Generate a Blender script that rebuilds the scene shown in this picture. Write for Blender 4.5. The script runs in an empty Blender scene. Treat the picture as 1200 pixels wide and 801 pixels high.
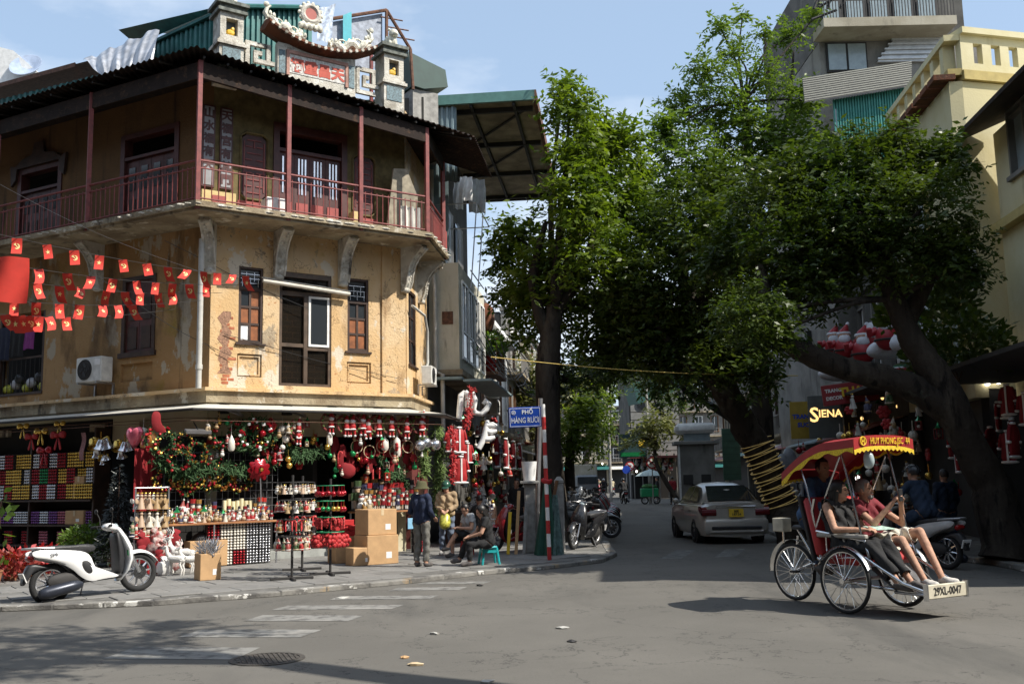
import bpy, bmesh, math, random
import numpy as np
from mathutils import Matrix, Vector, Euler
random.seed(7); np.random.seed(7)
SC = bpy.context.scene
COL = SC.collection
R_ = math.radians
# ---------------------------------------------------------------- camera
CAM_H = 1.65; FPX = 1166.67
PITCH = math.atan((563.0 - 400.5) / FPX); ROLL = R_(1.2)
cam = bpy.data.cameras.new('camera'); camo = bpy.data.objects.new('camera', cam); COL.objects.link(camo)
cam.lens = 35.0; cam.sensor_width = 36.0; cam.clip_end = 3000; cam.clip_start = 0.05
CAMROT = Matrix.Rotation(math.pi / 2 + PITCH, 4, 'X') @ Matrix.Rotation(-ROLL, 4, 'Z')
camo.matrix_world = Matrix.Translation((0, 0, CAM_H)) @ CAMROT
SC.camera = camo
# ---------------------------------------------------------------- sky, sun, exposure
SUN_AZ = R_(-22.0)      # from +X towards -Y: the sun stands to the right and a little behind the viewer
SUN_EL = R_(47.0)
SUN_DIR = Vector((math.cos(SUN_AZ) * math.cos(SUN_EL), math.sin(SUN_AZ) * math.cos(SUN_EL), math.sin(SUN_EL)))
w = bpy.data.worlds.new('World'); SC.world = w; w.use_nodes = True
nt = w.node_tree; nt.nodes.clear()
out = nt.nodes.new('ShaderNodeOutputWorld'); bg = nt.nodes.new('ShaderNodeBackground')
sky = nt.nodes.new('ShaderNodeTexSky'); sky.sky_type = 'NISHITA'; sky.sun_disc = False
sky.sun_elevation = SUN_EL; sky.sun_rotation = math.pi / 2 - SUN_AZ
sky.air_density = 1.0; sky.dust_density = 1.4; sky.ozone_density = 1.2
tc = nt.nodes.new('ShaderNodeTexCoord')
mp = nt.nodes.new('ShaderNodeMapping'); mp.inputs['Scale'].default_value = (1.0, 1.0, 2.6); mp.inputs['Location'].default_value = (1.9, .7, .35)
nz = nt.nodes.new('ShaderNodeTexNoise'); nz.inputs['Scale'].default_value = 2.1; nz.inputs['Detail'].default_value = 7; nz.inputs['Roughness'].default_value = .55
cr = nt.nodes.new('ShaderNodeValToRGB'); cr.color_ramp.elements[0].position = .46; cr.color_ramp.elements[1].position = .74
mx = nt.nodes.new('ShaderNodeMix'); mx.data_type = 'RGBA'
mx.inputs[7].default_value = (8.0, 8.3, 8.7, 1)      # sunlit cloud, in the sky texture's own units
L = nt.links.new
L(tc.outputs['Generated'], mp.inputs['Vector']); L(mp.outputs['Vector'], nz.inputs['Vector'])
hz = nt.nodes.new('ShaderNodeMix'); hz.data_type = 'RGBA'; hz.inputs[0].default_value = .45; hz.inputs[7].default_value = (4.6, 6.1, 8.0, 1)   # thin even haze over the whole sky
L(sky.outputs['Color'], hz.inputs[6]); L(nz.outputs['Fac'], cr.inputs['Fac']); L(cr.outputs['Color'], mx.inputs[0]); L(hz.outputs[2], mx.inputs[6])
L(mx.outputs[2], bg.inputs['Color']); bg.inputs['Strength'].default_value = 0.105
L(bg.outputs['Background'], out.inputs['Surface'])
sl = bpy.data.lights.new('sun', 'SUN'); sl.energy = 4.5; sl.angle = R_(0.53); sl.color = (1.0, .945, .85)
so = bpy.data.objects.new('sun', sl); COL.objects.link(so)
so.rotation_euler = SUN_DIR.to_track_quat('Z', 'Y').to_euler(); so.location = (30, -12, 40)
SC.view_settings.view_transform = 'Standard'; SC.view_settings.look = 'None'
SC.view_settings.exposure = 0.55; SC.view_settings.gamma = 1.0
SC.cycles.use_denoising = True; SC.cycles.max_bounces = 5; SC.cycles.diffuse_bounces = 3
SC.cycles.glossy_bounces = 2; SC.cycles.transmission_bounces = 3; SC.cycles.transparent_max_bounces = 6
SC.cycles.caustics_reflective = False; SC.cycles.caustics_refractive = False
SC.cycles.sample_clamp_indirect = 4.0

# ---------------------------------------------------------------- measuring: a pixel of the photograph and a plane give a point
C3 = CAMROT.to_3x3()
def ray(px, py): return C3 @ Vector(((px - 600) / FPX, -(py - 400.5) / FPX, -1.0))
def G(px, py, z=0.0):
    d = ray(px, py); return Vector((0, 0, CAM_H)) + d * ((z - CAM_H) / d.z)
def P(px, py, Y):
    d = ray(px, py); return Vector((0, 0, CAM_H)) + d * (Y / d.y)
def frame(o, xd):
    xd = Vector((xd[0], xd[1], 0)).normalized(); y = Vector((-xd.y, xd.x, 0))
    return Matrix(((xd.x, y.x, 0, o[0]), (xd.y, y.y, 0, o[1]), (0, 0, 1, 0), (0, 0, 0, 1)))
def pick(Fm, px, py, out_=0.0):        # local point on the plane y = -out_ of a facade frame
    d = ray(px, py); o = Vector((0, 0, CAM_H)); n = Fm.to_3x3().col[1]
    t = ((Fm.translation - n * out_ - o).dot(n)) / d.dot(n)
    return Fm.inverted() @ (o + d * t)
FA = frame((-6.45, 21.0), (.826, .5635))                       # corner house, front
FL = frame((-6.45, 21.0), (math.sin(R_(61.5)), -math.cos(R_(61.5))))   # corner house, side on the left street (x < 0)
FS = frame((-2.53, 23.68), (.103, .995))                       # left side of the receding street
FR = frame((10.5, 22.6), (-.103, -.995))                       # right side of the receding street (x grows towards the viewer)
A2L = FA.inverted() @ FL; A2S = FA.inverted() @ FS

# ---------------------------------------------------------------- materials
MATS = {}
def mat(name, col=None, rough=.6, metal=0., var=.12, scale=5., bump=0., bscale=40., emit=0., alpha=1., spec=None, col2=None, stretch=None, coat=0.):
    if name in MATS: return MATS[name]
    m = bpy.data.materials.new(name); m.use_nodes = True; n = m.node_tree; b = n.nodes['Principled BSDF']
    l = n.links.new
    c = tuple(col) + (1,)
    geo = n.nodes.new('ShaderNodeNewGeometry'); src = geo.outputs['Position']
    if stretch:
        mp_ = n.nodes.new('ShaderNodeMapping'); mp_.inputs['Scale'].default_value = stretch; l(src, mp_.inputs['Vector']); src = mp_.outputs['Vector']
    if var > 0 or col2:
        t = n.nodes.new('ShaderNodeTexNoise'); t.inputs['Scale'].default_value = scale; t.inputs['Detail'].default_value = 6; t.inputs['Roughness'].default_value = .6
        l(src, t.inputs['Vector'])
        r = n.nodes.new('ShaderNodeValToRGB'); e = r.color_ramp.elements
        e[0].position = .36; e[1].position = .64
        e[0].color = tuple(max(0, x * (1 - var)) for x in col) + (1,)
        e[1].color = (tuple(col2) + (1,)) if col2 else tuple(min(1, x * (1 + var)) for x in col) + (1,)
        l(t.outputs['Fac'], r.inputs['Fac']); l(r.outputs['Color'], b.inputs['Base Color'])
    else: b.inputs['Base Color'].default_value = c
    b.inputs['Roughness'].default_value = rough; b.inputs['Metallic'].default_value = metal
    if spec is not None: b.inputs['Specular IOR Level'].default_value = spec
    if coat: b.inputs['Coat Weight'].default_value = coat; b.inputs['Coat Roughness'].default_value = .08
    if emit: b.inputs['Emission Color'].default_value = c; b.inputs['Emission Strength'].default_value = emit
    if alpha < 1: b.inputs['Alpha'].default_value = alpha
    if bump:
        t2 = n.nodes.new('ShaderNodeTexNoise'); t2.inputs['Scale'].default_value = bscale; t2.inputs['Detail'].default_value = 5; l(geo.outputs['Position'], t2.inputs['Vector'])
        bp = n.nodes.new('ShaderNodeBump'); bp.inputs['Strength'].default_value = bump; bp.inputs['Distance'].default_value = .02
        l(t2.outputs['Fac'], bp.inputs['Height']); l(bp.outputs['Normal'], b.inputs['Normal'])
    MATS[name] = m; return m
def layers(name, base, lay, rough=.85, bump=.3, bscale=30.):
    """plaster and the like: base colour plus (colour, scale, stretch, low, high) layers of stains, peeled paint and dirt with shapes of their own"""
    m = bpy.data.materials.new(name); m.use_nodes = True; n = m.node_tree; b = n.nodes['Principled BSDF']; l = n.links.new
    geo = n.nodes.new('ShaderNodeNewGeometry'); cur = None
    for i, (c, s, st, lo, hi) in enumerate(lay):
        mp_ = n.nodes.new('ShaderNodeMapping'); mp_.inputs['Scale'].default_value = st; mp_.inputs['Location'].default_value = (i * 3.7, i * 1.9, i * 5.3)
        l(geo.outputs['Position'], mp_.inputs['Vector'])
        t = n.nodes.new('ShaderNodeTexNoise'); t.inputs['Scale'].default_value = s; t.inputs['Detail'].default_value = 8; t.inputs['Roughness'].default_value = .62
        l(mp_.outputs['Vector'], t.inputs['Vector'])
        r = n.nodes.new('ShaderNodeMapRange'); r.inputs['From Min'].default_value = lo; r.inputs['From Max'].default_value = hi; val = t.outputs['Fac']
        if lo > hi:      # thin lines (cracks) where the noise crosses its middle
            for op, k in (('SUBTRACT', .5), ('ABSOLUTE', 0)):
                q = n.nodes.new('ShaderNodeMath'); q.operation = op; q.inputs[1].default_value = k; l(val, q.inputs[0]); val = q.outputs[0]
        l(val, r.inputs['Value'])
        x = n.nodes.new('ShaderNodeMix'); x.data_type = 'RGBA'; l(r.outputs['Result'], x.inputs[0]); x.inputs[7].default_value = tuple(c) + (1,)
        if cur is None: x.inputs[6].default_value = tuple(base) + (1,)
        else: l(cur, x.inputs[6])
        cur = x.outputs[2]
    l(cur, b.inputs['Base Color']); b.inputs['Roughness'].default_value = rough; b.inputs['Specular IOR Level'].default_value = .25
    if bump:
        t2 = n.nodes.new('ShaderNodeTexNoise'); t2.inputs['Scale'].default_value = bscale; t2.inputs['Detail'].default_value = 6; l(geo.outputs['Position'], t2.inputs['Vector'])
        bp = n.nodes.new('ShaderNodeBump'); bp.inputs['Strength'].default_value = bump; bp.inputs['Distance'].default_value = .03
        l(t2.outputs['Fac'], bp.inputs['Height']); l(bp.outputs['Normal'], b.inputs['Normal'])
    MATS[name] = m; return m
def leafmat(name, c0, c1, trans=.35):
    m = bpy.data.materials.new(name); m.use_nodes = True; n = m.node_tree; n.nodes.clear(); l = n.links.new
    o = n.nodes.new('ShaderNodeOutputMaterial'); geo = n.nodes.new('ShaderNodeNewGeometry')
    r = n.nodes.new('ShaderNodeValToRGB'); r.color_ramp.elements[0].color = tuple(c0) + (1,); r.color_ramp.elements[1].color = tuple(c1) + (1,)
    e = r.color_ramp.elements.new(.85); e.color = tuple(c1[i] * .8 + c0[i] * .2 for i in range(3)) + (1,)
    tn = n.nodes.new('ShaderNodeTexNoise'); tn.inputs['Scale'].default_value = .9; tn.inputs['Detail'].default_value = 3; l(geo.outputs['Position'], tn.inputs['Vector'])
    mr = n.nodes.new('ShaderNodeMapRange'); mr.inputs['From Min'].default_value = .35; mr.inputs['From Max'].default_value = .65; l(tn.outputs['Fac'], mr.inputs['Value'])
    mf = n.nodes.new('ShaderNodeMix'); mf.inputs[0].default_value = .55; l(geo.outputs['Random Per Island'], mf.inputs[2]); l(mr.outputs['Result'], mf.inputs[3]); l(mf.outputs[0], r.inputs['Fac'])   # young and old leaves grow in clumps
    b = n.nodes.new('ShaderNodeBsdfPrincipled'); b.inputs['Roughness'].default_value = .42; b.inputs['Specular IOR Level'].default_value = .35
    l(r.outputs['Color'], b.inputs['Base Color'])
    tr = n.nodes.new('ShaderNodeBsdfTranslucent'); mu = n.nodes.new('ShaderNodeMix'); mu.data_type = 'RGBA'; mu.blend_type = 'MULTIPLY'; mu.inputs[0].default_value = 1
    mu.inputs[7].default_value = (1.5, 1.6, .5, 1); l(r.outputs['Color'], mu.inputs[6]); l(mu.outputs[2], tr.inputs['Color'])
    ms = n.nodes.new('ShaderNodeMixShader'); ms.inputs[0].default_value = trans; l(b.outputs[0], ms.inputs[1]); l(tr.outputs[0], ms.inputs[2]); l(ms.outputs[0], o.inputs['Surface'])
    MATS[name] = m; return m

# ---------------------------------------------------------------- mesh builder
class MB:
    def __init__(s, M=None): s.v = []; s.f = []; s.mi = []; s.c = 0; s.M = M.copy() if M else Matrix()
    def add(s, vs, fs):
        o = len(s.v); M = s.M
        s.v.extend([tuple(M @ Vector(p)) for p in vs]); s.f.extend([tuple(i + o for i in q) for q in fs]); s.mi.extend([s.c] * len(fs)); return s
    def box(s, x0, x1, y0, y1, z0, z1):
        return s.add([(x0, y0, z0), (x1, y0, z0), (x1, y1, z0), (x0, y1, z0), (x0, y0, z1), (x1, y0, z1), (x1, y1, z1), (x0, y1, z1)],
                     [(3, 2, 1, 0), (4, 5, 6, 7), (0, 1, 5, 4), (1, 2, 6, 5), (2, 3, 7, 6), (3, 0, 4, 7)])
    def cb(s, c, d, rot=None):          # box by centre and size, optional Euler (deg)
        M0 = s.M
        s.M = M0 @ Matrix.Translation(c) @ (Euler([R_(a) for a in rot]).to_matrix().to_4x4() if rot else Matrix())
        s.box(-d[0] / 2, d[0] / 2, -d[1] / 2, d[1] / 2, -d[2] / 2, d[2] / 2); s.M = M0; return s
    def rbox(s, x0, x1, y0, y1, z0, z1, b=.01):   # box with bevelled edges
        X = (x0, x0 + b, x1 - b, x1); Y = (y0, y0 + b, y1 - b, y1); Z = (z0, z0 + b, z1 - b, z1)
        vs = []; idx = {}
        for i in range(2):
            for j in range(2):
                for k in range(2):
                    cx, cy, cz = X[1 + i], Y[1 + j], Z[1 + k]; ox, oy, oz = X[3 * i], Y[3 * j], Z[3 * k]
                    for t, p in enumerate(((ox, cy, cz), (cx, oy, cz), (cx, cy, oz))): idx[i, j, k, t] = len(vs); vs.append(p)
        I = lambda i, j, k, t: idx[i, j, k, t]; fs = []
        for i in range(2):
            q = [I(i, 0, 0, 0), I(i, 1, 0, 0), I(i, 1, 1, 0), I(i, 0, 1, 0)]; fs.append(q if i else q[::-1])
            q = [I(0, i, 0, 1), I(1, i, 0, 1), I(1, i, 1, 1), I(0, i, 1, 1)]; fs.append(q[::-1] if i else q)
            q = [I(0, 0, i, 2), I(1, 0, i, 2), I(1, 1, i, 2), I(0, 1, i, 2)]; fs.append(q if i else q[::-1])
        for a in range(2):
            for c in range(2):
                q = [I(a, c, 0, 0), I(a, c, 1, 0), I(a, c, 1, 1), I(a, c, 0, 1)]; fs.append(q)
                q = [I(a, 0, c, 0), I(a, 1, c, 0), I(a, 1, c, 2), I(a, 0, c, 2)]; fs.append(q)
                q = [I(0, a, c, 1), I(1, a, c, 1), I(1, a, c, 2), I(0, a, c, 2)]; fs.append(q)
        for i in range(2):
            for j in range(2):
                for k in range(2): fs.append([I(i, j, k, 0), I(i, j, k, 1), I(i, j, k, 2)])
        return s.add(vs, [tuple(q) for q in fs])
    def cyl(s, a, b, r0, r1=None, n=10, cap=True):
        r1 = r0 if r1 is None else r1; a = Vector(a); b = Vector(b); d = (b - a)
        if d.length < 1e-6: return s
        q = d.normalized(); u = q.orthogonal().normalized(); w_ = q.cross(u); vs = []
        for p, r in ((a, r0), (b, r1)):
            for i in range(n):
                t = 2 * math.pi * i / n; vs.append(p + (u * math.cos(t) + w_ * math.sin(t)) * r)
        fs = [(i, (i + 1) % n, n + (i + 1) % n, n + i) for i in range(n)]
        if cap: fs += [tuple(range(n - 1, -1, -1)), tuple(range(n, 2 * n))]
        return s.add(vs, fs)
    def tube(s, pts, r, n=8, closed=False, flat=1.0):
        pts = [Vector(p) for p in pts]; N = len(pts)
        rs = r if isinstance(r, (list, tuple)) else [r] * N
        vs = []; prev = None
        for i, p in enumerate(pts):
            if closed: d = pts[(i + 1) % N] - pts[i - 1]
            else: d = pts[min(i + 1, N - 1)] - pts[max(i - 1, 0)]
            d = d.normalized() if d.length > 1e-9 else Vector((0, 0, 1))
            if prev is None: u = d.orthogonal().normalized()
            else:
                u = prev - d * prev.dot(d); u = u.normalized() if u.length > 1e-6 else d.orthogonal().normalized()
            prev = u; w_ = d.cross(u)
            for k in range(n):
                t = 2 * math.pi * k / n; vs.append(p + u * (math.cos(t) * rs[i]) + w_ * (math.sin(t) * rs[i] * flat))
        fs = []
        for i in range(N if closed else N - 1):
            a = i * n; b = ((i + 1) % N) * n
            for k in range(n): fs.append((a + k, a + (k + 1) % n, b + (k + 1) % n, b + k))
        if not closed: fs += [tuple(range(n - 1, -1, -1)), tuple(range((N - 1) * n, N * n))]
        return s.add(vs, fs)
    def ell(s, c, r, nu=12, nv=8, rot=None):
        if not isinstance(r, (list, tuple)): r = (r, r, r)
        M0 = s.M; s.M = M0 @ Matrix.Translation(c) @ (Euler([R_(a) for a in rot]).to_matrix().to_4x4() if rot else Matrix())
        vs = [(0, 0, -r[2])]
        for j in range(1, nv):
            p = math.pi * j / nv - math.pi / 2
            for i in range(nu):
                t = 2 * math.pi * i / nu; vs.append((r[0] * math.cos(p) * math.cos(t), r[1] * math.cos(p) * math.sin(t), r[2] * math.sin(p)))
        vs.append((0, 0, r[2])); fs = [(0, 1 + (i + 1) % nu, 1 + i) for i in range(nu)]
        for j in range(nv - 2):
            a = 1 + j * nu
            for i in range(nu): fs.append((a + i, a + (i + 1) % nu, a + nu + (i + 1) % nu, a + nu + i))
        a = 1 + (nv - 2) * nu; fs += [(a + i, a + (i + 1) % nu, len(vs) - 1) for i in range(nu)]
        s.add(vs, fs); s.M = M0; return s
    def lathe(s, prof, n=12, M=None, cap=True):
        M0 = s.M
        if M: s.M = M0 @ M
        vs = []; fs = []
        for r, z in prof:
            for i in range(n):
                t = 2 * math.pi * i / n; vs.append((r * math.cos(t), r * math.sin(t), z))
        for j in range(len(prof) - 1):
            for i in range(n): fs.append((j * n + i, j * n + (i + 1) % n, (j + 1) * n + (i + 1) % n, (j + 1) * n + i))
        if cap: fs += [tuple(range(n - 1, -1, -1)), tuple(range((len(prof) - 1) * n, len(prof) * n))]
        s.add(vs, fs); s.M = M0; return s
    def torus(s, c, R, r, n=24, m=8, axis='Y'):
        c = Vector(c); pts = []
        for i in range(n):
            t = 2 * math.pi * i / n; a, b = R * math.cos(t), R * math.sin(t)
            pts.append(c + (Vector((a, 0, b)) if axis == 'Y' else Vector((a, b, 0)) if axis == 'Z' else Vector((0, a, b))))
        return s.tube(pts, r, m, closed=True)
    def prism(s, pts, y0, y1):          # outline in local x, z; extruded along y
        n = len(pts); vs = [(x, y0, z) for x, z in pts] + [(x, y1, z) for x, z in pts]
        a = sum(pts[i][0] * pts[(i + 1) % n][1] - pts[(i + 1) % n][0] * pts[i][1] for i in range(n))
        fs = [(i, (i + 1) % n, n + (i + 1) % n, n + i) for i in range(n)] + [tuple(range(n - 1, -1, -1)), tuple(range(n, 2 * n))]
        if (a > 0) == (y1 > y0): fs = [q[::-1] for q in fs]
        return s.add(vs, fs)
    def slab(s, pts, z0, z1):           # outline in local x, y; extruded along z
        n = len(pts); vs = [(p[0], p[1], z0) for p in pts] + [(p[0], p[1], z1) for p in pts]
        a = sum(pts[i][0] * pts[(i + 1) % n][1] - pts[(i + 1) % n][0] * pts[i][1] for i in range(n))
        fs = [(i, (i + 1) % n, n + (i + 1) % n, n + i) for i in range(n)] + [tuple(range(n - 1, -1, -1)), tuple(range(n, 2 * n))]
        if a < 0: fs = [q[::-1] for q in fs]
        return s.add(vs, fs)
    def pillow(s, pts, w, yc=0., lev=4, edge=.35, cen=None, sub=2):
        """soft panel: a closed outline in x, z (smoothed) swollen to half-thickness w on both sides"""
        p = [Vector((x, z)) for x, z in pts]
        for _ in range(sub):
            q = []
            for i in range(len(p)):
                a, b = p[i], p[(i + 1) % len(p)]; q += [a * .75 + b * .25, a * .25 + b * .75]
            p = q
        c = Vector(cen) if cen else sum(p, Vector((0, 0))) / len(p); n = len(p); vs = []; fs = []
        rings = []
        for sd in (1, -1):
            rr = []
            for k in range(lev):
                t = k / lev; h = w * (edge + (1 - edge) * math.sqrt(1 - (1 - t) ** 2)) if k else w * edge
                rr.append(len(vs))
                for q in p: e = c + (q - c) * (1 - t) ** 1; vs.append((e.x, yc + sd * h, e.y))
            vs.append((c.x, yc + sd * w, c.y)); rr.append(len(vs) - 1); rings.append(rr)
        for sd in (0, 1):
            rr = rings[sd]
            for k in range(lev - 1):
                for i in range(n):
                    q = (rr[k] + i, rr[k] + (i + 1) % n, rr[k + 1] + (i + 1) % n, rr[k + 1] + i); fs.append(q if sd else q[::-1])
            for i in range(n):
                q = (rr[lev - 1] + i, rr[lev - 1] + (i + 1) % n, rr[lev]); fs.append(q if sd else q[::-1])
        for i in range(n): fs.append((rings[0][0] + i, rings[0][0] + (i + 1) % n, rings[1][0] + (i + 1) % n, rings[1][0] + i))
        return s.add(vs, fs)
    def grid(s, fn, nu, nv, close_u=False):
        vs = [fn(i / (nu if close_u else nu - 1), j / (nv - 1)) for j in range(nv) for i in range(nu)]; fs = []
        for j in range(nv - 1):
            for i in range(nu if close_u else nu - 1): fs.append((j * nu + i, j * nu + (i + 1) % nu, (j + 1) * nu + (i + 1) % nu, (j + 1) * nu + i))
        return s.add(vs, fs)
    def loft(s, rings, cap=True):
        n = len(rings[0]); vs = [p for r in rings for p in r]; fs = []
        for j in range(len(rings) - 1):
            for i in range(n): fs.append((j * n + i, j * n + (i + 1) % n, (j + 1) * n + (i + 1) % n, (j + 1) * n + i))
        if cap: fs += [tuple(range(n - 1, -1, -1)), tuple(range((len(rings) - 1) * n, len(rings) * n))]
        return s.add(vs, fs)
    def mesh(s, name, mats, smooth=False):
        me = bpy.data.meshes.new(name); me.from_pydata(s.v, [], s.f)
        for m in (mats if isinstance(mats, (list, tuple)) else [mats]): me.materials.append(m)
        if any(s.mi): me.polygons.foreach_set('material_index', s.mi)
        if smooth:
            me.polygons.foreach_set('use_smooth', [True] * len(me.polygons))
            try: me.set_sharp_from_angle(angle=R_(smooth if smooth is not True else 50))
            except Exception: pass
        me.update(); return me
    def build(s, name, mats, parent=None, smooth=False, M=None): return link(name, s.mesh(name, mats, smooth), parent, M)
def link(name, me, parent=None, M=None):
    o = bpy.data.objects.new(name, me); COL.objects.link(o)
    if parent: o.parent = parent
    if M is not None: o.matrix_local = M
    return o
def tag(o, label=None, cat=None, group=None, kind=None):
    if label: o['label'] = label
    if cat: o['category'] = cat
    if group: o['group'] = group
    if kind: o['kind'] = kind
    return o
def thing(name, label, cat, M=None, group=None):
    o = bpy.data.objects.new(name, None); COL.objects.link(o); o.empty_display_size = .2
    if M is not None: o.matrix_world = M
    return tag(o, label, cat, group)
def T(x, y=0, z=0): return Matrix.Translation((x, y, z) if not hasattr(x, '__len__') else x)
def RZ(a): return Matrix.Rotation(R_(a), 4, 'Z')
def RX(a): return Matrix.Rotation(R_(a), 4, 'X')
def RY(a): return Matrix.Rotation(R_(a), 4, 'Y')
def S(a, b=None, c=None): return Matrix.Diagonal((a, a if b is None else b, a if c is None else c, 1))
def copy_tree(o, M=None, parent=None, label=None):
    c = o.copy(); COL.objects.link(c); c.parent = parent
    if M is not None: c.matrix_world = M
    if label: c['label'] = label
    for ch in o.children: copy_tree(ch, None, c)
    return c
def text(s, size, m, parent, M, name='lettering', align='CENTER', ext=.004, sx=1., bold=0.):
    """flat lettering lying in the local x-z plane, facing -y"""
    cu = bpy.data.curves.new(name, 'FONT'); cu.body = s; cu.size = size; cu.align_x = align; cu.align_y = 'CENTER'; cu.extrude = ext; cu.resolution_u = 2
    if bold: cu.offset = bold
    ob = bpy.data.objects.new('tmp', cu); COL.objects.link(ob)
    dg = bpy.context.evaluated_depsgraph_get(); me = bpy.data.meshes.new_from_object(ob.evaluated_get(dg))
    bpy.data.objects.remove(ob); bpy.data.curves.remove(cu)
    me.transform(RX(90) @ S(sx, 1, 1)); me.materials.clear(); me.materials.append(m); me.name = name
    return link(name, me, parent, M)
def wob(p, s=1., seed=0.):
    return (math.sin(p[0] * 3.1 * s + seed) + math.sin(p[1] * 4.3 * s + 1.7 + seed) + math.sin(p[2] * 5.2 * s + .4 + seed)) / 3
# common materials
mat('white_paint', (.78, .77, .74), .5); mat('black', (.015, .015, .016), .5); mat('dark', (.03, .028, .027), .7)
mat('rubber', (.018, .018, .018), .85, bump=.2); mat('chrome', (.72, .72, .72), .18, 1.0, var=.05); mat('steel', (.42, .42, .43), .4, .8)
mat('red', (.40, .018, .02), .6); mat('redcloth', (.22, .008, .012), .85, bump=.2); mat('white', (.8, .79, .77), .7); mat('gold', (.75, .48, .10), .25, .85)
mat('silver', (.7, .7, .72), .22, .9); mat('redball', (.33, .01, .018), .2, .4); mat('greenball', (.02, .25, .08), .25, .4)
mat('pine', (.035, .085, .025), .8, var=.5, scale=30); mat('pinelight', (.11, .17, .04), .8, var=.5, scale=30)
mat('card', (.50, .31, .155), .85, var=.1, bump=.1); mat('tape', (.62, .48, .30), .4)
mat('wood', (.16, .075, .032), .6, var=.35, scale=4, stretch=(1, 1, 9)); mat('darkwood', (.045, .022, .013), .6, var=.35, scale=5)
mat('maroon', (.20, .042, .036), .55, var=.25, scale=9); mat('glass', (.03, .035, .04), .08, spec=.6, var=0); mat('paleglass', (.30, .36, .38), .12, spec=.6, var=.1)
mat('greenmetal', (.028, .135, .125), .5, .1, var=.25, scale=3); mat('rust', (.13, .06, .035), .8, var=.4, scale=12)
mat('concrete', (.30, .29, .27), .9, var=.25, scale=5, bump=.3); mat('yellow', (.75, .50, .03), .6); mat('plasticgreen', (.02, .30, .12), .5)
mat('teal', (.02, .36, .38), .4); mat('blue', (.015, .06, .42), .5); mat('skin', (.47, .27, .185), .7, var=.16, scale=22, bump=.15, spec=.3); mat('skindark', (.34, .18, .11), .7, var=.16, scale=22, bump=.15, spec=.3)
mat('hairblack', (.012, .010, .009), .45, var=.3, scale=60)
layers('bark', (.036, .029, .023), [((.065, .055, .043), 3, (1, 1, .25), .5, .65), ((.012, .010, .009), 6, (1, 1, .2), .54, .64), ((.075, .08, .062), 1.3, (1, 1, 1), .62, .70)], .95, 1., 11)
leafmat('leafbright', (.040, .080, .012), (.19, .245, .034), .40); leafmat('leafdark', (.020, .045, .010), (.095, .125, .023), .30); leafmat('leafpale', (.06, .11, .022), (.16, .22, .05), .40); leafmat('leafdry', (.10, .12, .05), (.22, .21, .09), .3)
# ================================================================ setting: road, pavements, markings
layers('asphalt', (.128, .121, .108), [((.155, .146, .13), .3, (1, 1, 1), .42, .62), ((.098, .094, .086), .45, (1, .22, 1), .55, .66), ((.055, .053, .05), .7, (1, 1, 1), .004, .001), ((.085, .08, .074), 2.2, (1, 1, 1), .66, .74), ((.20, .19, .17), 60, (1, 1, 1), .60, .75), ((.07, .068, .063), 45, (1, 1, 1), .60, .72)], .9, .35, 180)
layers('slabstone', (.215, .21, .20), [((.18, .175, .165), 1.2, (1, 1, 1), .42, .62), ((.28, .27, .255), 7, (1, 1, 1), .56, .72), ((.12, .115, .11), 3, (1, 1, 1), .60, .72)], .8, .2, 60)
layers('slabdark', (.19, .185, .175), [((.12, .118, .11), 1.4, (1, 1, 1), .42, .62), ((.29, .28, .265), 8, (1, 1, 1), .58, .72)], .8, .2, 60)
layers('kerbstone', (.24, .23, .21), [((.10, .095, .09), 2, (1, 1, 1), .45, .62), ((.62, .61, .57), 4, (1, 1, 1), .60, .64), ((.33, .25, .16), 1.5, (1, 1, 1), .60, .68)], .9, .4, 40)
road = MB().add([(-900, -900, 0), (900, -900, 0), (900, 900, 0), (-900, 900, 0)], [(0, 1, 2, 3)]).build('road', MATS['asphalt']); tag(road, kind='structure')
KERB = [(-40.0, 31.9), (-9.6, 15.25), (-8.2, 14.5), (-7.15, 14.15), (-5.15, 14.46), (-3.55, 15.36), (-1.77, 16.83), (-.69, 18.0), (.71, 19.1), (1.7, 20.2), (2.15, 21.8), (2.25, 24.0), (3.1, 38.0), (4.9, 66.0)]
def pavement(name, line, back, zt):
    poly = list(line) + back
    o = MB().slab(poly, -.05, zt - .012).build(name, mat('pavebase', (.13, .125, .115), .9, var=.3, bump=.3)); tag(o, kind='structure')
    pts = [Vector(p) for p in line]; k = 0
    for a, b in zip(pts[:-1], pts[1:]):
        d = b - a; n = max(1, round(d.length / .8)); u = d.normalized(); inw = Vector((-u.y, u.x)) if back[0][1] > 20 and back[0][0] < 0 else Vector((u.y, -u.x))
        if (a + b).length / 2 > 60: continue
        for i in range(n):
            p0 = a + d * (i / n); L_ = d.length / n - .012
            M = Matrix(((u.x, inw.x, 0, p0.x), (u.y, inw.y, 0, p0.y), (0, 0, 1, 0), (0, 0, 0, 1)))
            MB().rbox(0, L_, -.004, .2, 0, zt + .006 - .012 * random.random(), .012).build('kerb_stone', MATS['kerbstone'], o, M=M)
    return o
pave = pavement('pavement', KERB, [(-2, 66), (-40, 60)], .08)
def inside(p, poly):
    c = False; n = len(poly)
    for i in range(n):
        (x0, y0), (x1, y1) = poly[i], poly[i - 1]
        if (y0 > p[1]) != (y1 > p[1]) and p[0] < (x1 - x0) * (p[1] - y0) / (y1 - y0) + x0: c = not c
    return c
kp = [Vector(p) for p in KERB]
def kd(p):
    p = Vector(p[:2]); return min(((a + (b - a) * max(0, min(1, (p - a).dot(b - a) / (b - a).length_squared))) - p).length for a, b in zip(kp[:-1], kp[1:]))
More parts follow.
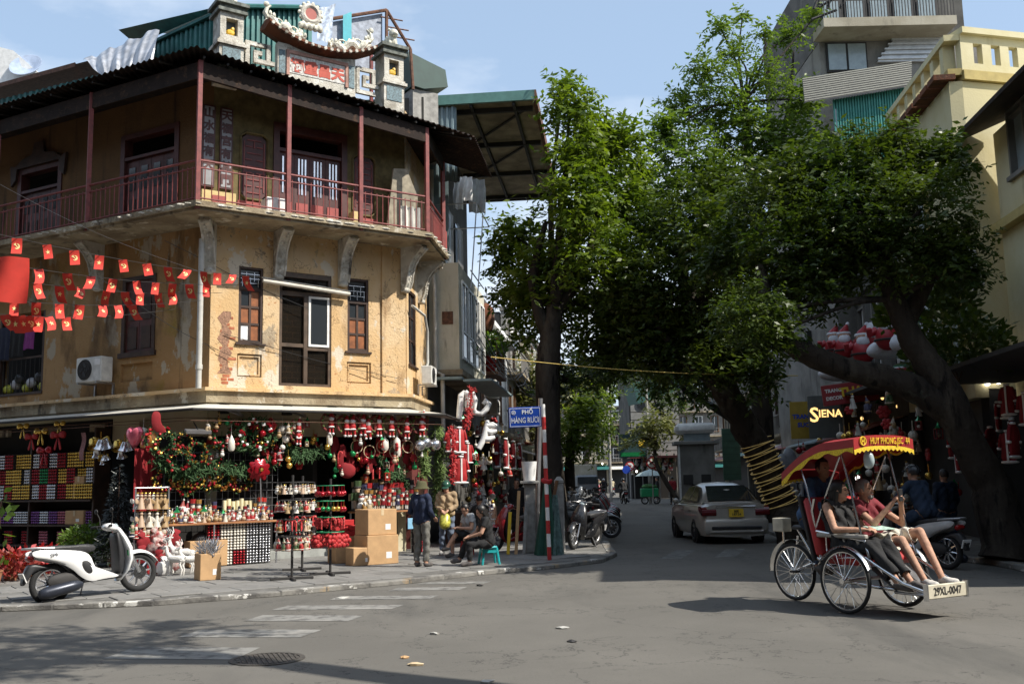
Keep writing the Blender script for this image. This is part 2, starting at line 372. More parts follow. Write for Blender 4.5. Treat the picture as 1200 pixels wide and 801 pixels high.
slabs = [MB().rbox(-.295, .295, -.295, .295, 0, .022, .006).mesh('slab', MATS[m]) for m in ('slabstone', 'slabstone', 'slabdark')]
poly = KERB + [(-2, 66), (-40, 60)]
cnt = 0
for i in range(-14, 30):
    for j in range(-12, 3):
        c = FA @ Vector((i * .6 + (.3 if j % 2 else 0), j * .6, 0))
        cs = [FA @ Vector((i * .6 + (.3 if j % 2 else 0) + a, j * .6 + b, 0)) for a in (-.3, .3) for b in (-.3, .3)]
        px = 600 + FPX * c.x / max(c.y, 1)
        if px < -60 or px > 730 or c.y > 27: continue
        if all(inside((q.x, q.y), poly) and kd(q) > .2 for q in cs):
            if random.random() < .02: continue
            link('slab', random.choice(slabs), pave, Matrix.Translation((c.x, c.y, .062 + random.uniform(-.004, .004))) @ FA.to_3x3().to_4x4() @ RX(random.uniform(-.5, .5)))
            cnt += 1
RK = [(7.6, 5.0), (8.0, 10.0), (8.3, 14.0), (8.6, 18.0), (7.6, 21.5), (6.95, 24.0), (8.4, 40.0), (11.4, 66.0)]
pave_r = pavement('pavement_right', RK[::-1], [(30, 5), (30, 66)], .1)
# painted markings: the worn zebra across the left street, and the fainter one across the receding street
layers('roadpaint', (.23, .225, .21), [((.115, .112, .106), 5, (1, 1, 1), .46, .60), ((.28, .27, .25), 1.5, (1, 1, 1), .52, .66)], .85, .2, 80)
layers('roadpaintworn', (.115, .115, .108), [((.21, .21, .195), 4, (1, 1, 1), .48, .62)], .85, .2, 80)
zeb = [((500, 681.5), (577, 680.5), (567, 683), (488, 684)), ((467, 688), (548, 687), (538, 690.5), (455, 691.5)), ((400, 698), (515, 697), (503, 701), (386, 702)),
       ((337, 709), (474, 708), (458, 713), (318, 714)), ((308, 720), (428, 720.5), (408, 727), (285, 727)), ((235, 737), (378, 737), (352, 746), (208, 746)), ((160, 757), (305, 758), (275, 772), (120, 771))]
def stripe(q, m, zz=.004):
    p = [G(*a, zz) for a in q]; o = MB().add([tuple(x) for x in p], [(0, 1, 2, 3)][::1]).build('zebra_stripe', m)
    me = o.data
    if me.polygons[0].normal.z < 0: me.flip_normals()
    tag(o, kind='structure')
for q in zeb: stripe(q[::-1], MATS['roadpaint'])
for i in range(5):
    c = Vector((2.95 + i * 1.15, 20.9 + i * .12)); u = Vector((.30, .95)); v = Vector((.95, -.1))
    p = [c, c + v * .45, c + v * .45 + u * 2.4, c + u * 2.4]
    tag(MB().add([(a.x, a.y, .004) for a in p], [(0, 1, 2, 3)]).build('zebra_stripe', MATS['roadpaintworn']), kind='structure')
# manhole cover: ring, grid of raised bars
mc = G(313, 772, 0)
t = thing('manhole_cover', 'round cast iron manhole cover with barred pattern set in the asphalt', 'manhole', T(mc.x, mc.y, 0) @ RZ(20))
iron = mat('iron', (.075, .068, .06), .7, .4, var=.3, bump=.3)
MB().lathe([(.36, 0), (.36, .008), (.31, .010), (.31, .004), (.001, .004)], 40).build('frame', iron, t)
for i in range(-6, 7):
    x = i * .046; h = math.sqrt(max(.0, .295 ** 2 - x * x))
    if h > .04:
        for a, b in ((-h, -.01), (.01, h)): MB().box(x - .013, x + .013, a, b, .0045, .011).build('bar', iron, t)
# litter on the asphalt
for i, (px, py, c, w_, lab) in enumerate([(660, 736, 'white', .10, 'crumpled white paper scrap on the open asphalt'), (509, 743, 'white', .07, 'small torn white paper scrap on the road between zebra and cyclo'), (401, 701, 'white', .12, 'flattened white paper lying on a zebra stripe'),
        (670, 752, 'dark', .07, 'dark dry leaf lying on the asphalt'), (474, 771, 'card', .05, 'tiny brown leaf on the asphalt'), (487, 779, 'tape', .1, 'pale twig lying on the asphalt'), (328, 695, 'card', .17, 'crushed orange brown paper bag in the gutter by the kerb'), (562, 686, 'dark', .1, 'flat dark scrap beside the zebra end'), (570, 800, 'white', .09, 'white scrap beyond the manhole on bare asphalt')]):
    p = G(px, py, 0); n = 9
    pts = [(w_ * random.uniform(.5, 1) * math.cos(k * 2 * math.pi / n), w_ * .6 * random.uniform(.5, 1) * math.sin(k * 2 * math.pi / n)) for k in range(n)]
    mb = MB(); mb.add([(a, b, .006 + random.uniform(0, .02)) for a, b in pts] + [(0, 0, .03)] + [(a * .9, b * .9, .002) for a, b in pts], [(k, (k + 1) % n, n) for k in range(n)] + [(n + 1 + k, n + 1 + (k + 1) % n, (k + 1) % n, k) for k in range(n)])
    tag(mb.build('litter_scrap', mat('litterwhite', (.42, .41, .38), .8) if c == 'white' else MATS[c], M=T(p.x, p.y, 0) @ RZ(random.uniform(0, 360))), lab, 'litter')
# ================================================================ corner house: shops below, balcony storey above
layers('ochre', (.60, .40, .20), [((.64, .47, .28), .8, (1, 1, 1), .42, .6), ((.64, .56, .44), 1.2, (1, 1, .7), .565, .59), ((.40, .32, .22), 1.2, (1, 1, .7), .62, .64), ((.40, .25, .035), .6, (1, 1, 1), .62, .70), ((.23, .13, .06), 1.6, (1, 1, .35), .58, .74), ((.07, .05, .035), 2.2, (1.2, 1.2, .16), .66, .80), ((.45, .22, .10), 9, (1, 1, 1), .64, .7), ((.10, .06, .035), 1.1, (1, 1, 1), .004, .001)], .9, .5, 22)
layers('ochreshade', (.34, .20, .085), [((.40, .25, .12), .8, (1, 1, 1), .42, .6), ((.42, .36, .27), 1.3, (1, 1, .6), .57, .59), ((.27, .19, .04), .6, (1, 1, 1), .58, .70), ((.12, .075, .04), 1.4, (1, 1, .35), .52, .70), ((.05, .035, .025), 2.2, (1.2, 1.2, .16), .60, .76)], .9, .5, 22)  # side facing away from the sun: ochre with its shade in the colour
layers('ochredeepshade', (.17, .095, .04), [((.13, .075, .035), .8, (1, 1, 1), .42, .6), ((.10, .06, .03), 1.4, (1, 1, .35), .52, .70), ((.035, .025, .02), 2.2, (1.2, 1.2, .16), .60, .76)], .9, .4, 22)  # left upper wall; the eave's shade is put into this colour
layers('oldplaster', (.37, .31, .21), [((.22, .17, .11), 1.2, (1, 1, 1), .42, .6), ((.55, .50, .40), 2.5, (1, 1, 1), .58, .66), ((.07, .055, .045), 2.0, (1, 1, .4), .56, .68)], .9, .6, 25)
layers('palewall', (.52, .50, .40), [((.60, .57, .47), 1, (1, 1, 1), .42, .6), ((.28, .25, .16), 1.5, (1, 1, .2), .55, .72), ((.12, .11, .085), 2.2, (1, 1, .3), .62, .75)], .85, .2, 20)
layers('stucco', (.55, .52, .45), [((.30, .27, .22), 3, (1, 1, 1), .50, .66), ((.72, .70, .64), 5, (1, 1, 1), .55, .66), ((.07, .06, .05), 2.6, (1, 1, .5), .58, .70)], .9, .7, 30)
layers('tilerust', (.17, .065, .035), [((.09, .045, .03), 3, (1, 1, 1), .45, .6), ((.26, .13, .08), 7, (1, 1, 1), .6, .7)], .9, .4, 30)
house = thing('corner_house', 'ochre peeling corner house with dark red balcony and ornate rooftop gable', 'house', FA)
def holes_wall(mb, x0, x1, z0, z1, holes, ya, yb):
    xs = sorted({x0, x1} | {h[0] for h in holes} | {h[1] for h in holes}); xs = [x for x in xs if x0 <= x <= x1]
    for a, b in zip(xs[:-1], xs[1:]):
        m = (a + b) / 2; hs = sorted([(h[2], h[3]) for h in holes if h[0] < m < h[1]]); z = z0
        for lo, hi in hs:
            if lo > z: mb.box(a, b, ya, yb, z, lo)
            z = max(z, hi)
        if z < z1: mb.box(a, b, ya, yb, z, z1)
    return mb
W = 4.72
# storey on the front: a wall with real openings
f1 = [(.62, 1.17, 4.74, 6.43), (3.2, 3.74, 4.7, 6.42), (1.55, 2.8, 3.84, 6.42), (.61, 1.16, 4.0, 4.5), (3.19, 3.8, 3.96, 4.45)]
holes_wall(MB(), 0, W, 3.62, 7.35, f1, 0, .28).build('wall', MATS['ochre'], house)
for a in f1[3:]:
    MB().box(a[0] + .0, a[1], .07, .12, a[2], a[3]).build('recessed_panel', MATS['ochre'], house)
    for q in ((a[0] + .03, a[0] + .06, a[2] + .03, a[3] - .03), (a[1] - .06, a[1] - .03, a[2] + .03, a[3] - .03), (a[0] + .06, a[1] - .06, a[2] + .03, a[2] + .06), (a[0] + .06, a[1] - .06, a[3] - .06, a[3] - .03)): MB().box(q[0], q[1], .03, .07, q[2], q[3]).build('moulding', MATS['ochre'], house)
MB().box(4.07, 4.17, -.05, -.002, 3.735, 7.27).build('pilaster_strip', MATS['ochre'], house); MB().box(.0, .12, -.03, -.002, 3.735, 7.27).build('pilaster_strip', MATS['ochre'], house)
fu = [(1.4, 3.13, 7.5, 9.8), (.64, 1.2, 8.0, 9.45), (3.36, 3.88, 8.0, 9.4)]
mat('shrineshade', (.13, .10, .04), .9, var=.3); mat('brownpaint', (.075, .022, .018), .5, var=.3)  # front upper wall colour carries the dark shade under the eave
holes_wall(MB(), 0, W, 7.45, 10.85, fu, 0, .28).build('upper_wall', MATS['shrineshade'], house)
fl = [(-2.72, -1.65, 4.63, 6.4), (-7.1, -5.4, 4.0, 5.95), (-10.6, -9.2, 4.2, 6.2), (-2.73, -1.7, 4.02, 4.43)]
mb = MB(A2L); holes_wall(mb, -13, -.02, 3.62, 7.35, fl, .003, .28); mb.build('wall', MATS['ochreshade'], house)
MB(A2L).box(-2.73, -1.7, .08, .12, 4.02, 4.43).build('recessed_panel', MATS['ochreshade'], house)
flu = [(-2.87, -1.1, 7.5, 9.8), (-6.6, -5.06, 7.5, 9.6), (-11, -9.4, 7.5, 9.8)]
mb = MB(A2L); holes_wall(mb, -13, -.02, 7.45, 10.85, flu, .003, .28); mb.build('upper_wall', MATS['ochredeepshade'], house)
mb = MB(A2S); holes_wall(mb, .02, 2.6, 3.62, 10.8, [(.25, 1.15, 4.5, 6.35)], .003, .28); mb.build('side_wall', MATS['ochre'], house)
# dark rooms behind the openings
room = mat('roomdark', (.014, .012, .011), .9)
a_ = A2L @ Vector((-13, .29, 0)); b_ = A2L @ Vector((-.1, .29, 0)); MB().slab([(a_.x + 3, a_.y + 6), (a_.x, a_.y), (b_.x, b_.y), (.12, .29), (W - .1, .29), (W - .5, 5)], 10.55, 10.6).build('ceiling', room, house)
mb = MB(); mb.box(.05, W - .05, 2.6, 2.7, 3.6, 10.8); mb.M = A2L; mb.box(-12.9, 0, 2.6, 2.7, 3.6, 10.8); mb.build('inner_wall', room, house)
def isect(off_front, off_left):        # corner point where the two offset facade lines meet, in front-frame coordinates
    a = A2L @ Vector((0, -off_left, 0)); d = (A2L.to_3x3() @ Vector((1, 0, 0)))
    t_ = (-off_front - a.y) / d.y; return a + d * t_
def outline(of, ol, xr, sback, z0=0):   # left end, left corner, right corner, end on the street side
    pl = A2L @ Vector((-13, -ol, 0)); pc = isect(of, ol); pr_ = Vector((xr, -of, 0)); ps = pr_ + (A2S.to_3x3() @ Vector((sback, 0, 0)))
    return [pl, pc, pr_, ps]
def ledge(of, z0, z1, name, m, xr=None, sb=2.6, hollow=.5):
    o = outline(of, of, W + of * .46 if xr is None else xr, sb); i = [A2L @ Vector((-13, hollow, 0)), isect(-hollow, -hollow), Vector((W - hollow * .4, hollow, 0)), A2S @ Vector((sb, hollow, 0))]
    return MB().slab([(p.x, p.y) for p in o] + [(p.x, p.y) for p in i[::-1]], z0, z1).build(name, m, house)
ledge(.14, 3.42, 3.66, 'cornice', MATS['oldplaster']); ledge(.22, 3.66, 3.73, 'cornice', MATS['ochre'])
bs = ledge(1.12, 7.34, 7.46, 'balcony_slab', MATS['oldplaster'], 4.84, 2.3); ledge(1.05, 7.28, 7.338, 'balcony_slab', MATS['oldplaster'], 4.78, 2.25)
# broken plaster edge along the balcony slab
ed = outline(1.12, 1.12, 4.84, 2.3)
for a, b in zip(ed[:-1], ed[1:]):
    n = int((b - a).length / .22)
    for k in range(n):
        if random.random() < .6:
            p = a.lerp(b, (k + random.random() * .6) / n); MB().ell((p.x, p.y, 7.40), (random.uniform(.05, .16), .03, random.uniform(.012, .03)), 7, 5).build('plaster_lump', MATS['stucco'], house)
# exposed bricks where the render has fallen off
MB().prism([(.33 + s2 * (.10 + .07 * math.sin(k * 2.3 + s2)), 4.05 + 1.35 * (k if s2 > 0 else 9 - k) / 9) for s2 in (1, -1) for k in range(10)], -.006, .0).build('bare_patch', mat('mortar', (.30, .17, .11), .95, var=.4, scale=25, bump=.6), house)
brk = MB().rbox(-.075, .075, -.012, .02, -.03, .03, .004).mesh('brick', mat('brick', (.36, .12, .06), .9, var=.3, bump=.4))
p0 = pick(FA, 264, 372); p1 = pick(FA, 260, 448)
for k in range(20):
    z = p0.z + (p1.z - p0.z) * k / 19; x = .33 + .10 * math.sin(k * .9) * (k % 3 - 1) * .6
    for j in range(1 if k % 3 else 2): link('brick', brk, house, T(x + (j * .15) - .03 + (k % 2) * .05, .007, z) @ S(.8 + .3 * ((k * 7 % 5) / 5), 1, 1))
# carved brackets under the balcony: scroll with a beaded face
def bracket(M, s=1.):
    mb = MB(); prof = [(0, 7.28), (.62, 7.28), (.64, 7.18), (.5, 7.12), (.36, 7.0), (.25, 6.82), (.19, 6.62), (.17, 6.45), (.13, 6.32), (.05, 6.2), (0, 6.2)]
    M2 = M @ RZ(-90)           # profile x -> outward
    mb.M = M2; mb.prism([(x, z) for x, z in prof], -.11, .11); b = mb.build('bracket', MATS['stucco'], house, smooth=30)
    mb = MB(M2)
    for x, z in ((.60, 7.1), (.47, 7.06), (.36, 6.95), (.285, 6.83), (.235, 6.7), (.21, 6.56), (.19, 6.43)): mb.ell((x + .02, 0, z), .026, 7, 5)
    for sd in (-.11, .11):
        mb.tube([(.66, sd, 7.22), (.52, sd, 7.12), (.38, sd, 6.99), (.27, sd, 6.82), (.21, sd, 6.62), (.19, sd, 6.45), (.12, sd, 6.28)], .025, 6)
    mb.ell((.56, 0, 7.2), (.11, .135, .07), 10, 6); mb.ell((.08, 0, 6.24), (.09, .12, .07), 8, 6); mb.build('beading', MATS['stucco'], b, smooth=True)
for x in (1.5, 3.06): bracket(T(x, -.002, 0))
c = isect(0, 0); bracket(T(c.x, c.y, 0) @ RZ(-31), 1); bracket(T(W - .05, 0, 0) @ RZ(25)); bracket(A2L @ T(-3.5, 0, 0)); bracket(A2L @ T(-7.9, 0, 0)); bracket(A2S @ T(1.5, 0, 0))
# railings with single balusters, posts up to the eave
red = MATS['maroon']; rail_pts = outline(1.03, 1.03, 4.76, 2.2)
bal = MB().cyl((0, 0, 0), (0, 0, .72), .011, n=6).mesh('baluster', red); 
def railing(a, b, spans):
    d = b - a; Ln = d.length; u = d / Ln; ang = math.atan2(u.y, u.x)
    for z, r in ((7.53, .018), (8.17, .017), (8.33, .025)):
        MB().cyl((a.x, a.y, z), (b.x, b.y, z), r, n=7).build('handrail' if z > 8.2 else 'rail', red, house, smooth=True)
    n = int(Ln / .145)
    for k in range(1, n):
        p = a + d * (k / n); o_ = link('baluster', bal, house, T(p.x, p.y, 7.5))
for a, b in zip(rail_pts[:-1], rail_pts[1:]): railing(a, b, 1)
posts = [rail_pts[1], Vector((1.32, -1.03, 0)), Vector((3.04, -1.03, 0)), rail_pts[2], rail_pts[3]] + [A2L @ Vector((x, -1.03, 0)) for x in (-2.72, -6.0, -9.3)]
for p in posts: MB().box(p.x - .045, p.x + .045, p.y - .045, p.y + .045, 7.3, (10.48 - max(0, p.x) * .095)).build('post', red, house)
MB(A2S).box(.35, 2.3, -.62, -.60, 7.5, 8.25).build('red_panel', mat('redpanel', (.35, .07, .06), .6), house)
# windows of the middle storey
def window(x0, x1, z0, z1, M, cols, rows, top, panes, par=house, fm='darkwood'):
    f = MB(M); t_ = .05
    f.box(x0 - .03, x0 + t_, .02, .16, z0, z1).box(x1 - t_, x1 + .03, .02, .16, z0, z1).box(x0 + t_, x1 - t_, .02, .16, z0, z0 + t_).box(x0 + t_, x1 - t_, .02, .16, z1 - t_, z1)
    if top: f.box(x0 + t_, x1 - t_, .025, .155, top - .03, top + .03)
    f.box(x0 - .06, x1 + .06, -.05, .02, z0 - .05, z0 - .005)
    fr = f.build('window', MATS[fm], par)
    zt = top - .03 if top else z1 - t_
    for i in range(cols):
        for j in range(rows):
            a0 = x0 + t_ + (x1 - x0 - 2 * t_) * i / cols; a1 = x0 + t_ + (x1 - x0 - 2 * t_) * (i + 1) / cols; b0 = z0 + t_ + (zt - z0 - t_) * j / rows; b1 = z0 + t_ + (zt - z0 - t_) * (j + 1) / rows
            g = MB(M); g.box(a0 + .025, a1 - .025, .07, .09, b0 + .022, b1 - .022); g.build('pane', MATS[panes[(i + j * cols) % len(panes)]], fr)
            g = MB(M); e = .025
            g.box(a0, a0 + e, .05, .11, b0, b1).box(a1 - e, a1, .05, .11, b0, b1).box(a0 + e, a1 - e, .05, .11, b0, b0 + e).box(a0 + e, a1 - e, .05, .11, b1 - e, b1); g.build('muntin', MATS[fm], fr)
    if top:
        g = MB(M); g.box(x0 + t_, x1 - t_, .09, .1, top + .03, z1 - t_); g.build('pane', MATS['glass'], fr)
        for k in range(1, 4): g = MB(M); z = top + .03 + (z1 - t_ - top - .03) * k / 4; g.box(x0 + t_, x1 - t_, .06, .085, z - .008, z + .008); g.build('grille_bar', MATS['silver'], fr)
        for k in range(5): g = MB(M); x = x0 + t_ + (x1 - x0 - 2 * t_) * (k + .5) / 5; zz = (k % 2) * .12; g.box(x - .006, x + .006, .05, .059, top + .05 + zz, min(z1 - t_, top + .25 + zz)); g.build('grille_bar', MATS['silver'], fr)
    return fr
mat('shutterwood', (.26, .085, .025), .55, var=.3, scale=6)
window(.62, 1.17, 4.74, 6.43, Matrix(), 2, 3, 5.95, ['white', 'shutterwood', 'shutterwood', 'shutterwood', 'glass', 'shutterwood'])
window(3.2, 3.74, 4.7, 6.42, Matrix(), 2, 3, 5.86, ['shutterwood', 'shutterwood', 'shutterwood', 'shutterwood', 'glass', 'glass'])
window(.25, 1.15, 4.5, 6.35, A2S, 2, 3, None, ['glass'])
# tall glazed door with lattice behind and a white sash
d = MB(); d.box(1.52, 1.62, .02, .18, 3.84, 6.42).box(2.73, 2.83, .02, .18, 3.84, 6.42).box(1.62, 2.73, .02, .18, 6.3, 6.42).box(1.62, 2.73, .02, .18, 3.84, 3.9).box(1.62, 2.73, .02, .17, 5.88, 5.98).box(2.14, 2.23, .02, .16, 3.9, 5.88).box(1.62, 2.14, .03, .15, 4.72, 4.8).box(2.23, 2.73, .03, .15, 4.66, 4.73)
dr = d.build('glazed_door', mat('doorframe', (.085, .055, .035), .5, var=.3), house)
lat = mat('lattice', (.36, .16, .035), .6, var=.3); gl = mat('smokedglass', (.02, .016, .012), .06, alpha=.62, var=0, spec=.6)
for x0, x1, z0, z1 in ((1.62, 2.14, 3.9, 4.72), (1.62, 2.14, 4.8, 5.88), (2.23, 2.73, 3.9, 4.66), (1.62, 2.73, 5.98, 6.3)):
    MB().box(x0, x1, .085, .095, z0, z1).build('pane', gl, dr); MB().box(x0, x1, .26, .27, z0, z1).build('backing', mat('warmdark', (.10, .045, .015), .7), dr)
    nx = max(2, int((x1 - x0) / .13)); nz_ = max(2, int((z1 - z0) / .13))
    for j in range(nz_ + 1): z = z0 + (z1 - z0) * j / nz_; MB().box(x0, x1, .20, .215, z - .008, z + .008).build('lattice_bar', lat, dr)
    for j in range(nz_):
        for i in range(nx):
            if (i + j) % 2: x = x0 + (x1 - x0) * (i + .5) / nx; MB().box(x - .008, x + .008, .201, .214, z0 + (z1 - z0) * j / nz_, z0 + (z1 - z0) * (j + 1) / nz_).build('lattice_bar', lat, dr)
s_ = MB(); s_.box(2.25, 2.30, .01, .05, 4.75, 5.9).box(2.70, 2.75, .01, .05, 4.75, 5.9).box(2.30, 2.70, .01, .05, 4.75, 4.80).box(2.30, 2.70, .01, .05, 5.85, 5.9)
sh = s_.build('white_sash', MATS['white_paint'], dr); MB().box(2.30, 2.70, .025, .035, 4.80, 5.85).build('pane', MATS['glass'], sh)
MB().cyl((1.1, -.16, 6.12), (3.18, -.16, 6.0), .045, n=10).cyl((1.1, -.1, 6.2), (3.2, -.1, 6.08), .02, n=8).build('awning_roll', mat('canvas', (.58, .55, .48), .7), house, smooth=True)
# left storey windows
for q in fl[:1]:
    f = MB(A2L); f.box(q[0], q[0] + .1, -.02, .18, q[2], q[3]).box(q[1] - .1, q[1], -.02, .18, q[2], q[3]).box(q[0] + .1, q[1] - .1, -.02, .18, q[3] - .1, q[3]).box(q[0] - .05, q[1] + .05, -.06, .18, q[2] - .07, q[2] + .04)
    fr = f.build('window', MATS['darkwood'], house); xm = (q[0] + q[1]) / 2
    for a, b in ((q[0] + .1, xm - .005), (xm + .005, q[1] - .1)):
        MB(A2L).box(a, b, .03, .07, q[2] + .04, q[3] - .1).build('shutter', MATS['brownpaint'], fr)
        for z0 in (4.75, 5.4): MB(A2L).box(a + .07, b - .07, .015, .03, z0, z0 + .5).build('shutter_panel', MATS['darkwood'], fr)
f = MB(A2L); q = fl[1]; f.box(q[0], q[0] + .07, .0, .15, q[2], q[3]).box(q[1] - .07, q[1], .0, .15, q[2], q[3]).box(q[0], q[1], -.02, .14, q[2] - .06, q[2])
f.box(q[0] + .07, q[1] - .07, .02, .05, q[2] + .82, q[2] + .87).build('window', MATS['darkwood'], house)
for k in range(9): MB(A2L).cyl((q[0] + .15 + k * .17, .035, q[2]), (q[0] + .15 + k * .17, .035, q[2] + .82), .01, n=5).build('bar', MATS['dark'], house)
# upper doors and carved lintels on the left side
for q in flu:
    w_ = q[1] - q[0]; f = MB(A2L); f.box(q[0] - .06, q[0] + .08, -.03, .2, q[2], q[3]).box(q[1] - .08, q[1] + .06, -.03, .2, q[2], q[3]).box(q[0] + .08, q[1] - .08, -.03, .2, q[3] - .12, q[3]).box(q[0] + .08, q[1] - .08, -.02, .19, q[3] - .62, q[3] - .55)
    fr = f.build('balcony_door', MATS['brownpaint'], house)
    for k in range(4):
        a = q[0] + .08 + (w_ - .16) * k / 4; b = a + (w_ - .16) / 4
        MB(A2L).box(a + .005, b - .005, .05, .09, q[2], q[3] - .63).build('door_leaf', MATS['brownpaint'], fr)
        MB(A2L).box(a + .1, b - .1, .035, .05, q[2] + .95, q[3] - .8).build('door_panel', MATS['glass'], fr); MB(A2L).box(a + .08, b - .08, .035, .05, q[2] + .1, q[2] + .75).build('door_panel', MATS['darkwood'], fr)
q = flu[1]; w_ = q[1] - q[0]
MB(A2L).prism([(q[0] - .22, 9.2), (q[0] - .05, 9.35), (q[0] - .02, 9.62), (q[1] + .02, 9.62), (q[1] + .05, 9.35), (q[1] + .22, 9.2), (q[1] + .28, 9.75), (q[1] + .1, 9.68), (q[1] - .2, 9.85), (q[0] + w_ * .65, 9.9), (q[0] + w_ * .6, 10.2), (q[0] + w_ * .4, 10.2), (q[0] + w_ * .35, 9.9), (q[0] + .2, 9.85), (q[0] - .1, 9.68), (q[0] - .28, 9.75)], -.1, -.034).build('carved_lintel', MATS['darkwood'], house)
# upper storey of the front: folding doors, longevity lattices, couplets
f = MB(); f.box(1.36, 1.5, -.04, .22, 7.5, 9.85).box(3.03, 3.17, -.04, .22, 7.5, 9.85).box(1.5, 3.03, -.04, .22, 9.66, 9.85).box(1.5, 3.03, -.02, .2, 9.2, 9.28)
fr = f.build('folding_door', MATS['brownpaint'], house)
for k in range(4):
    a = 1.5 + k * .3825; b = a + .3825
    MB().box(a + .004, b - .004, .05, .1, 7.5, 9.2).build('door_leaf', MATS['brownpaint'], fr); MB().box(a + .05, b - .05, .03, .05, 7.58, 8.05).build('door_panel', MATS['redpanel'], fr)
    for j in range(3):
        x = a + .11 + j * .08; MB().box(x - .018, x + .018, .035, .05, 8.25, 8.65).build('grille_bar', MATS['silver'], fr); MB().box(x - .018, x + .018, .035, .05, 8.72, 9.1).build('grille_bar', MATS['silver'], fr)
def lattice(x0, x1, z0, z1):
    cx = (x0 + x1) / 2; b = .1
    o = [(x0, z0 + b), (x0 + b, z0), (x1 - b, z0), (x1, z0 + b), (x1, z1 - b), (x1 - b, z1), (x0 + b, z1), (x0, z1 - b)]
    fr = MB().prism(o, .02, .06).build('longevity_lattice', MATS['brownpaint'], house); mb = MB()
    sb = lambda u0, u1, w0, w1: MB().box(u0, u1, .003, .02, w0, w1).build('lattice_bar', MATS['maroon'], fr)
    for k in range(9):
        z = z0 + .12 + (z1 - z0 - .24) * k / 8
        if k % 2: sb(x0 + .08, cx - .05, z - .012, z + .012); sb(cx + .05, x1 - .08, z - .012, z + .012)
        else: sb(x0 + .12, x1 - .12, z - .012, z + .012)
    for x in (x0 + .05, x1 - .05): sb(x - .012, x + .012, z0 + .15, z1 - .15)
    sb(cx - .012, cx + .012, z1 - .3, z1 - .13)
    r = MB(); pts = [((p[0] - cx) * 1.14 + cx, (p[1] - (z0 + z1) / 2) * 1.06 + (z0 + z1) / 2) for p in o]
    r.tube([(x, -.01, z) for x, z in pts], .03, 6, closed=True).build('moulding', MATS['shrineshade'], fr)
lattice(.64, 1.2, 8.0, 9.45); lattice(3.36, 3.88, 8.0, 9.4)
for cx, cs in ((.27, '天福宮有其門'), (-.12, '山水福有天')):
    b_ = MB().box(cx - .14, cx + .14, -.045, -.003, 8.1, 9.95).build('couplet_board', MATS['brownpaint'], house); MB().box(cx - .105, cx + .105, -.055, -.046, 8.14, 9.91).build('couplet_field', mat('coupletgrey', (.30, .30, .31), .7), b_)
    for i, ch in enumerate(cs): text(ch, .24, MATS['brownpaint'], b_, T(cx, -.058, 9.75 - i * .29), 'character', bold=.01)
for x0, x1 in ((-.32, .42), (3.2, 3.42)): MB().box(x0, x1, -.3, -.05, 7.47, 7.95).build('plinth', mat('paleyellow', (.62, .47, .22), .8), house)
for q in ((-.1, .2, -.32, -.301, 7.55, 7.85), (.55, 1.25, -.03, -.003, 7.55, 7.9), (3.45, 3.95, -.03, -.003, 7.55, 7.9)): MB().box(*q).build('red_panel', MATS['redpanel'], house)
# corrugated eave roof, rusty below, its underside shade put into the dark colour
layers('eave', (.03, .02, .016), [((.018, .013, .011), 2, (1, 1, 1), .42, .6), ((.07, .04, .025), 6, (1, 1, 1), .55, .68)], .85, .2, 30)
def corrug(name, a, b, c, d_, n, amp, m, par, nv=2, th=0):     # a-b eave line, d-c ridge line
    a, b, c, d_ = map(Vector, (a, b, c, d_)); nrm = (b - a).cross(d_ - a).normalized()
    def fn(u, v):
        p = (a.lerp(b, u)).lerp(d_.lerp(c, u), v); return p + nrm * amp * math.sin(u * n * 2 * math.pi)
    o = MB(); o.grid(fn, n * 6 + 1, nv); return o.build(name, m, par, smooth=True)
pe = isect(1.38, 1.38); le = A2L @ Vector((-13, -1.38, 0)); rf = Vector((6.0, -1.22, 0)); bk = rf + A2S.to_3x3() @ Vector((3.4, 0, 0))
zc = 10.62
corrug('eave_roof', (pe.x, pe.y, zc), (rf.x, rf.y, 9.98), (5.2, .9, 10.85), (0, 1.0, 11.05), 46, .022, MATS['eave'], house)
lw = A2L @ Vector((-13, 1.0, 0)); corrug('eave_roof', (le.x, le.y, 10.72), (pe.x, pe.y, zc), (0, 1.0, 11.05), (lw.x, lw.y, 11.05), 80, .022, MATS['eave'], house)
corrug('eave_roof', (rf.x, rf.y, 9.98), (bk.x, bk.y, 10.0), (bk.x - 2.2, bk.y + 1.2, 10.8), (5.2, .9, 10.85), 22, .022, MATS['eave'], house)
for k in range(14):
    x = -.6 + k * .5; MB().cyl((x, -1.2, 10.50 - k * .045), (x * .9 + .25, .2, 10.72 - k * .02), .03, n=5).build('rafter', MATS['dark'], house)
for k in range(18):
    a = A2L @ Vector((-.3 - k * .7, -1.28, 10.58)); b = A2L @ Vector((-.3 - k * .7, .1, 10.75)); MB().cyl(a, b, .03, n=5).build('rafter', MATS['dark'], house)
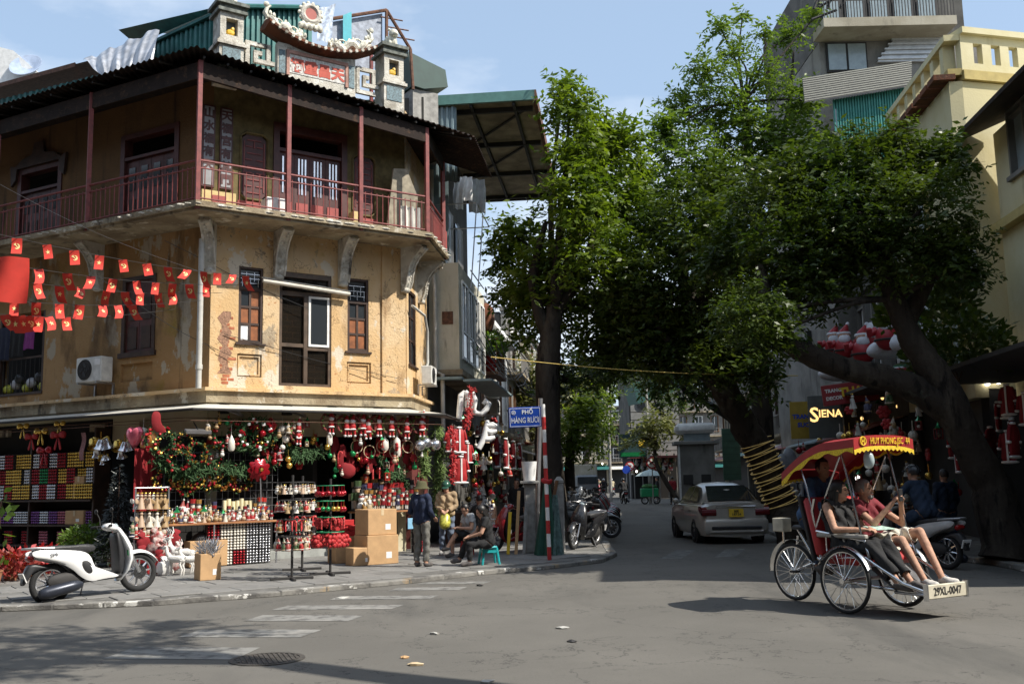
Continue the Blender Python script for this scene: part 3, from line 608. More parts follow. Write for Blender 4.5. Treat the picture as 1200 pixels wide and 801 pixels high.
for i, (a, b) in enumerate(zip(rail_pts[:-1], rail_pts[1:])):  # dark beam and boarding, added to block light and deepen the under-eave black
    z0, z1 = (10.50, 10.46) if i == 0 else (10.46, 10.02) if i == 1 else (10.02, 10.0)
    dn = Vector((0, .05, 0)); vs = [Vector((p.x, p.y + q, z - h)) for p, z in ((a, z0), (b, z1)) for q in (-.04, .04) for h in (.36, 0)]; MB().add([tuple(v) for v in vs], [(0, 4, 5, 1), (2, 3, 7, 6), (0, 2, 6, 4), (1, 5, 7, 3)]).build('shade_beam', MATS['eave'], house)
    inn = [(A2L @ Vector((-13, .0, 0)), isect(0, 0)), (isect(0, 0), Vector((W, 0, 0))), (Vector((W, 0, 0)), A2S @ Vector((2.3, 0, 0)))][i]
    MB().add([(a.x, a.y, z0 - .02), (b.x, b.y, z1 - .02), (inn[1].x, inn[1].y, z1 + .1), (inn[0].x, inn[0].y, z0 + .1)], [(0, 1, 2, 3)]).build('shade_boarding', MATS['eave'], house)
# ---------------------------------------------------------------- ornate gable above the eave
ped = -.32; st = MATS['stucco']; g_ = MB()
g = MB().box(1.30, 3.22, ped - .05, ped + .12, 10.6, 11.62).build('gable_board', st, house)
MB().box(1.57, 2.95, ped - .062, ped - .051, 10.95, 11.40).build('gable_field', mat('gablefield', (.58, .56, .52), .9, var=.3, scale=20), g)
for q in ((1.50, 1.57, 10.88, 11.48), (2.95, 3.02, 10.88, 11.48), (1.57, 2.95, 11.40, 11.48)): MB().box(q[0], q[1], ped - .09, ped - .051, q[2], q[3]).build('moulding', mat('pinkstucco', (.42, .24, .19), .9, var=.3), g)
for i, ch in enumerate('祠重昌天'): text(ch, .33, mat('charred', (.48, .10, .07), .8), g, T(1.76 + i * .335, ped - .066, 11.13), 'character', bold=.016)
for x in (1.40, 3.12):
    MB().box(x - .07, x + .07, ped - .065, ped - .051, 10.9, 11.45).build('tile_panel', mat('bluetile', (.10, .16, .18), .5, var=.6, scale=25), g)
def curve(u):   # sagging ridge with raised ends
    s2 = (u - .5) * 2; return 1.0 + 2.66 * u, 11.66 + .36 * abs(s2) ** 2.2
rings = []
for k in range(21):
    x, z = curve(k / 20); rings.append([(x, ped - .34, z - .08), (x, ped - .34, z - .02), (x, ped, z + .06), (x, ped + .3, z - .02), (x, ped + .3, z - .08), (x, ped, z - .16)])
MB().loft(rings).build('gable_roof', MATS['tilerust'], house)
for k in range(17):
    x, z = curve((k + .5) / 17); MB().cyl((x, ped - .36, z - .06), (x, ped - .3, z - .06), .04, n=8).build('tile_end', st, house)
gr = MB()
for k in range(20):
    x, z = curve(k / 20); x2, z2 = curve((k + 1) / 20); gr.cyl((x, ped, z + .07), (x2, ped, z2 + .07), .055, n=6)
gr.build('ridge', st, house)
def dragon(x0, x1, sgn):
    mb = MB(); n = 26; pts = []; rr = []
    for k in range(n):
        t_ = k / (n - 1); x = x0 + (x1 - x0) * t_; u = (x - 1.0) / 2.66; _, z = curve(min(1, max(0, u))); pts.append((x, ped - .03 + .04 * math.sin(t_ * 20), z + .15 + .07 * math.sin(t_ * 15))); rr.append(.05 + .06 * math.sin(math.pi * t_))
    mb.tube(pts, rr, 7)
    e = Vector(pts[-1]); mb.tube([e, e + Vector((sgn * .07, 0, .1)), e + Vector((sgn * .02, 0, .24)), e + Vector((-sgn * .06, 0, .3))], [.06, .06, .045, .02], 7); mb.ell(e + Vector((sgn * .05, -.02, .3)), (.07, .05, .07), 7, 5)
    for k in range(0, n, 2): p = Vector(pts[k]); mb.ell(p + Vector((0, -.02, .09)), (.045, .04, .075), 5, 4)
    for t_ in (.35, .75):
        p = Vector(pts[int(t_ * (n - 1))]); mb.tube([p + Vector((.12 * math.cos(a), 0, .14 + .12 * math.sin(a))) for a in [i * .6 - 1.5 for i in range(11)]], .022, 5)
    return mb.build('dragon', mat('dragonwhite', (.62, .60, .50), .9, var=.4, scale=14, bump=.5), house, smooth=True)
dragon(1.95, 1.08, -1); dragon(2.55, 3.6, 1)
md = pick(FA, 364, 17, .32); mdl = MB().torus((md.x, ped, md.z), .2, .07, 20, 7).build('medallion', st, house, smooth=True)
MB().cyl((md.x, ped - .03, md.z), (md.x, ped + .02, md.z), .17, n=20).build('medallion_disc', mat('discred', (.34, .08, .06), .6), mdl)
mb = MB()
for k in range(14):
    a = k * 2 * math.pi / 14; mb.ell((md.x + .27 * math.cos(a), ped, md.z + .27 * math.sin(a)), (.05, .04, .05), 5, 4)
for k in range(9): mb.ell((md.x - .24 + k * .06, ped, md.z - .32 + .02 * (k % 2)), (.07, .08, .09), 6, 4)
mb.build('flame_border', MATS['dragonwhite'], mdl, smooth=True)
def pillar(cx, z0):
    w2 = .27; p_ = MB().box(cx - w2, cx + w2, ped - .2, ped + .3, 10.4, z0).box(cx - .33, cx + .33, ped - .26, ped + .36, z0, z0 + .07).build('pillar', st, house)
    z1 = z0 + .07
    MB().box(cx - .29, cx + .29, ped - .22, ped + .32, z1, z1 + .06).box(cx - .26, cx - .13, ped - .2, ped + .3, z1 + .06, z1 + .68).box(cx + .13, cx + .26, ped - .2, ped + .3, z1 + .06, z1 + .68).box(cx - .13, cx + .13, ped - .2, ped + .3, z1 + .06, z1 + .17).box(cx - .13, cx + .13, ped - .2, ped + .3, z1 + .55, z1 + .68).build('niche', st, p_)
    MB().box(cx - .13, cx + .13, ped - .02, ped + .02, z1 + .17, z1 + .55).build('niche_back', mat('greyblue', (.13, .15, .16), .8), p_)
    MB().ell((cx + .01, ped - .09, z1 + .27), (.11, .05, .08), 8, 5).ell((cx + .05, ped - .1, z1 + .35), (.05, .04, .06), 6, 4).build('gilt_relief', mat('gilt', (.66, .40, .03), .5), p_)
    MB().box(cx - .33, cx + .33, ped - .28, ped + .38, z1 + .68, z1 + .75).box(cx - .28, cx + .28, ped - .22, ped + .32, z1 + .75, z1 + .85).box(cx - .36, cx + .36, ped - .3, ped + .4, z1 + .85, z1 + .93).build('cap', mat('capdark', (.15, .16, .14), .9, var=.5, scale=8), p_)
    mb = MB(); z2 = z1 + .93      # seated lion
    mb.ell((cx, ped, z2 + .15), (.15, .2, .16), 9, 7).ell((cx + .02, ped - .14, z2 + .32), (.12, .12, .12), 9, 7).ell((cx + .02, ped - .25, z2 + .29), (.07, .06, .06), 7, 5)
    for sx in (-1, 1): mb.cyl((cx + sx * .08, ped - .16, z2), (cx + sx * .07, ped - .12, z2 + .2), .045, n=6); mb.ell((cx + .02 + sx * .1, ped - .1, z2 + .42), .04, 5, 4); mb.ell((cx + sx * .12, ped + .1, z2 + .08), (.07, .13, .09), 6, 5)
    mb.tube([(cx, ped + .18, z2 + .08), (cx, ped + .26, z2 + .25), (cx, ped + .18, z2 + .38)], [.04, .05, .02], 6); mb.build('lion', MATS['dragonwhite'], p_, smooth=True)
    MB().box(cx - .2, cx + .2, ped - .215, ped - .201, 10.75, z0 - .06).build('panel', MATS['bluetile'], p_)
pillar(.19, 11.2); pillar(4.17, 11.16)
def fret(x0, x1):           # open key-pattern screens between board and pillars
    s_ = (x1 - x0) / 7; pat = ["1111110", "1000010", "1011010", "1010010", "1011111", "1000000", "1111110"]
    for j, row in enumerate(pat):
        k = 0
        while k < 7:
            if row[k] == '1':
                e = k
                while e < 7 and row[e] == '1': e += 1
                MB().box(x0 + k * s_, x0 + e * s_, ped - .03, ped + .05, 11.5 - (j + 1) * .095, 11.5 - j * .095 - .002).build('fretwork_bar', st, house); k = e
            k += 1
fret(.56, 1.24); fret(3.26, 3.84)
# ---------------------------------------------------------------- green sheet metal attic behind the gable
grn = MATS['greenmetal']; attic = thing('metal_attic', 'green corrugated metal attic shed on the corner house roof', 'shed', FA)
def cwall(name, a, b, zb, za, zb2, n, par, m=grn, amp=.025): # vertical ribbed sheet a-b, tops za / zb2
    a = Vector(a); b = Vector(b); nr = Vector((b.y - a.y, a.x - b.x, 0)).normalized()
    return MB().grid(lambda u, v: a.lerp(b, u) + nr * amp * (1 if math.sin(u * n * 2 * math.pi) > 0 else -1) + Vector((0, 0, (zb + (za + (zb2 - za) * u - zb) * v))), n * 8 + 1, 2).build(name, m, par)
q0 = A2L @ Vector((-3.15, 1.0, 0)); qc = isect(-1.0, -1.0)
cwall('ribbed_wall', (q0.x, q0.y, 0), (qc.x, qc.y, 0), 10.9, 12.55, 12.85, 16, attic); cwall('ribbed_wall', (qc.x, qc.y, 0), (2.7, 1.0, 0), 10.9, 12.9, 13.35, 16, attic)
MB().add([tuple(x) for x in ((q0.x - .1, q0.y - .12, 12.6), (qc.x, qc.y - .15, 12.88), (2.85, .85, 13.4), (2.85, 4, 13.7), (-1, 5, 13.5), (q0.x, 5, 13.2))], [(0, 1, 2, 3, 4, 5)]).build('roof_sheet', grn, attic)
MB().cyl((q0.x, q0.y - .1, 12.55), (qc.x, qc.y - .12, 12.83), .06, n=6).cyl((qc.x, qc.y - .12, 12.83), (2.8, .87, 13.36), .06, n=6).build('gutter', grn, attic)
q1 = A2L @ Vector((-13, 1.0, 0)); cwall('ribbed_wall', (q1.x, q1.y, 0), (q0.x, q0.y, 0), 10.9, 12.5, 12.1, 40, attic)
qm = A2L @ Vector((-5.7, .75, 0)); qe = A2L @ Vector((-13, .6, 0)); q5 = A2L @ Vector((-3.1, .7, 0))
MB().add([(qe.x, qe.y, 12.72), (qm.x, qm.y, 12.55), (qm.x + 1, qm.y + 3, 13.0), (qe.x, qe.y + 3, 13.2)], [(0, 1, 2, 3)]).add([(qe.x, qe.y, 12.60), (qm.x, qm.y, 12.43), (qm.x, qm.y, 12.55), (qe.x, qe.y, 12.72)], [(0, 1, 2, 3)]).add([(qm.x, qm.y, 12.5), (q5.x, q5.y, 12.35), (q5.x + 1, q5.y + 3, 12.9), (qm.x + 1, qm.y + 3, 12.95)], [(0, 1, 2, 3)]).build('lean_to_roof', MATS['rust'], attic)
ta, tb, tc_, td = [FL @ pick(FL, *q) for q in ((97, 71, -.55), (187, 33, -.55), (178, 80, .1), (118, 88, .1))]
def drape(u, v):
    p = ta.lerp(tb, u).lerp(td.lerp(tc_, u), v); sag = .16 * math.sin(v * math.pi) + .05 * math.sin(u * 31 + v * 4) * (.3 + v) + .04 * math.sin(u * 53 + v * 9 + 1)
    return p + Vector((.3 * sag, -sag * .8, -.10 * math.sin(u * math.pi) * v + .05 * math.sin(u * 23 + v * 7)))
tag(MB().grid(drape, 60, 24).build('tarpaulin', mat('tarp', (.42, .43, .46), .38, .35, var=.3, scale=4), smooth=True), 'crumpled silver grey tarpaulin draped over the roof edge', 'tarpaulin')
# rusty pipe frame with faded sheets on the roof
fr = thing('pipe_scaffold', 'rusty pipe scaffold with faded blue sheeting behind the gable', 'scaffold', FA); wp = lambda px, py, o_: pick(FA, px, py, o_)
mb = MB(); a = wp(390, 22, -1.4); b = wp(453, 12, -1.4); c = wp(481, 58, -1.4); d0 = wp(453, 62, -1.4); d1 = wp(484, 105, -1.4)
for p, q in ((a, b), (b, c), (b, d0), (c, d1)): MB().cyl(p, q, .045, n=6).build('pipe', MATS['rust'], fr)
for k in range(3): p = b.lerp(c, .25 + k * .25); MB().cyl(p - Vector((.35, 0, 0)), p + Vector((.3, 0, .05)), .02, n=5).build('stub_pipe', MATS['rust'], fr)
for x in ((435, 60), (455, 70)): p = wp(*x, -1.2); MB().cyl(p, p + Vector((0, 0, -1.6)), .05, n=6).build('pipe', MATS['maroon'], fr)
s1 = [wp(*q, -1.5) for q in ((388, 26), (448, 16), (448, 80), (388, 80))]; MB().add([tuple(p) for p in s1] + [tuple(p + Vector((0, .02, 0))) for p in s1], [(0, 1, 2, 3), (7, 6, 5, 4)]).build('sheeting', mat('meshsheet', (.33, .36, .42), .8, var=.25, scale=9), fr)
s2 = [wp(*q, -1.35) for q in ((402, 18), (412, 14), (412, 60), (402, 60))]; MB().add([tuple(p) for p in s2], [(0, 1, 2, 3)]).build('tarp_strip', mat('tealtarp', (.05, .38, .45), .6), fr)
tw = [wp(*q, -1.0) for q in ((374, 10), (393, 5), (388, 50), (372, 48))]
tag(MB().grid(lambda u, v: tw[0].lerp(tw[1], u).lerp(tw[3].lerp(tw[2], u), v) + Vector((0, -.05 * math.sin(u * 9 + v * 5), 0)), 14, 10).build('towel', mat('checktowel', (.52, .58, .68), .9, var=.35, scale=9), smooth=True, M=FA), 'pale blue checked towel hung out behind the gable medallion', 'towel')
nr = thing('rooftop_shelter', 'dark green tent shelter on the roof right of the gable', 'shelter', FA)
a = [wp(*q, -2) for q in ((478, 60), (498, 70), (522, 82), (525, 102), (497, 104), (484, 100))]
MB().prism([(p.x, p.z) for p in a], 2.0, 3.6).build('shelter_roof', mat('darkgreen', (.025, .06, .05), .6), nr)
MB().box(a[4].x - .3, a[4].x + .5, 2.1, 3.5, 10.4, a[4].z - .01).build('shelter_wall', MATS['concrete'], nr)
# drain pipes and cables on the facade
MB().cyl((-.25, -.14, 3.7), (-.25, -.14, 6.9), .06, n=9).cyl((-.25, -.14, 4.1), (-.25, -.14, 4.2), .075, n=9).build('drain_pipe', mat('pvc', (.50, .49, .45), .5), house, smooth=True)
MB(A2S).tube([(.1, -.12, 5.9), (.75, -.3, 5.75), (1.0, -.32, 5.4), (1.0, -.32, 4.6), (.75, -.25, 4.2)], .035, 7).build('hose', MATS['pvc'], house, smooth=True)
for (a, b, s2) in (((-2.3, 5.9), (.5, 4.4), .1), ((.3, 4.9), (4.5, 4.1), .05), ((-1, 6.8), (2.2, 5.6), .05)):
    MB().tube([(a[0] + (b[0] - a[0]) * k / 8, -.03 - .05 * math.sin(k), a[1] + (b[1] - a[1]) * k / 8 - s2 * math.sin(k * math.pi / 8)) for k in range(9)], .007, 4).build('cable', MATS['black'], house)
# air conditioners
mat('blackplastic', (.025, .025, .027), .45)
def aircon(M, lab, s=1.):
    t_ = thing('air_conditioner', lab, 'air conditioner', M @ S(s), 'air conditioner units on the walls')
    MB().rbox(-.42, .42, -.16, .16, 0, .56, .02).build('casing', mat('acwhite', (.62, .61, .57), .5, var=.15), t_)
    fn_ = MB(); fn_.cyl((-.12, -.168, .28), (-.12, -.161, .28), .235, n=24); fa = fn_.build('fan_opening', MATS['dark'], t_)
    for k in range(1, 5): MB().torus((-.12, -.178, .28), k * .055, .005, 24, 4).build('grille_ring', MATS['dark'], fa)
    for k in range(4): MB().cb((-.12 + .1 * math.cos(k * 1.57), -.172, .28 + .1 * math.sin(k * 1.57)), (.12, .006, .06), (0, -90 * k - 30, 0)).build('fan_blade', MATS['blackplastic'], fa)
    MB().rbox(.2, .38, -.168, -.161, .36, .5, .003).build('badge_plate', MATS['white'], t_)
    for x in (-.3, .3): MB().box(x - .02, x + .02, -.2, .3, -.04, -.002).box(x - .02, x + .02, .26, .3, -.3, -.04).build('wall_bracket', MATS['steel'], t_)
p = pick(FL, 110, 448, .3); aircon(FL @ T(p.x, p.y, p.z), 'white air conditioner unit with round fan under the balcony by the dark shutter')
aircon(FS @ T(1.0, -.35, 4.05), 'white air conditioner unit beside the hose on the house corner', .8)
# laundry and clutter in the open window
for k, (x, w_, h_, c) in enumerate(((-6.85, .42, .8, 'navy'), (-6.35, .5, .75, 'black'), (-5.9, .35, .6, 'purple'))):
    m = mat({'navy': 'navycloth', 'black': 'blackcloth', 'purple': 'purplecloth'}[c], {'navy': (.02, .025, .05), 'black': (.015, .015, .016), 'purple': (.25, .05, .22)}[c], .9, bump=.2)
    z1 = 5.65; o_ = MB(FL).grid(lambda u, v: (x - w_ / 2 + w_ * u + .02 * math.sin(v * 5), -.06 + .03 * math.sin(u * 14) * v, z1 - h_ * v - .05 * abs(u - .5)), 14, 8).build('hanging_shirt', m, smooth=True)
    tag(o_, ['navy shirt drying in the open window above the bauble shelves', 'black shirt drying in the open window above the bauble shelves', 'purple cloth hanging in the open window behind the flags'][k], 'laundry')
for k in range(7):
    x = -6.9 + k * .22; tag(MB(FL).ell((x, .16 + .05 * (k % 2), 4.12 + .12 * (k % 3)), (.16, .12, .13), 9, 6).build('plastic_bag', mat(['bagyellow', 'bagwhite', 'bagblack'][k % 3], [(.5, .5, .06), (.5, .5, .52), (.03, .03, .03)][k % 3], .35), smooth=True), ['yellow plastic bag heaped in the open window under the laundry', 'white plastic bag heaped in the open window under the laundry', 'black plastic bag heaped in the open window under the laundry'][k % 3], 'bag', 'plastic bags in the open window')
# things standing on the balcony
tag(MB(FA).rbox(.95, 1.45, -.75, -.35, 7.47, 7.86, .02).box(1.02, 1.38, -.757, -.751, 7.52, 7.80).build('cooler_box', MATS['white_paint']), 'white storage box standing on the balcony behind the railing', 'box')
tag(MB(FA).grid(lambda u, v: (4.1 + .55 * u, -.95 + .05 * math.sin(u * 20), 8.05 - .55 * v), 24, 4).build('striped_cloth', mat('clothwhite', (.66, .64, .58), .9), smooth=True), 'white striped cloth hung on the balcony railing', 'cloth')
tag(MB(FA).prism([(4.0, 7.5), (4.75, 7.5), (4.85, 8.5), (4.55, 9.15), (4.2, 9.1)], -.42, -.36).build('leaning_board', mat('oldboard', (.30, .26, .19), .8, var=.3)), 'large pale board leaning on the balcony wall', 'board')
# white neighbour's roof beyond the left side
nb = thing('white_rooftop', 'white rooftop parapet with satellite dish beyond the green attic', 'building', T(-24, 44, 0))
p = P(0, 68, 44); p2 = P(30, 95, 44); MB(T(24, -44, 0)).prism([(p.x - 6, 0), (p2.x + .8, 0), (p2.x + .8, p2.z + .2), (p.x + .6, p.z + .35), (p.x - 6, p.z + 2.2)], 44, 52).build('wall', MATS['white_paint'], nb)
d_ = P(33, 82, 44); MB(T(24, -44, 0) @ T(d_.x, d_.y, d_.z) @ RX(60)).lathe([(.05, 0), (.35, .05), (.6, .16), (.75, .3), (.7, .3), (.33, .07), (.05, .02)], 18).build('satellite_dish', mat('dishblue', (.35, .42, .55), .5), nb, smooth=True)
# ================================================================ the ground floor: Christmas shop
def qA(px, py, o_): return FA @ pick(FA, px, py, o_)
def qL(px, py, o_): return FL @ pick(FL, px, py, o_)
def qS(px, py, o_): return FS @ pick(FS, px, py, o_)
RA = FA.to_3x3().to_4x4(); RL = FL.to_3x3().to_4x4(); RS = FS.to_3x3().to_4x4()
# shell of the ground floor
layers('creamwall', (.56, .50, .33), [((.62, .57, .42), 1, (1, 1, 1), .42, .6), ((.33, .28, .18), 1.6, (1, 1, .3), .58, .75)], .8, .2, 20)
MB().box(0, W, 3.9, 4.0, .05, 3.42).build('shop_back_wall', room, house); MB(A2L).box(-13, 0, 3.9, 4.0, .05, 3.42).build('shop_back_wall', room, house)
c = isect(0, 0); MB().slab([(c.x, c.y), (W, 0), (W, 3.9), (c.x - .5, 3.9)], 3.36, 3.41).build('shop_ceiling', room, house)
cl = MB(A2L); cl.box(-13, -.02, .0, 3.88, 3.36, 3.41).build('shop_ceiling', room, house)
MB().box(0, W, .05, 3.88, .05, .24).build('shop_floor', mat('shopstep', (.30, .31, .29), .8, var=.2), house); MB(A2L).box(-13, -.3, .05, 3.88, .05, .2).build('shop_floor', MATS['shopstep'], house)
MB().box(-.0, .22, .02, .3, .05, 3.36).build('column', MATS['creamwall'], house); MB().box(W - .22, W - .01, .02, .4, .05, 3.36).build('column', MATS['creamwall'], house); MB(A2S).box(.6, 2.6, .02, .25, .05, 3.42).build('shop_side_wall', mat('redsheet', (.13, .03, .025), .7, var=.3), house)
MB(A2L).box(-5.2, -5.0, .02, .3, .05, 3.36).build('column', MATS['creamwall'], house); MB(A2L).box(-12.9, -10.2, .02, .3, .05, 3.36).build('column', MATS['ochreshade'], house)
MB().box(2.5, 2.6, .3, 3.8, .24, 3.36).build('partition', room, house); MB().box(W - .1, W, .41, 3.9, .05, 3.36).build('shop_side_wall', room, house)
MB().box(.0, W, -.06, .0, 2.72, 3.418).build('fascia', MATS['creamwall'], house); MB(A2L).box(-13, .03, -.06, .0, 2.72, 3.418).build('fascia', MATS['creamwall'], house)
aw = outline(1.0, 1.0, W + .5, 2.2); ai = [A2L @ Vector((-13, .0, 0)), isect(0.0, 0.0), Vector((W - .05, 0, 0)), A2S @ Vector((2.2, .0, 0))]
vs = [(p.x, p.y, 3.22) for p in aw] + [(p.x, p.y, 3.40) for p in ai]
MB().add(vs + [(x, y, z - .03) for x, y, z in vs], [(0, 1, 5, 4), (1, 2, 6, 5), (2, 3, 7, 6), (12, 13, 9, 8), (13, 14, 10, 9), (14, 15, 11, 10), (8, 9, 1, 0), (9, 10, 2, 1), (10, 11, 3, 2)]).build('canopy', MATS['canvas'], house)
for a, b in zip(aw[:-1], aw[1:]): MB().cyl((a.x, a.y, 3.20), (b.x, b.y, 3.20), .028, n=6).build('canopy_bar', MATS['dark'], house)
for a, b in zip(aw[:2], aw[1:3]):
    MB().cyl((a.x, a.y + .12, 2.98), (b.x, b.y + .12, 2.98), .007, n=5).build('hanging_rod', MATS['rust'], house); MB().cyl((a.x, a.y + .5, 3.06), (b.x, b.y + .5, 3.06), .007, n=5).build('hanging_rod', MATS['rust'], house)
for x in (.3, 1.7, 2.75, 3.9):
    MB().tube([(x, -.06, 3.3), (x + .28, -.5, 3.12), (x + .02, -.95, 3.18)], .03, 6).build('awning_arm', MATS['steel'], house); MB().cb((x, -.12, 3.28), (.2, .14, .2)).build('arm_joint', MATS['dark'], house)
for x in (-1.6, -3.2, -4.8, -6.6): MB(A2L).cb((x, -.12, 3.02), (.5, .12, .16)).build('fascia_box', MATS['oldplaster'], house)
# floodlights under the canopy
for p_, lab in ((qA(232, 505, .8), 'slim grey floodlight under the canopy at the house corner'),):
    t = thing('floodlight', lab, 'floodlight', T(p_) @ RA); MB().cb((0, 0, 0), (.5, .16, .06), (20, 0, 0)).build('lamp_head', MATS['steel'], t); MB().cyl((0, 0, .03), (0, .3, .2), .015, n=5).build('lamp_arm', MATS['dark'], t)
# ---------------- kinds of goods (meshes shared between alike pieces)
def wreath_mesh(seed, R=.24, berries=('redball', 'gold'), leaf='pine', nb=26, nl=170):
    rd = random.Random(seed); mb = MB()
    for k in range(nl):
        a = rd.uniform(0, 6.283); r = R + rd.gauss(0, .035); p = Vector((r * math.cos(a), rd.gauss(0, .035), r * math.sin(a))); d = Vector((rd.gauss(0, 1), rd.gauss(0, .7), rd.gauss(0, 1))).normalized() * rd.uniform(.05, .1); s2 = d.orthogonal().normalized() * .016
        mb.add([p - s2, p + s2, p + d + s2 * .3, p + d - s2 * .3], [(0, 1, 2, 3)])
    for k in range(nb):
        a = rd.uniform(0, 6.283); r = R + rd.gauss(0, .03); mb.c = 1 + k % 2; mb.ell((r * math.cos(a), -.05 + rd.gauss(0, .015), r * math.sin(a)), rd.uniform(.018, .04), 6, 4)
    mb.c = 0; mb.torus((0, 0, 0), R, .03, 18, 5)
    return mb.mesh('wreath', [MATS[leaf], MATS[berries[0]], MATS[berries[1]]])
WR = [wreath_mesh(i, .24 + .02 * (i % 3), [('redball', 'gold'), ('redball', 'red'), ('gold', 'redball'), ('redball', 'white')][i % 4], 'pine') for i in range(6)]
WG = [wreath_mesh(20 + i, .20, ('gold', 'rustball') if i % 2 else ('gold', 'redball'), 'pine', 40, 120) for i in range(3)] if mat('rustball', (.35, .12, .03), .3, .4) else 0
def santa_wreath(seed):
    rd = random.Random(seed); mb = MB(); mb.torus((0, 0, 0), .2, .035, 20, 6)
    mb.c = 1; mb.ell((.02, -.07, -.05), (.075, .06, .11), 9, 6); mb.cyl((.02, -.07, .10), (.05, -.07, .24), .065, .005, 8); mb.cyl((-.02, -.07, -.14), (-.03, -.08, -.26), .03, .025, 6); mb.cyl((.06, -.07, -.14), (.07, -.08, -.26), .03, .025, 6)
    mb.c = 2; mb.ell((.02, -.085, .07), (.065, .05, .06), 8, 6); mb.ell((.055, -.07, .25), .028, 6, 4); mb.ell((-.03, -.08, -.27), .033, 6, 4); mb.ell((.07, -.08, -.27), .033, 6, 4); mb.ell((.02, -.09, -.12), (.08, .065, .025), 8, 4)
    mb.c = 3
    for k in range(12): a = rd.uniform(0, 6.28); mb.ell((.2 * math.cos(a), -.03, .2 * math.sin(a)), .03, 6, 4)
    return mb.mesh('santa_wreath', [MATS['maroon'], MATS['red'], MATS['white'], MATS['pinelight']], True)
SW = [santa_wreath(i) for i in range(2)]
def bow_mesh(m):
    mb = MB()
    for s2 in (-1, 1):
        mb.pillow([(0, 0), (s2 * .10, .10), (s2 * .22, .08), (s2 * .22, -.06), (s2 * .10, -.05)], .05); mb.pillow([(0, 0), (s2 * .05, -.10), (s2 * .13, -.28), (s2 * .05, -.30)], .012)
    mb.ell((0, -.03, 0), .05, 8, 6); return mb.mesh('ribbon_bow', m, True)
BOW = {k: bow_mesh(MATS[k]) for k in ('red', 'gold', 'redball')}
def bells_mesh():
    mb = MB(); rd = random.Random(3)
    for k in range(5):
        M = T(rd.uniform(-.16, .16), rd.uniform(-.06, .06), rd.uniform(-.2, .1)) @ RY(rd.uniform(-60, 60)) @ RX(rd.uniform(-30, 50)); mb.c = 0 if k % 2 else 1
        mb.lathe([(.015, .09), (.05, .075), (.065, .02), (.075, -.05), (.11, -.1), (.10, -.1), (.06, -.04)], 12, M)
    mb.c = 0; mb.pillow([(0, .08), (-.2, .2), (-.24, .02), (0, 0), (.24, .02), (.2, .2)], .03); mb.cyl((0, 0, 0), (0, 0, .25), .012, n=5); return mb.mesh('bell_cluster', [MATS['gold'], MATS['silver']], True)
BELL = bells_mesh()
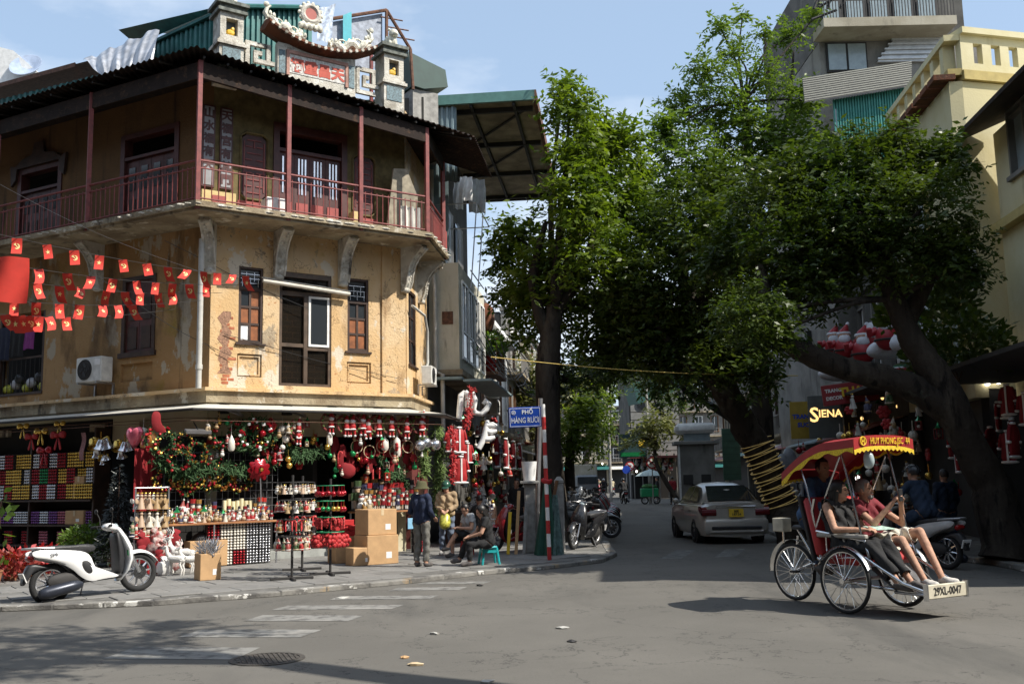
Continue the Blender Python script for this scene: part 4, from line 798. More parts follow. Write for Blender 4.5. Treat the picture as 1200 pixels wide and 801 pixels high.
def figurine(kind, h):
    mb = MB(); s2 = h / .3; mb.M = S(s2)
    if kind == 'nutcracker':
        mb.c = 2; mb.cyl((0, 0, 0), (0, 0, .025), .055, n=8); mb.c = 0; mb.cyl((-.022, 0, .025), (-.022, 0, .11), .019, n=6); mb.cyl((.022, 0, .025), (.022, 0, .11), .019, n=6)
        mb.c = 1; mb.cyl((0, 0, .11), (0, 0, .19), .042, .05, 8); mb.cyl((-.06, 0, .11), (-.055, 0, .185), .016, n=6); mb.cyl((.06, 0, .11), (.055, 0, .185), .016, n=6); mb.c = 0; mb.ell((0, -.005, .215), (.036, .036, .038), 8, 6); mb.ell((0, -.03, .198), (.022, .012, .03), 6, 4); mb.c = 1; mb.cyl((0, 0, .24), (0, 0, .31), .04, .044, 8); mb.c = 2; mb.torus((0, 0, .245), .04, .008, 10, 4, 'Z')
    elif kind == 'santa':
        mb.c = 1; mb.lathe([(.065, 0), (.07, .05), (.055, .12), (.03, .17)], 9); mb.c = 0; mb.ell((0, -.015, .18), (.042, .04, .042), 8, 6); mb.ell((0, -.04, .155), (.036, .02, .045), 7, 5); mb.torus((0, 0, .03), .067, .012, 10, 4, 'Z'); mb.c = 1; mb.cyl((0, 0, .20), (.02, 0, .3), .042, .004, 8); mb.c = 0; mb.ell((.02, 0, .3), .015, 6, 4); mb.torus((0, 0, .203), .04, .011, 10, 4, 'Z'); mb.c = 1; mb.ell((-.06, -.02, .12), (.02, .03, .045), 6, 5); mb.ell((.06, -.02, .12), (.02, .03, .045), 6, 5)
    elif kind == 'snowman':
        mb.c = 0; mb.ell((0, 0, .07), .07, 9, 6); mb.ell((0, 0, .165), .05, 8, 6); mb.ell((0, 0, .235), .036, 8, 6); mb.c = 2; mb.cyl((0, 0, .262), (0, 0, .31), .026, n=8); mb.cyl((0, 0, .26), (0, 0, .265), .042, n=9); mb.c = 1; mb.torus((0, 0, .203), .036, .012, 10, 4, 'Z'); mb.cyl((0, -.03, .235), (0, -.075, .232), .008, .001, 5)
    elif kind == 'angel':
        mb.c = 0; mb.lathe([(.07, 0), (.055, .06), (.03, .15), (.02, .19)], 10); mb.ell((0, 0, .215), .03, 8, 6)
        for a in (-1, 1): mb.pillow([(a * .01, .12), (a * .10, .20), (a * .11, .10), (a * .04, .08)], .01, .03)
        mb.c = 1; mb.torus((0, 0, .265), .028, .005, 10, 4, 'Z'); mb.cyl((0, .0, .235), (0, 0, .262), .004, n=4)
    elif kind == 'lantern':
        mb.c = 1; mb.box(-.06, .06, -.06, .06, 0, .02); mb.box(-.06, .06, -.06, .06, .17, .19)
        for a in (-.052, .052):
            for b in (-.052, .052): mb.box(a - .008, a + .008, b - .008, b + .008, .02, .17)
        mb.c = 0; mb.ell((0, 0, .07), .04, 7, 5); mb.c = 2; mb.lathe([(.07, .19), (.02, .25), (.012, .3)], 4)
    mats = {'nutcracker': ('toywhite', 'toyred', 'dark'), 'santa': ('toywhite', 'toyred', 'gold'), 'snowman': ('toywhite', 'toyred', 'dark'), 'angel': ('toywhite', 'gold', 'toyred'), 'lantern': ('toywhite', 'toyred', 'greenball')}[kind]
    return mb.mesh(kind, [MATS[m] for m in mats], 40)
def toymat(name, cols):
    m = bpy.data.materials.new(name); m.use_nodes = True; n = m.node_tree; oi = n.nodes.new('ShaderNodeObjectInfo'); r = n.nodes.new('ShaderNodeValToRGB'); r.color_ramp.interpolation = 'CONSTANT'
    for i, c in enumerate(cols):
        e = r.color_ramp.elements[i] if i < 2 else r.color_ramp.elements.new(i / len(cols)); e.position = i / len(cols); e.color = tuple(c) + (1,)
    n.links.new(oi.outputs['Random'], r.inputs['Fac']); n.links.new(r.outputs['Color'], n.nodes['Principled BSDF'].inputs['Base Color']); n.nodes['Principled BSDF'].inputs['Roughness'].default_value = .45; MATS[name] = m
toymat('toyred', [(.34, .02, .02), (.22, .015, .02), (.40, .30, .18), (.06, .10, .04), (.42, .03, .02), (.30, .16, .04), (.45, .40, .33), (.05, .05, .10), (.28, .05, .04)])
toymat('toywhite', [(.55, .50, .42), (.62, .60, .56), (.45, .32, .22), (.58, .55, .48), (.36, .24, .12), (.66, .63, .58)])
FIG = {k: figurine(k, .3) for k in ('nutcracker', 'santa', 'snowman', 'angel', 'lantern')}
def pack_mesh(m, nx=4, nz=5, w_=.26, h_=.34):
    mb = MB(); mb.box(-w_ / 2, w_ / 2, -.02, .12, 0, h_); mb.c = 1
    for i in range(nx):
        for j in range(nz): mb.ell((-w_ / 2 + w_ * (i + .5) / nx, -.03, h_ * (j + .5) / nz), min(w_ / nx, h_ / nz) * .47, 7, 5)
    return mb.mesh('bauble_pack', [MATS['dark'], MATS[m]], True)
mat('purpleball', (.22, .08, .28), .25, .4); mat('pinkball', (.5, .15, .2), .3, .3); mat('pearl', (.72, .68, .6), .3)
PACK = {m: pack_mesh(m) for m in ('gold', 'redball', 'silver', 'greenball', 'purpleball', 'pinkball', 'pearl')}
def put(me, M, label, cat, group=None): return tag(link(me.name.split('.')[0], me, None, M), label, cat, group)
CN = {'gold': 'gold', 'redball': 'red', 'silver': 'silver', 'greenball': 'green', 'purpleball': 'purple', 'pinkball': 'pink', 'pearl': 'pearl white'}
# ---------------- left: shelf unit with packs of baubles
sb_ = pick(FL, 2, 590, .5); se_ = pick(FL, 108, 580, .5); zA = (sb_.z + se_.z) / 2; zB = pick(FL, 60, 614, .5).z
t = thing('display_shelf', 'dark wooden shelf unit stacked with bauble packs behind the white scooter', 'shelf', FL)
for z in (zA, zB, .45): MB().box(sb_.x - 1.6, se_.x, -.55, -.1, z - .045, z - .004).build('shelf_board', MATS['darkwood'], t)
for x in (sb_.x - 1.6, (sb_.x + se_.x) / 2 - .6, se_.x): MB().box(x, x + .05, -.5, -.1, .1, 3.0).build('upright', MATS['darkwood'], t)
MB().box(sb_.x - 1.6, se_.x + .05, -.08, -.05, .1, 3.2).build('back_panel', room, t)
nC = 15; colr = ['redball', 'silver', 'redball', 'purpleball', 'silver', 'redball', 'gold', 'gold', 'silver', 'redball', 'silver', 'redball', 'gold', 'gold', 'gold']; col2 = ['gold', 'redball', 'silver', 'gold', 'redball', 'gold', 'gold', 'silver', 'redball', 'greenball', 'redball', 'gold', 'redball', 'gold', 'silver']
rnd = random.Random(5); dx = (se_.x - sb_.x + 1.5) / nC
for i in range(nC):
    x = sb_.x - 1.45 + dx * (i + .5)
    for j in range(3):
        c_ = (colr, col2, colr)[j][i]; put(PACK[c_], FL @ T(x, -.45 + rnd.uniform(-.05, .03), zA + .35 * j) @ S(dx / .27, 1, 1), 'clear pack of %s baubles on the top shelf behind the scooter' % CN[c_], 'baubles', 'bauble packs on the dark shelf')
    c_ = rnd.choice(['purpleball', 'silver', 'pinkball', 'purpleball']); put(PACK[c_], FL @ T(x, -.42, zB) @ S(dx / .27, 1, .85), 'clear pack of %s baubles on the middle shelf behind the scooter' % CN[c_], 'baubles', 'bauble packs on the dark shelf')
    if i % 2: c_ = rnd.choice(['redball', 'pinkball', 'silver']); put(PACK[c_], FL @ T(x, -.42, .45) @ S(dx / .27, 1, .9), 'clear pack of %s baubles on the bottom shelf behind the scooter' % CN[c_], 'baubles', 'bauble packs on the dark shelf')
def carton(M, w_, d_, h_, lab, flap=False, tape=True):
    t_ = thing('cardboard_box', lab, 'box', M); MB().rbox(-w_ / 2, w_ / 2, -d_ / 2, d_ / 2, 0, h_, .008).build('carton', MATS['card'], t_)
    if tape: MB().box(-.03, .03, -d_ / 2 - .003, d_ / 2 + .003, h_ + .0005, h_ + .003).build('tape', MATS['tape'], t_); MB().box(-.03, .03, -d_ / 2 - .004, -d_ / 2 - .001, h_ - .12, h_).build('tape', MATS['tape'], t_)
    MB().box(w_ * .1, w_ * .28, -d_ / 2 - .003, -d_ / 2 - .0005, h_ * .2, h_ * .42).build('sticker', MATS['white'], t_); return t_
carton(FL @ T(se_.x - .45, -.36, zA), .36, .3, .5, 'brown carton at the end of the top bauble shelf'); carton(FL @ T(se_.x - .55, -.36, zB), .6, .3, .3, 'low brown carton on the middle bauble shelf')
# hanging bows, bells, balloons
for k, (px, py, kind, sc, lab) in enumerate([(37, 512, 'red', 1.0, 'red ribbon bow hanging beside the gold bow left of the bells'), (52, 528, 'redball', 1.1, 'glossy red ribbon bow hung lowest over the bauble shelf'), (68, 510, 'red', 1.1, 'red ribbon bow hung beside the gold bells over the shelf'), (48, 506, 'gold', 1.0, 'gold ribbon bow among the red bows over the shelf'), (70, 497, 'gold', .8, 'small gold ribbon bow hung under the canopy rod'), (27, 500, 'gold', .9, 'gold ribbon bow hung by the fascia box')]):
    p = qL(px, py, .75); put(BOW[kind], T(p) @ RL @ S(sc), lab, 'bow', 'bows hanging under the canopy')
for px, py, sc, lab in ((118, 522, 1.2, 'cluster of gold and silver bells with gold bow over the dark tree'), (146, 524, 1.1, 'cluster of gold bells hanging beside the pink heart balloon'), (122, 537, .6, 'small gold bell cluster hung below the big bells')):
    p = qL(px, py, .85); put(BELL, T(p) @ RL @ S(sc), lab, 'bells', 'bell clusters under the canopy')
p = qL(97, 520, .7); tag(MB(T(p) @ RL).grid(lambda u, v: (-.07 + .14 * u, .03 * math.sin(v * 6), .25 - .6 * v), 5, 8).build('check_ribbon', mat('checkribbon', (.32, .16, .16), .8, var=.5, scale=60), smooth=True), 'checked ribbon hanging beside the bell cluster', 'ribbon')
p = qL(158, 512, 1.0)
tag(MB(T(p) @ RL).pillow([(0, -.26), (-.2, -.06), (-.25, .1), (-.18, .22), (-.06, .21), (0, .13), (.06, .21), (.18, .22), (.25, .1), (.2, -.06)], .11, edge=.1).build('heart_balloon', mat('foilpink', (.75, .16, .22), .2, .35), smooth=True), 'shiny pink heart foil balloon under the canopy', 'balloon')
p = qL(176, 517, 1.0); b_ = MB(T(p) @ RL).pillow([(-.28, -.16), (-.24, .02), (-.04, .22), (.04, .24), (.22, .06), (.27, -.14), (.0, -.2)], .12, edge=.1).build('foil_balloon', mat('foilorange', (.68, .26, .06), .25, .3), smooth=True); tag(b_, 'orange gold foil balloon with pink letters beside the heart balloon', 'balloon')
text('HP', .17, MATS['foilpink'], b_, T(p) @ RL @ T(0, -.125, -.02), 'lettering', bold=.008)
p = qA(183, 495, 1.1); tag(MB(T(p) @ RA).pillow([(-.1, .22), (.08, .22), (.08, -.02), (.2, -.12), (.14, -.22), (-.08, -.14)], .05).build('stocking', MATS['redcloth'], smooth=True), 'red felt stocking hanging above the orange balloon', 'stocking')
p = qL(168, 506, .9); tag(MB(T(p) @ RL).ell((0, 0, 0), .1, 10, 7).cyl((0, 0, .08), (0, 0, .3), .006, n=4).build('white_ball', MATS['pearl'], smooth=True), 'white glitter ball hanging by the heart balloon', 'bauble')
# dark tinsel tree and red cloth near the corner
def pinetree(name, M, h_, r_, n, m, lab, cat='christmas tree', berries=None):
    rd = random.Random(int(h_ * 100)); t_ = thing(name, lab, cat, M); mb = MB()
    for k in range(n):
        z = h_ * (1 - math.sqrt(rd.random()) * .92); a = rd.uniform(0, 6.283); R = r_ * (1 - z / h_) * rd.uniform(.35, 1.05) + .03; p = Vector((R * math.cos(a), R * math.sin(a), z - R * .15)); d = (Vector((math.cos(a), math.sin(a), -.25)) + Vector((rd.gauss(0, .5), rd.gauss(0, .5), rd.gauss(0, .5)))).normalized() * rd.uniform(.06, .13); s2 = d.orthogonal().normalized() * .014; mb.add([p - s2, p + s2, p + d], [(0, 1, 2)])
    mb.build('needles', m, t_); MB().cyl((0, 0, 0), (0, 0, h_ * .97), .03, .01, 6).build('trunk', MATS['darkwood'], t_)
    return t_
p = qL(137, 648, 1.2); pinetree('tinsel_tree', T(p.x, p.y, .08), 2.1, .5, 2600, mat('blacktinsel', (.03, .035, .032), .35, .3), 'tall black tinsel Christmas tree standing behind the scooter handlebars')
p0, p1 = qA(158, 525, .2), qA(190, 525, .2)
tag(MB().grid(lambda u, v: p0.lerp(p1, u) + Vector((0, .06 * math.sin(u * 16), -1.25 * v)), 30, 6).build('red_curtain', MATS['redcloth'], smooth=True), 'dark red felt cloth hanging at the shop corner', 'cloth')
# wreaths hung in rows
for k, (px, py, sc, i) in enumerate([(196, 521, 1.0, 0), (210, 536, .9, 1), (230, 531, .75, 2), (248, 533, .8, 0), (266, 508, 1.05, 1), (300, 509, 1.25, 3), (283, 512, 1.1, 1), (312, 508, .9, 4), (214, 520, .7, 2), (186, 515, .9, 5)]):
    p = qA(px, py, .55 + .1 * (k % 3)); put(WR[i], T(p) @ RA @ S(sc) @ RY(k * 50), 'red berry wreath hung in the row under the front canopy', 'wreath', 'red berry wreaths under the canopy')
for k, (px, py, sc) in enumerate([(192, 563, .9), (210, 561, .95), (228, 561, 1.0), (244, 558, 1.1), (262, 559, 1.15), (281, 560, 1.15), (218, 570, .8)]):
    p = qA(px, py, .35); put(WG[k % 3], T(p) @ RA @ S(sc) @ RY(k * 70), 'gold and rust wreath hung on the wire grid above the figurine table', 'wreath', 'gold wreaths on the wire grid')
g0, g1 = pick(FA, 186, 530, .25), pick(FA, 325, 600, .25)
t = thing('wire_grid', 'fine wire display grid behind the gold wreaths', 'rack', FA)
for k in range(22): x = g0.x + (g1.x - g0.x) * k / 21; MB().cyl((x, -.25, g1.z), (x, -.25, g0.z), .004, n=4).build('wire', MATS['steel'], t)
for k in range(9): z = g1.z + (g0.z - g1.z) * k / 8; MB().cyl((g0.x, -.245, z), (g1.x, -.245, z), .004, n=4).build('wire', MATS['steel'], t)
MB().box(g0.x, g1.x, .02, .06, .3, 2.7).build('shop_partition', room, house)
def garland(pts, n, m, name, lab, r=.09, L_=.11, seed=0):
    rd = random.Random(seed); pts = [Vector(p) for p in pts]; mb = MB()
    for k in range(n):
        u = rd.random() * (len(pts) - 1); i = min(int(u), len(pts) - 2); p = pts[i].lerp(pts[i + 1], u - i) + Vector((rd.gauss(0, r * .4), rd.gauss(0, r * .4), rd.gauss(0, r * .4))); d = Vector((rd.gauss(0, 1), rd.gauss(0, 1), rd.gauss(-.6, 1))).normalized() * L_ * rd.uniform(.6, 1.2); s2 = d.orthogonal().normalized() * .014; mb.add([p - s2, p + s2, p + d + s2 * .2, p + d - s2 * .2], [(0, 1, 2, 3)])
    mb.tube(pts, .015, 5); return tag(mb.build(name, m), lab, 'garland')
garland([qA(186, 540, .5), qA(215, 556, .5), qA(250, 545, .5), qA(285, 552, .5), qA(325, 538, .5)], 1500, MATS['pine'], 'pine_garland', 'dark green pine garland swagged behind the berry wreaths', .16, .14)
garland([qA(492, 508, .7), qA(497, 530, .7), qA(498, 556, .7)], 700, MATS['pinelight'], 'pine_garland', 'short light green pine garland hanging by the silver balls', .11, .13, 1)
garland([qA(512, 500, .6), qA(516, 530, .6), qA(514, 565, .6), qA(517, 600, .6)], 1500, MATS['pinelight'], 'pine_garland', 'long light green pine garland hanging behind the helmeted woman', .16, .15, 2)
garland([qA(445, 535, .5), qA(455, 560, .45), qA(470, 552, .45), qA(478, 575, .4)], 600, MATS['pine'], 'pine_garland', 'thin dark garland behind the nutcracker table', .09, .12, 3)
garland([qA(330, 522, .5), qA(350, 535, .5), qA(378, 528, .5)], 600, MATS['pine'], 'pine_garland', 'dark pine garland across the shop entrance', .14, .13, 4)
# the big red poinsettia
p = qA(305, 550, .75); t = thing('poinsettia_bloom', 'huge glossy red poinsettia flower on a wire stand', 'flower', T(p) @ RA)
for r_, n_, z_ in ((.27, 9, 0), (.2, 8, -.03), (.13, 6, -.06)):
    for k in range(n_): M = RY(k * 360 / n_ + r_ * 100) @ RX(-18); MB(M).pillow([(0, .02), (-.08, r_ * .5), (-.05, r_ * .85), (0, r_), (.05, r_ * .85), (.08, r_ * .5)], .012, z_).build('petal', MATS['redball'], t, smooth=True)
MB().ell((0, -.08, 0), .04, 8, 6).build('flower_heart', MATS['gold'], t)
MB().cyl((0, .02, 0), (.05, .05, -.75), .012, n=5).build('wire_stem', MATS['steel'], t)
# white glitter balls and ornaments on strings
for k, (px, py, r_) in enumerate([(331, 503, .085), (335, 514, .085), (331, 524, .06)]):
    p = qA(px, py, .7); tag(MB(T(p)).ell((0, 0, 0), r_, 12, 8).cyl((0, 0, r_), (0, 0, r_ + .2), .005, n=4).build('white_ball', MATS['pearl'], smooth=True), 'white glitter ball hanging in the string beside the entrance', 'bauble', 'white balls beside the entrance')
for k, (px, py) in enumerate([(385, 494), (403, 497), (412, 497), (424, 496), (430, 500), (441, 497), (456, 498), (474, 500), (492, 498), (494, 491), (348, 500), (347, 508)]):
    p = qA(px, py, .75); put(SW[k % 2], T(p) @ RA @ S(.95 if k < 9 else .8) @ RZ(random.uniform(-20, 20)), 'small Santa wreath hanging in the row along the canopy rod', 'wreath', 'Santa wreaths along the canopy rod')
for k, (px, py, r_) in enumerate([(386, 515, .07), (451, 521, .09), (465, 520, .09), (271, 521, .08), (466, 528, .07)]):
    p = qA(px, py, .7); tag(MB(T(p)).lathe([(.01, .2), (.025, .16), (r_ * .9, .08), (r_, -.06), (r_ * .7, -.12), (.02, -.13)], 12).cyl((0, 0, .18), (0, 0, .42), .005, n=4).build('white_lantern', MATS['pearl'], smooth=True), 'white bottle shaped lantern hung below the Santa wreaths', 'lantern', 'white hanging lanterns')
for k, (px, py) in enumerate([(492, 522), (499, 519), (510, 521)]):
    p = qA(px, py, .75); tag(MB(T(p)).ell((0, 0, 0), .14, 16, 10).cyl((0, 0, .14), (0, 0, .17), .025, n=8).cyl((0, 0, .16), (0, 0, .36), .006, n=4).build('silver_ball', MATS['silver'], smooth=True), 'large mirror silver ball hanging at the canopy end', 'bauble', 'silver balls at the canopy end')
for k in range(11):
    px = 392 + k * 8.5; py = 522 + (k % 3) * 9; p = qA(px, py, .4 + .08 * (k % 2))
    tag(MB(T(p) @ RA).pillow([(-.05, .2), (.06, .22), (.12, .02), (.16, -.12), (.02, -.06), (.05, -.28), (-.14, -.2), (-.06, .0)], .03, sub=1).build('red_felt_piece', MATS['redcloth'], smooth=True), 'dark red felt decoration hanging behind the Santa wreaths', 'decoration', 'red felt decorations behind the wreaths')
for k in range(6):
    px = 418 + k * 15; p = qA(px, 523 + (k % 2) * 6, .6); tag(MB(T(p) @ RA).torus((0, 0, 0), .14, .010, 18, 5).build('cane_ring', MATS['tape'], smooth=True), 'plain woven cane ring hanging below the Santa wreaths', 'ring', 'cane rings below the wreaths')
p = qA(407, 551, .5); tag(MB(T(p) @ RA).pillow([(-.2, .12), (-.05, .2), (.18, .1), (.2, -.08), (.02, -.2), (-.18, -.1)], .1).build('red_bow_cushion', MATS['redcloth'], smooth=True), 'big dark red velvet bow hanging in the entrance', 'bow')
# figurine table
a, b = pick(FA, 196, 613, .9), pick(FA, 325, 607, .9); zt = (a.z + b.z) / 2 - .02
t = thing('display_table', 'narrow wooden display table crowded with white and red figurines', 'table', FA)
MB().rbox(a.x, b.x, -1.0, -.35, zt - .04, zt, .006).build('table_top', mat('tableboard', (.34, .15, .06), .5, var=.2), t)
for x in (a.x + .9, b.x - .04):
    for y in (-.97, -.4): MB().cyl((x, y, .08), (x, y, zt - .04), .018, n=6).build('leg', MATS['steel'], t)
rnd = random.Random(11); k = 0
LABF = {'nutcracker': 'red and white toy nutcracker soldier on the figurine table', 'santa': 'small Santa figurine on the figurine table', 'snowman': 'white snowman figurine on the figurine table', 'angel': 'white angel figurine on the figurine table', 'lantern': 'small red toy lantern on the figurine table'}
for row, (y, n, h_) in enumerate(((-.9, 21, .75), (-.72, 20, 1.0), (-.52, 18, 1.35))):
    for i in range(n):
        x = a.x + .08 + (b.x - a.x - .16) * (i + rnd.uniform(.3, .7)) / n
        if row == 2 and .52 < (x - a.x) / (b.x - a.x) < .86: continue
        kind = rnd.choice(['snowman', 'santa', 'nutcracker', 'angel', 'lantern', 'santa', 'snowman'] if row < 2 else ['santa', 'angel', 'nutcracker', 'angel'])
        put(FIG[kind], FA @ T(x, y + rnd.uniform(-.04, .04), zt) @ RZ(rnd.uniform(-40, 40)) @ S(h_ * rnd.uniform(.8, 1.15)), LABF[kind], 'figurine', 'figurines on the long table')
bx = a.x + (b.x - a.x) * .68
t = thing('candle_crate', 'dark crate of cream pillar candles at the back of the figurine table', 'crate', FA @ T(bx, -.5, zt)); MB().rbox(-.33, .33, -.1, .1, 0, .22, .008).build('crate_box', MATS['darkwood'], t); MB().box(-.3, .3, -.105, -.101, .05, .17).build('red_band', MATS['red'], t)
for i in range(7): MB().cyl((-.27 + i * .09, 0, .2), (-.27 + i * .09, 0, .42 + .03 * math.sin(i * 2)), .043, n=10).build('candle', mat('candle', (.78, .70, .45), .5), t, smooth=True)
# beneath the table: packs and black bags
rnd = random.Random(4); x = b.x - 1.32; cols_ = ['redball', 'pearl', 'pearl', 'silver', 'silver']
for i in range(5):
    for j in range(3):
        c_ = 'redball' if (i == 2 and j == 0) else cols_[i]; put(PACK[c_], FA @ T(x + i * .265, -.85, .1 + j * .285) @ S(.98, 1, .8), 'clear pack of %s baubles stacked under the figurine table' % CN[c_], 'baubles', 'bauble packs under the table')
for i in range(2): tag(MB(FA).pillow([(a.x + .55 + i * .5, .75), (a.x + 1.0 + i * .5, .75), (a.x + 1.02 + i * .5, .45), (a.x + .53 + i * .5, .45)], .12, -.7).build('black_bag', MATS['black'], smooth=True), 'black plastic sack hung under the figurine table', 'bag', 'black sacks under the table')
# white hanging angels and the red-and-white row left of the table
for r_, (py, n, kd_) in enumerate(((585, 8, 'angel'), (596, 0, 'angel'), (606, 8, 'angel'))):
    for i in range(n):
        px = 161 + i * 4.6; p = qA(px, py, 1.15 + .1 * (i % 2)); put(FIG[kd_], T(p.x, p.y, p.z - .18) @ RA @ RZ(i * 33) @ S(1.15), 'white fabric angel hanging on the rail left of the figurine table', 'ornament', 'white angels hanging by the table')
for r_, py in enumerate((618, 622)):
    for i in range(9):
        px = 155 + i * 4.6; p = qA(px, py + (i % 2) * 2, 1.25); put(FIG['santa'], T(p.x, p.y, p.z - .12) @ RA @ S(.8), 'little red and white hanging Santa in the row below the white angels', 'ornament', 'red and white row below the angels')
rk = thing('hanging_rail', 'thin metal rail stand carrying the white angels', 'rail', FA)
for py in (571, 593, 612): z = pick(FA, 176, py, 1.2).z; xa = pick(FA, 158, py, 1.2).x; xb = pick(FA, 197, py, 1.2).x; MB().cyl((xa, -1.2, z), (xb, -1.2, z), .01, n=5).build('rail', MATS['steel'], rk)
for x in (xa, xb): MB().cyl((x, -1.2, .08), (x, -1.2, pick(FA, 176, 571, 1.2).z + .02), .014, n=6).build('upright', MATS['steel'], rk)
# heap of red and white gift bags and reindeer
rnd = random.Random(9)
for k, (px, py) in enumerate([(168, 650), (178, 640), (186, 655), (195, 640), (190, 668), (203, 660), (180, 666), (170, 634), (187, 628), (200, 630), (205, 645)]):
    o_ = 1.35 + (py - 628) / 40 * .7; p = qA(px, py, o_); c_ = ['redcloth', 'candyred', 'redcloth', 'candyred', 'white', 'candyred', 'red'][k % 7]; mat('candyred', (.34, .03, .03), .5, col2=(.6, .55, .5), scale=13)
    tag(MB(T(p.x, p.y, max(p.z - .15, .09)) @ RA @ RZ(rnd.uniform(-40, 40)) @ RY(rnd.uniform(-25, 25))).pillow([(-.12, 0), (.13, .02), (.14, .2), (.04, .24), (.09, .33), (-.08, .33), (-.03, .24), (-.13, .2)], .06, sub=1).build('gift_bag', MATS[c_], smooth=True), {'red': 'bright red gift sack in the heap by the scooter wheel', 'white': 'white gift sack in the heap by the scooter wheel', 'redcloth': 'dark red felt sack in the heap by the scooter wheel', 'candyred': 'red and white patterned sack in the heap by the scooter wheel'}[c_], 'bag', 'gift sacks by the scooter')
def reindeer(M, sc, lab, m):
    t_ = thing('reindeer_figure', lab, 'reindeer', M @ S(sc)); mb = MB()
    mb.tube([(-.22, 0, .42), (-.12, 0, .44), (.05, 0, .43), (.2, 0, .47)], [.07, .1, .095, .075], 9); mb.ell((-.22, 0, .42), (.08, .085, .09), 9, 6); mb.tube([(.18, 0, .48), (.27, 0, .6), (.31, 0, .72)], [.075, .05, .045], 8); mb.tube([(.28, 0, .74), (.36, 0, .73), (.43, 0, .69)], [.05, .045, .026], 8); mb.build('body', m, t_, smooth=True)
    for x, k2 in ((-.22, 1), (.17, 0)):
        for y in (-.05, .05):
            pts = [(x, y, .42), (x + (.04 if k2 else 0), y, .3), (x - (.03 if k2 else -.01), y, .17), (x, y, .02)]; MB().tube(pts, [.05, .035, .022, .02], 7).build('leg', m, t_, smooth=True)
    for y in (-1, 1):
        MB().tube([(.28, y * .03, .78), (.24, y * .09, .9), (.28, y * .13, 1.0)], [.014, .012, .008], 5).tube([(.25, y * .08, .87), (.32, y * .09, .95)], [.011, .006], 5).build('antler', m, t_, smooth=True); MB().ell((.26, y * .07, .77), (.02, .045, .02), 6, 4).build('ear', m, t_)
    MB().tube([(-.29, 0, .46), (-.34, 0, .5)], [.03, .012], 6).build('tail', m, t_); return t_
whitefur = mat('whitefur', (.70, .68, .64), .9, bump=.8, bscale=60)
for (px, py, o_, rz, sc, lab) in ((205, 679, 2.4, 160, .68, 'white fluffy reindeer figure standing on the pavement beside the tinsel carton'), (222, 677, 2.4, 185, .64, 'glittery cream reindeer figure beside the white one'), (213, 664, 2.0, 175, .85, 'taller white reindeer figure behind the two small ones')):
    p = qA(px, py, o_); reindeer(T(p.x, p.y, .084) @ RZ(rz), sc, lab, whitefur if 'white' in lab else mat('creamfur', (.55, .45, .30), .7, bump=.8, bscale=60))
p = G(243, 679, .08); carton(T(p.x, p.y, .086) @ RA, .36, .34, .44, 'open carton filled with silver tinsel twigs on the pavement', tape=False)
mb = MB(T(p.x, p.y, .5)); rd = random.Random(2)
for k in range(160): d = Vector((rd.gauss(0, .5), rd.gauss(0, .5), 1)).normalized() * rd.uniform(.12, .34); mb.cyl((rd.uniform(-.15, .15), rd.uniform(-.14, .14), -.02), d + Vector((rd.uniform(-.12, .12), rd.uniform(-.1, .1), 0)), .012, .004, 4, False)
tag(mb.build('tinsel_twigs', MATS['silver']), 'bunch of silver tinsel twigs sticking out of the carton', 'tinsel')
p = qA(236, 640, .75); carton(FA @ T(pick(FA, 240, 650, .7).x, -.75, .1), .75, .4, .5, 'wide brown carton under the left end of the figurine table')
# spinner racks with hanging ornaments
def rack(px, py, out_top, wid, tiers, lab, glabel, seed):
    p = G(px, py, .08); t_ = thing('spinner_rack', lab, 'rack', T(p.x, p.y, .084)); ztop = tiers[0][0] + .12
    MB().cyl((0, 0, .02), (0, 0, ztop), .022, n=8).build('pole', MATS['dark'], t_)
    for k in range(4): M = RZ(k * 90 + 20); MB(M).rbox(.0, .36, -.025, .025, .0, .045, .006).build('foot', MATS['dark'], t_)
    rd = random.Random(seed)
    for z, kinds, n in tiers:
        MB().torus((0, 0, z), wid, .008, 24, 5, 'Z').build('ring', MATS['dark'] if seed % 2 else MATS['plasticgreen'], t_)
        for k in range(4): MB(RZ(k * 90)).cyl((0, 0, z), (wid, 0, z), .006, n=4).build('spoke', MATS['dark'], t_)
        for k in range(n):
            a_ = k * 6.283 / n + rd.uniform(-.1, .1); kd_ = rd.choice(kinds); me, sc, gl_ = kd_
            put(me, T(p.x + wid * math.cos(a_), p.y + wid * math.sin(a_), .084 + z - me['drop'] * sc) @ RZ(rd.uniform(0, 360)) @ S(sc), gl_ + ' ' + glabel, 'ornament', 'ornaments on ' + lab[:24])
for m in list(FIG.values()): m['drop'] = .33
def ball_mesh(nm, m, r_=.045):
    mb = MB(); mb.ell((0, 0, 0), r_, 9, 6); mb.cyl((0, 0, r_), (0, 0, r_ + .09), .005, n=4); me = mb.mesh(nm, MATS[m], True); me['drop'] = r_ + .09; return me
BR, BG, BGr, BW = ball_mesh('red_bauble', 'redball'), ball_mesh('gold_bauble', 'gold'), ball_mesh('green_bauble', 'greenball'), ball_mesh('white_bauble', 'pearl')
def candy():
    mb = MB(); mb.tube([(0, 0, -.12), (0, 0, .02), (.02, 0, .06), (.05, 0, .06), (.065, 0, .03)], .014, 6); me = mb.mesh('candy_cane', mat('cane', (.6, .05, .05), .5, var=.9, scale=60), True); me['drop'] = .07; return me
CAN = candy()
rose = MB(); 
for r_, n_ in ((.06, 6), (.035, 4)):
    for k in range(n_): rose.ell((r_ * math.cos(k * 6.28 / n_), -.02, r_ * math.sin(k * 6.28 / n_)), (.04, .03, .04), 6, 4)
ROSE = rose.mesh('felt_rose', MATS['red'], True); ROSE['drop'] = .12
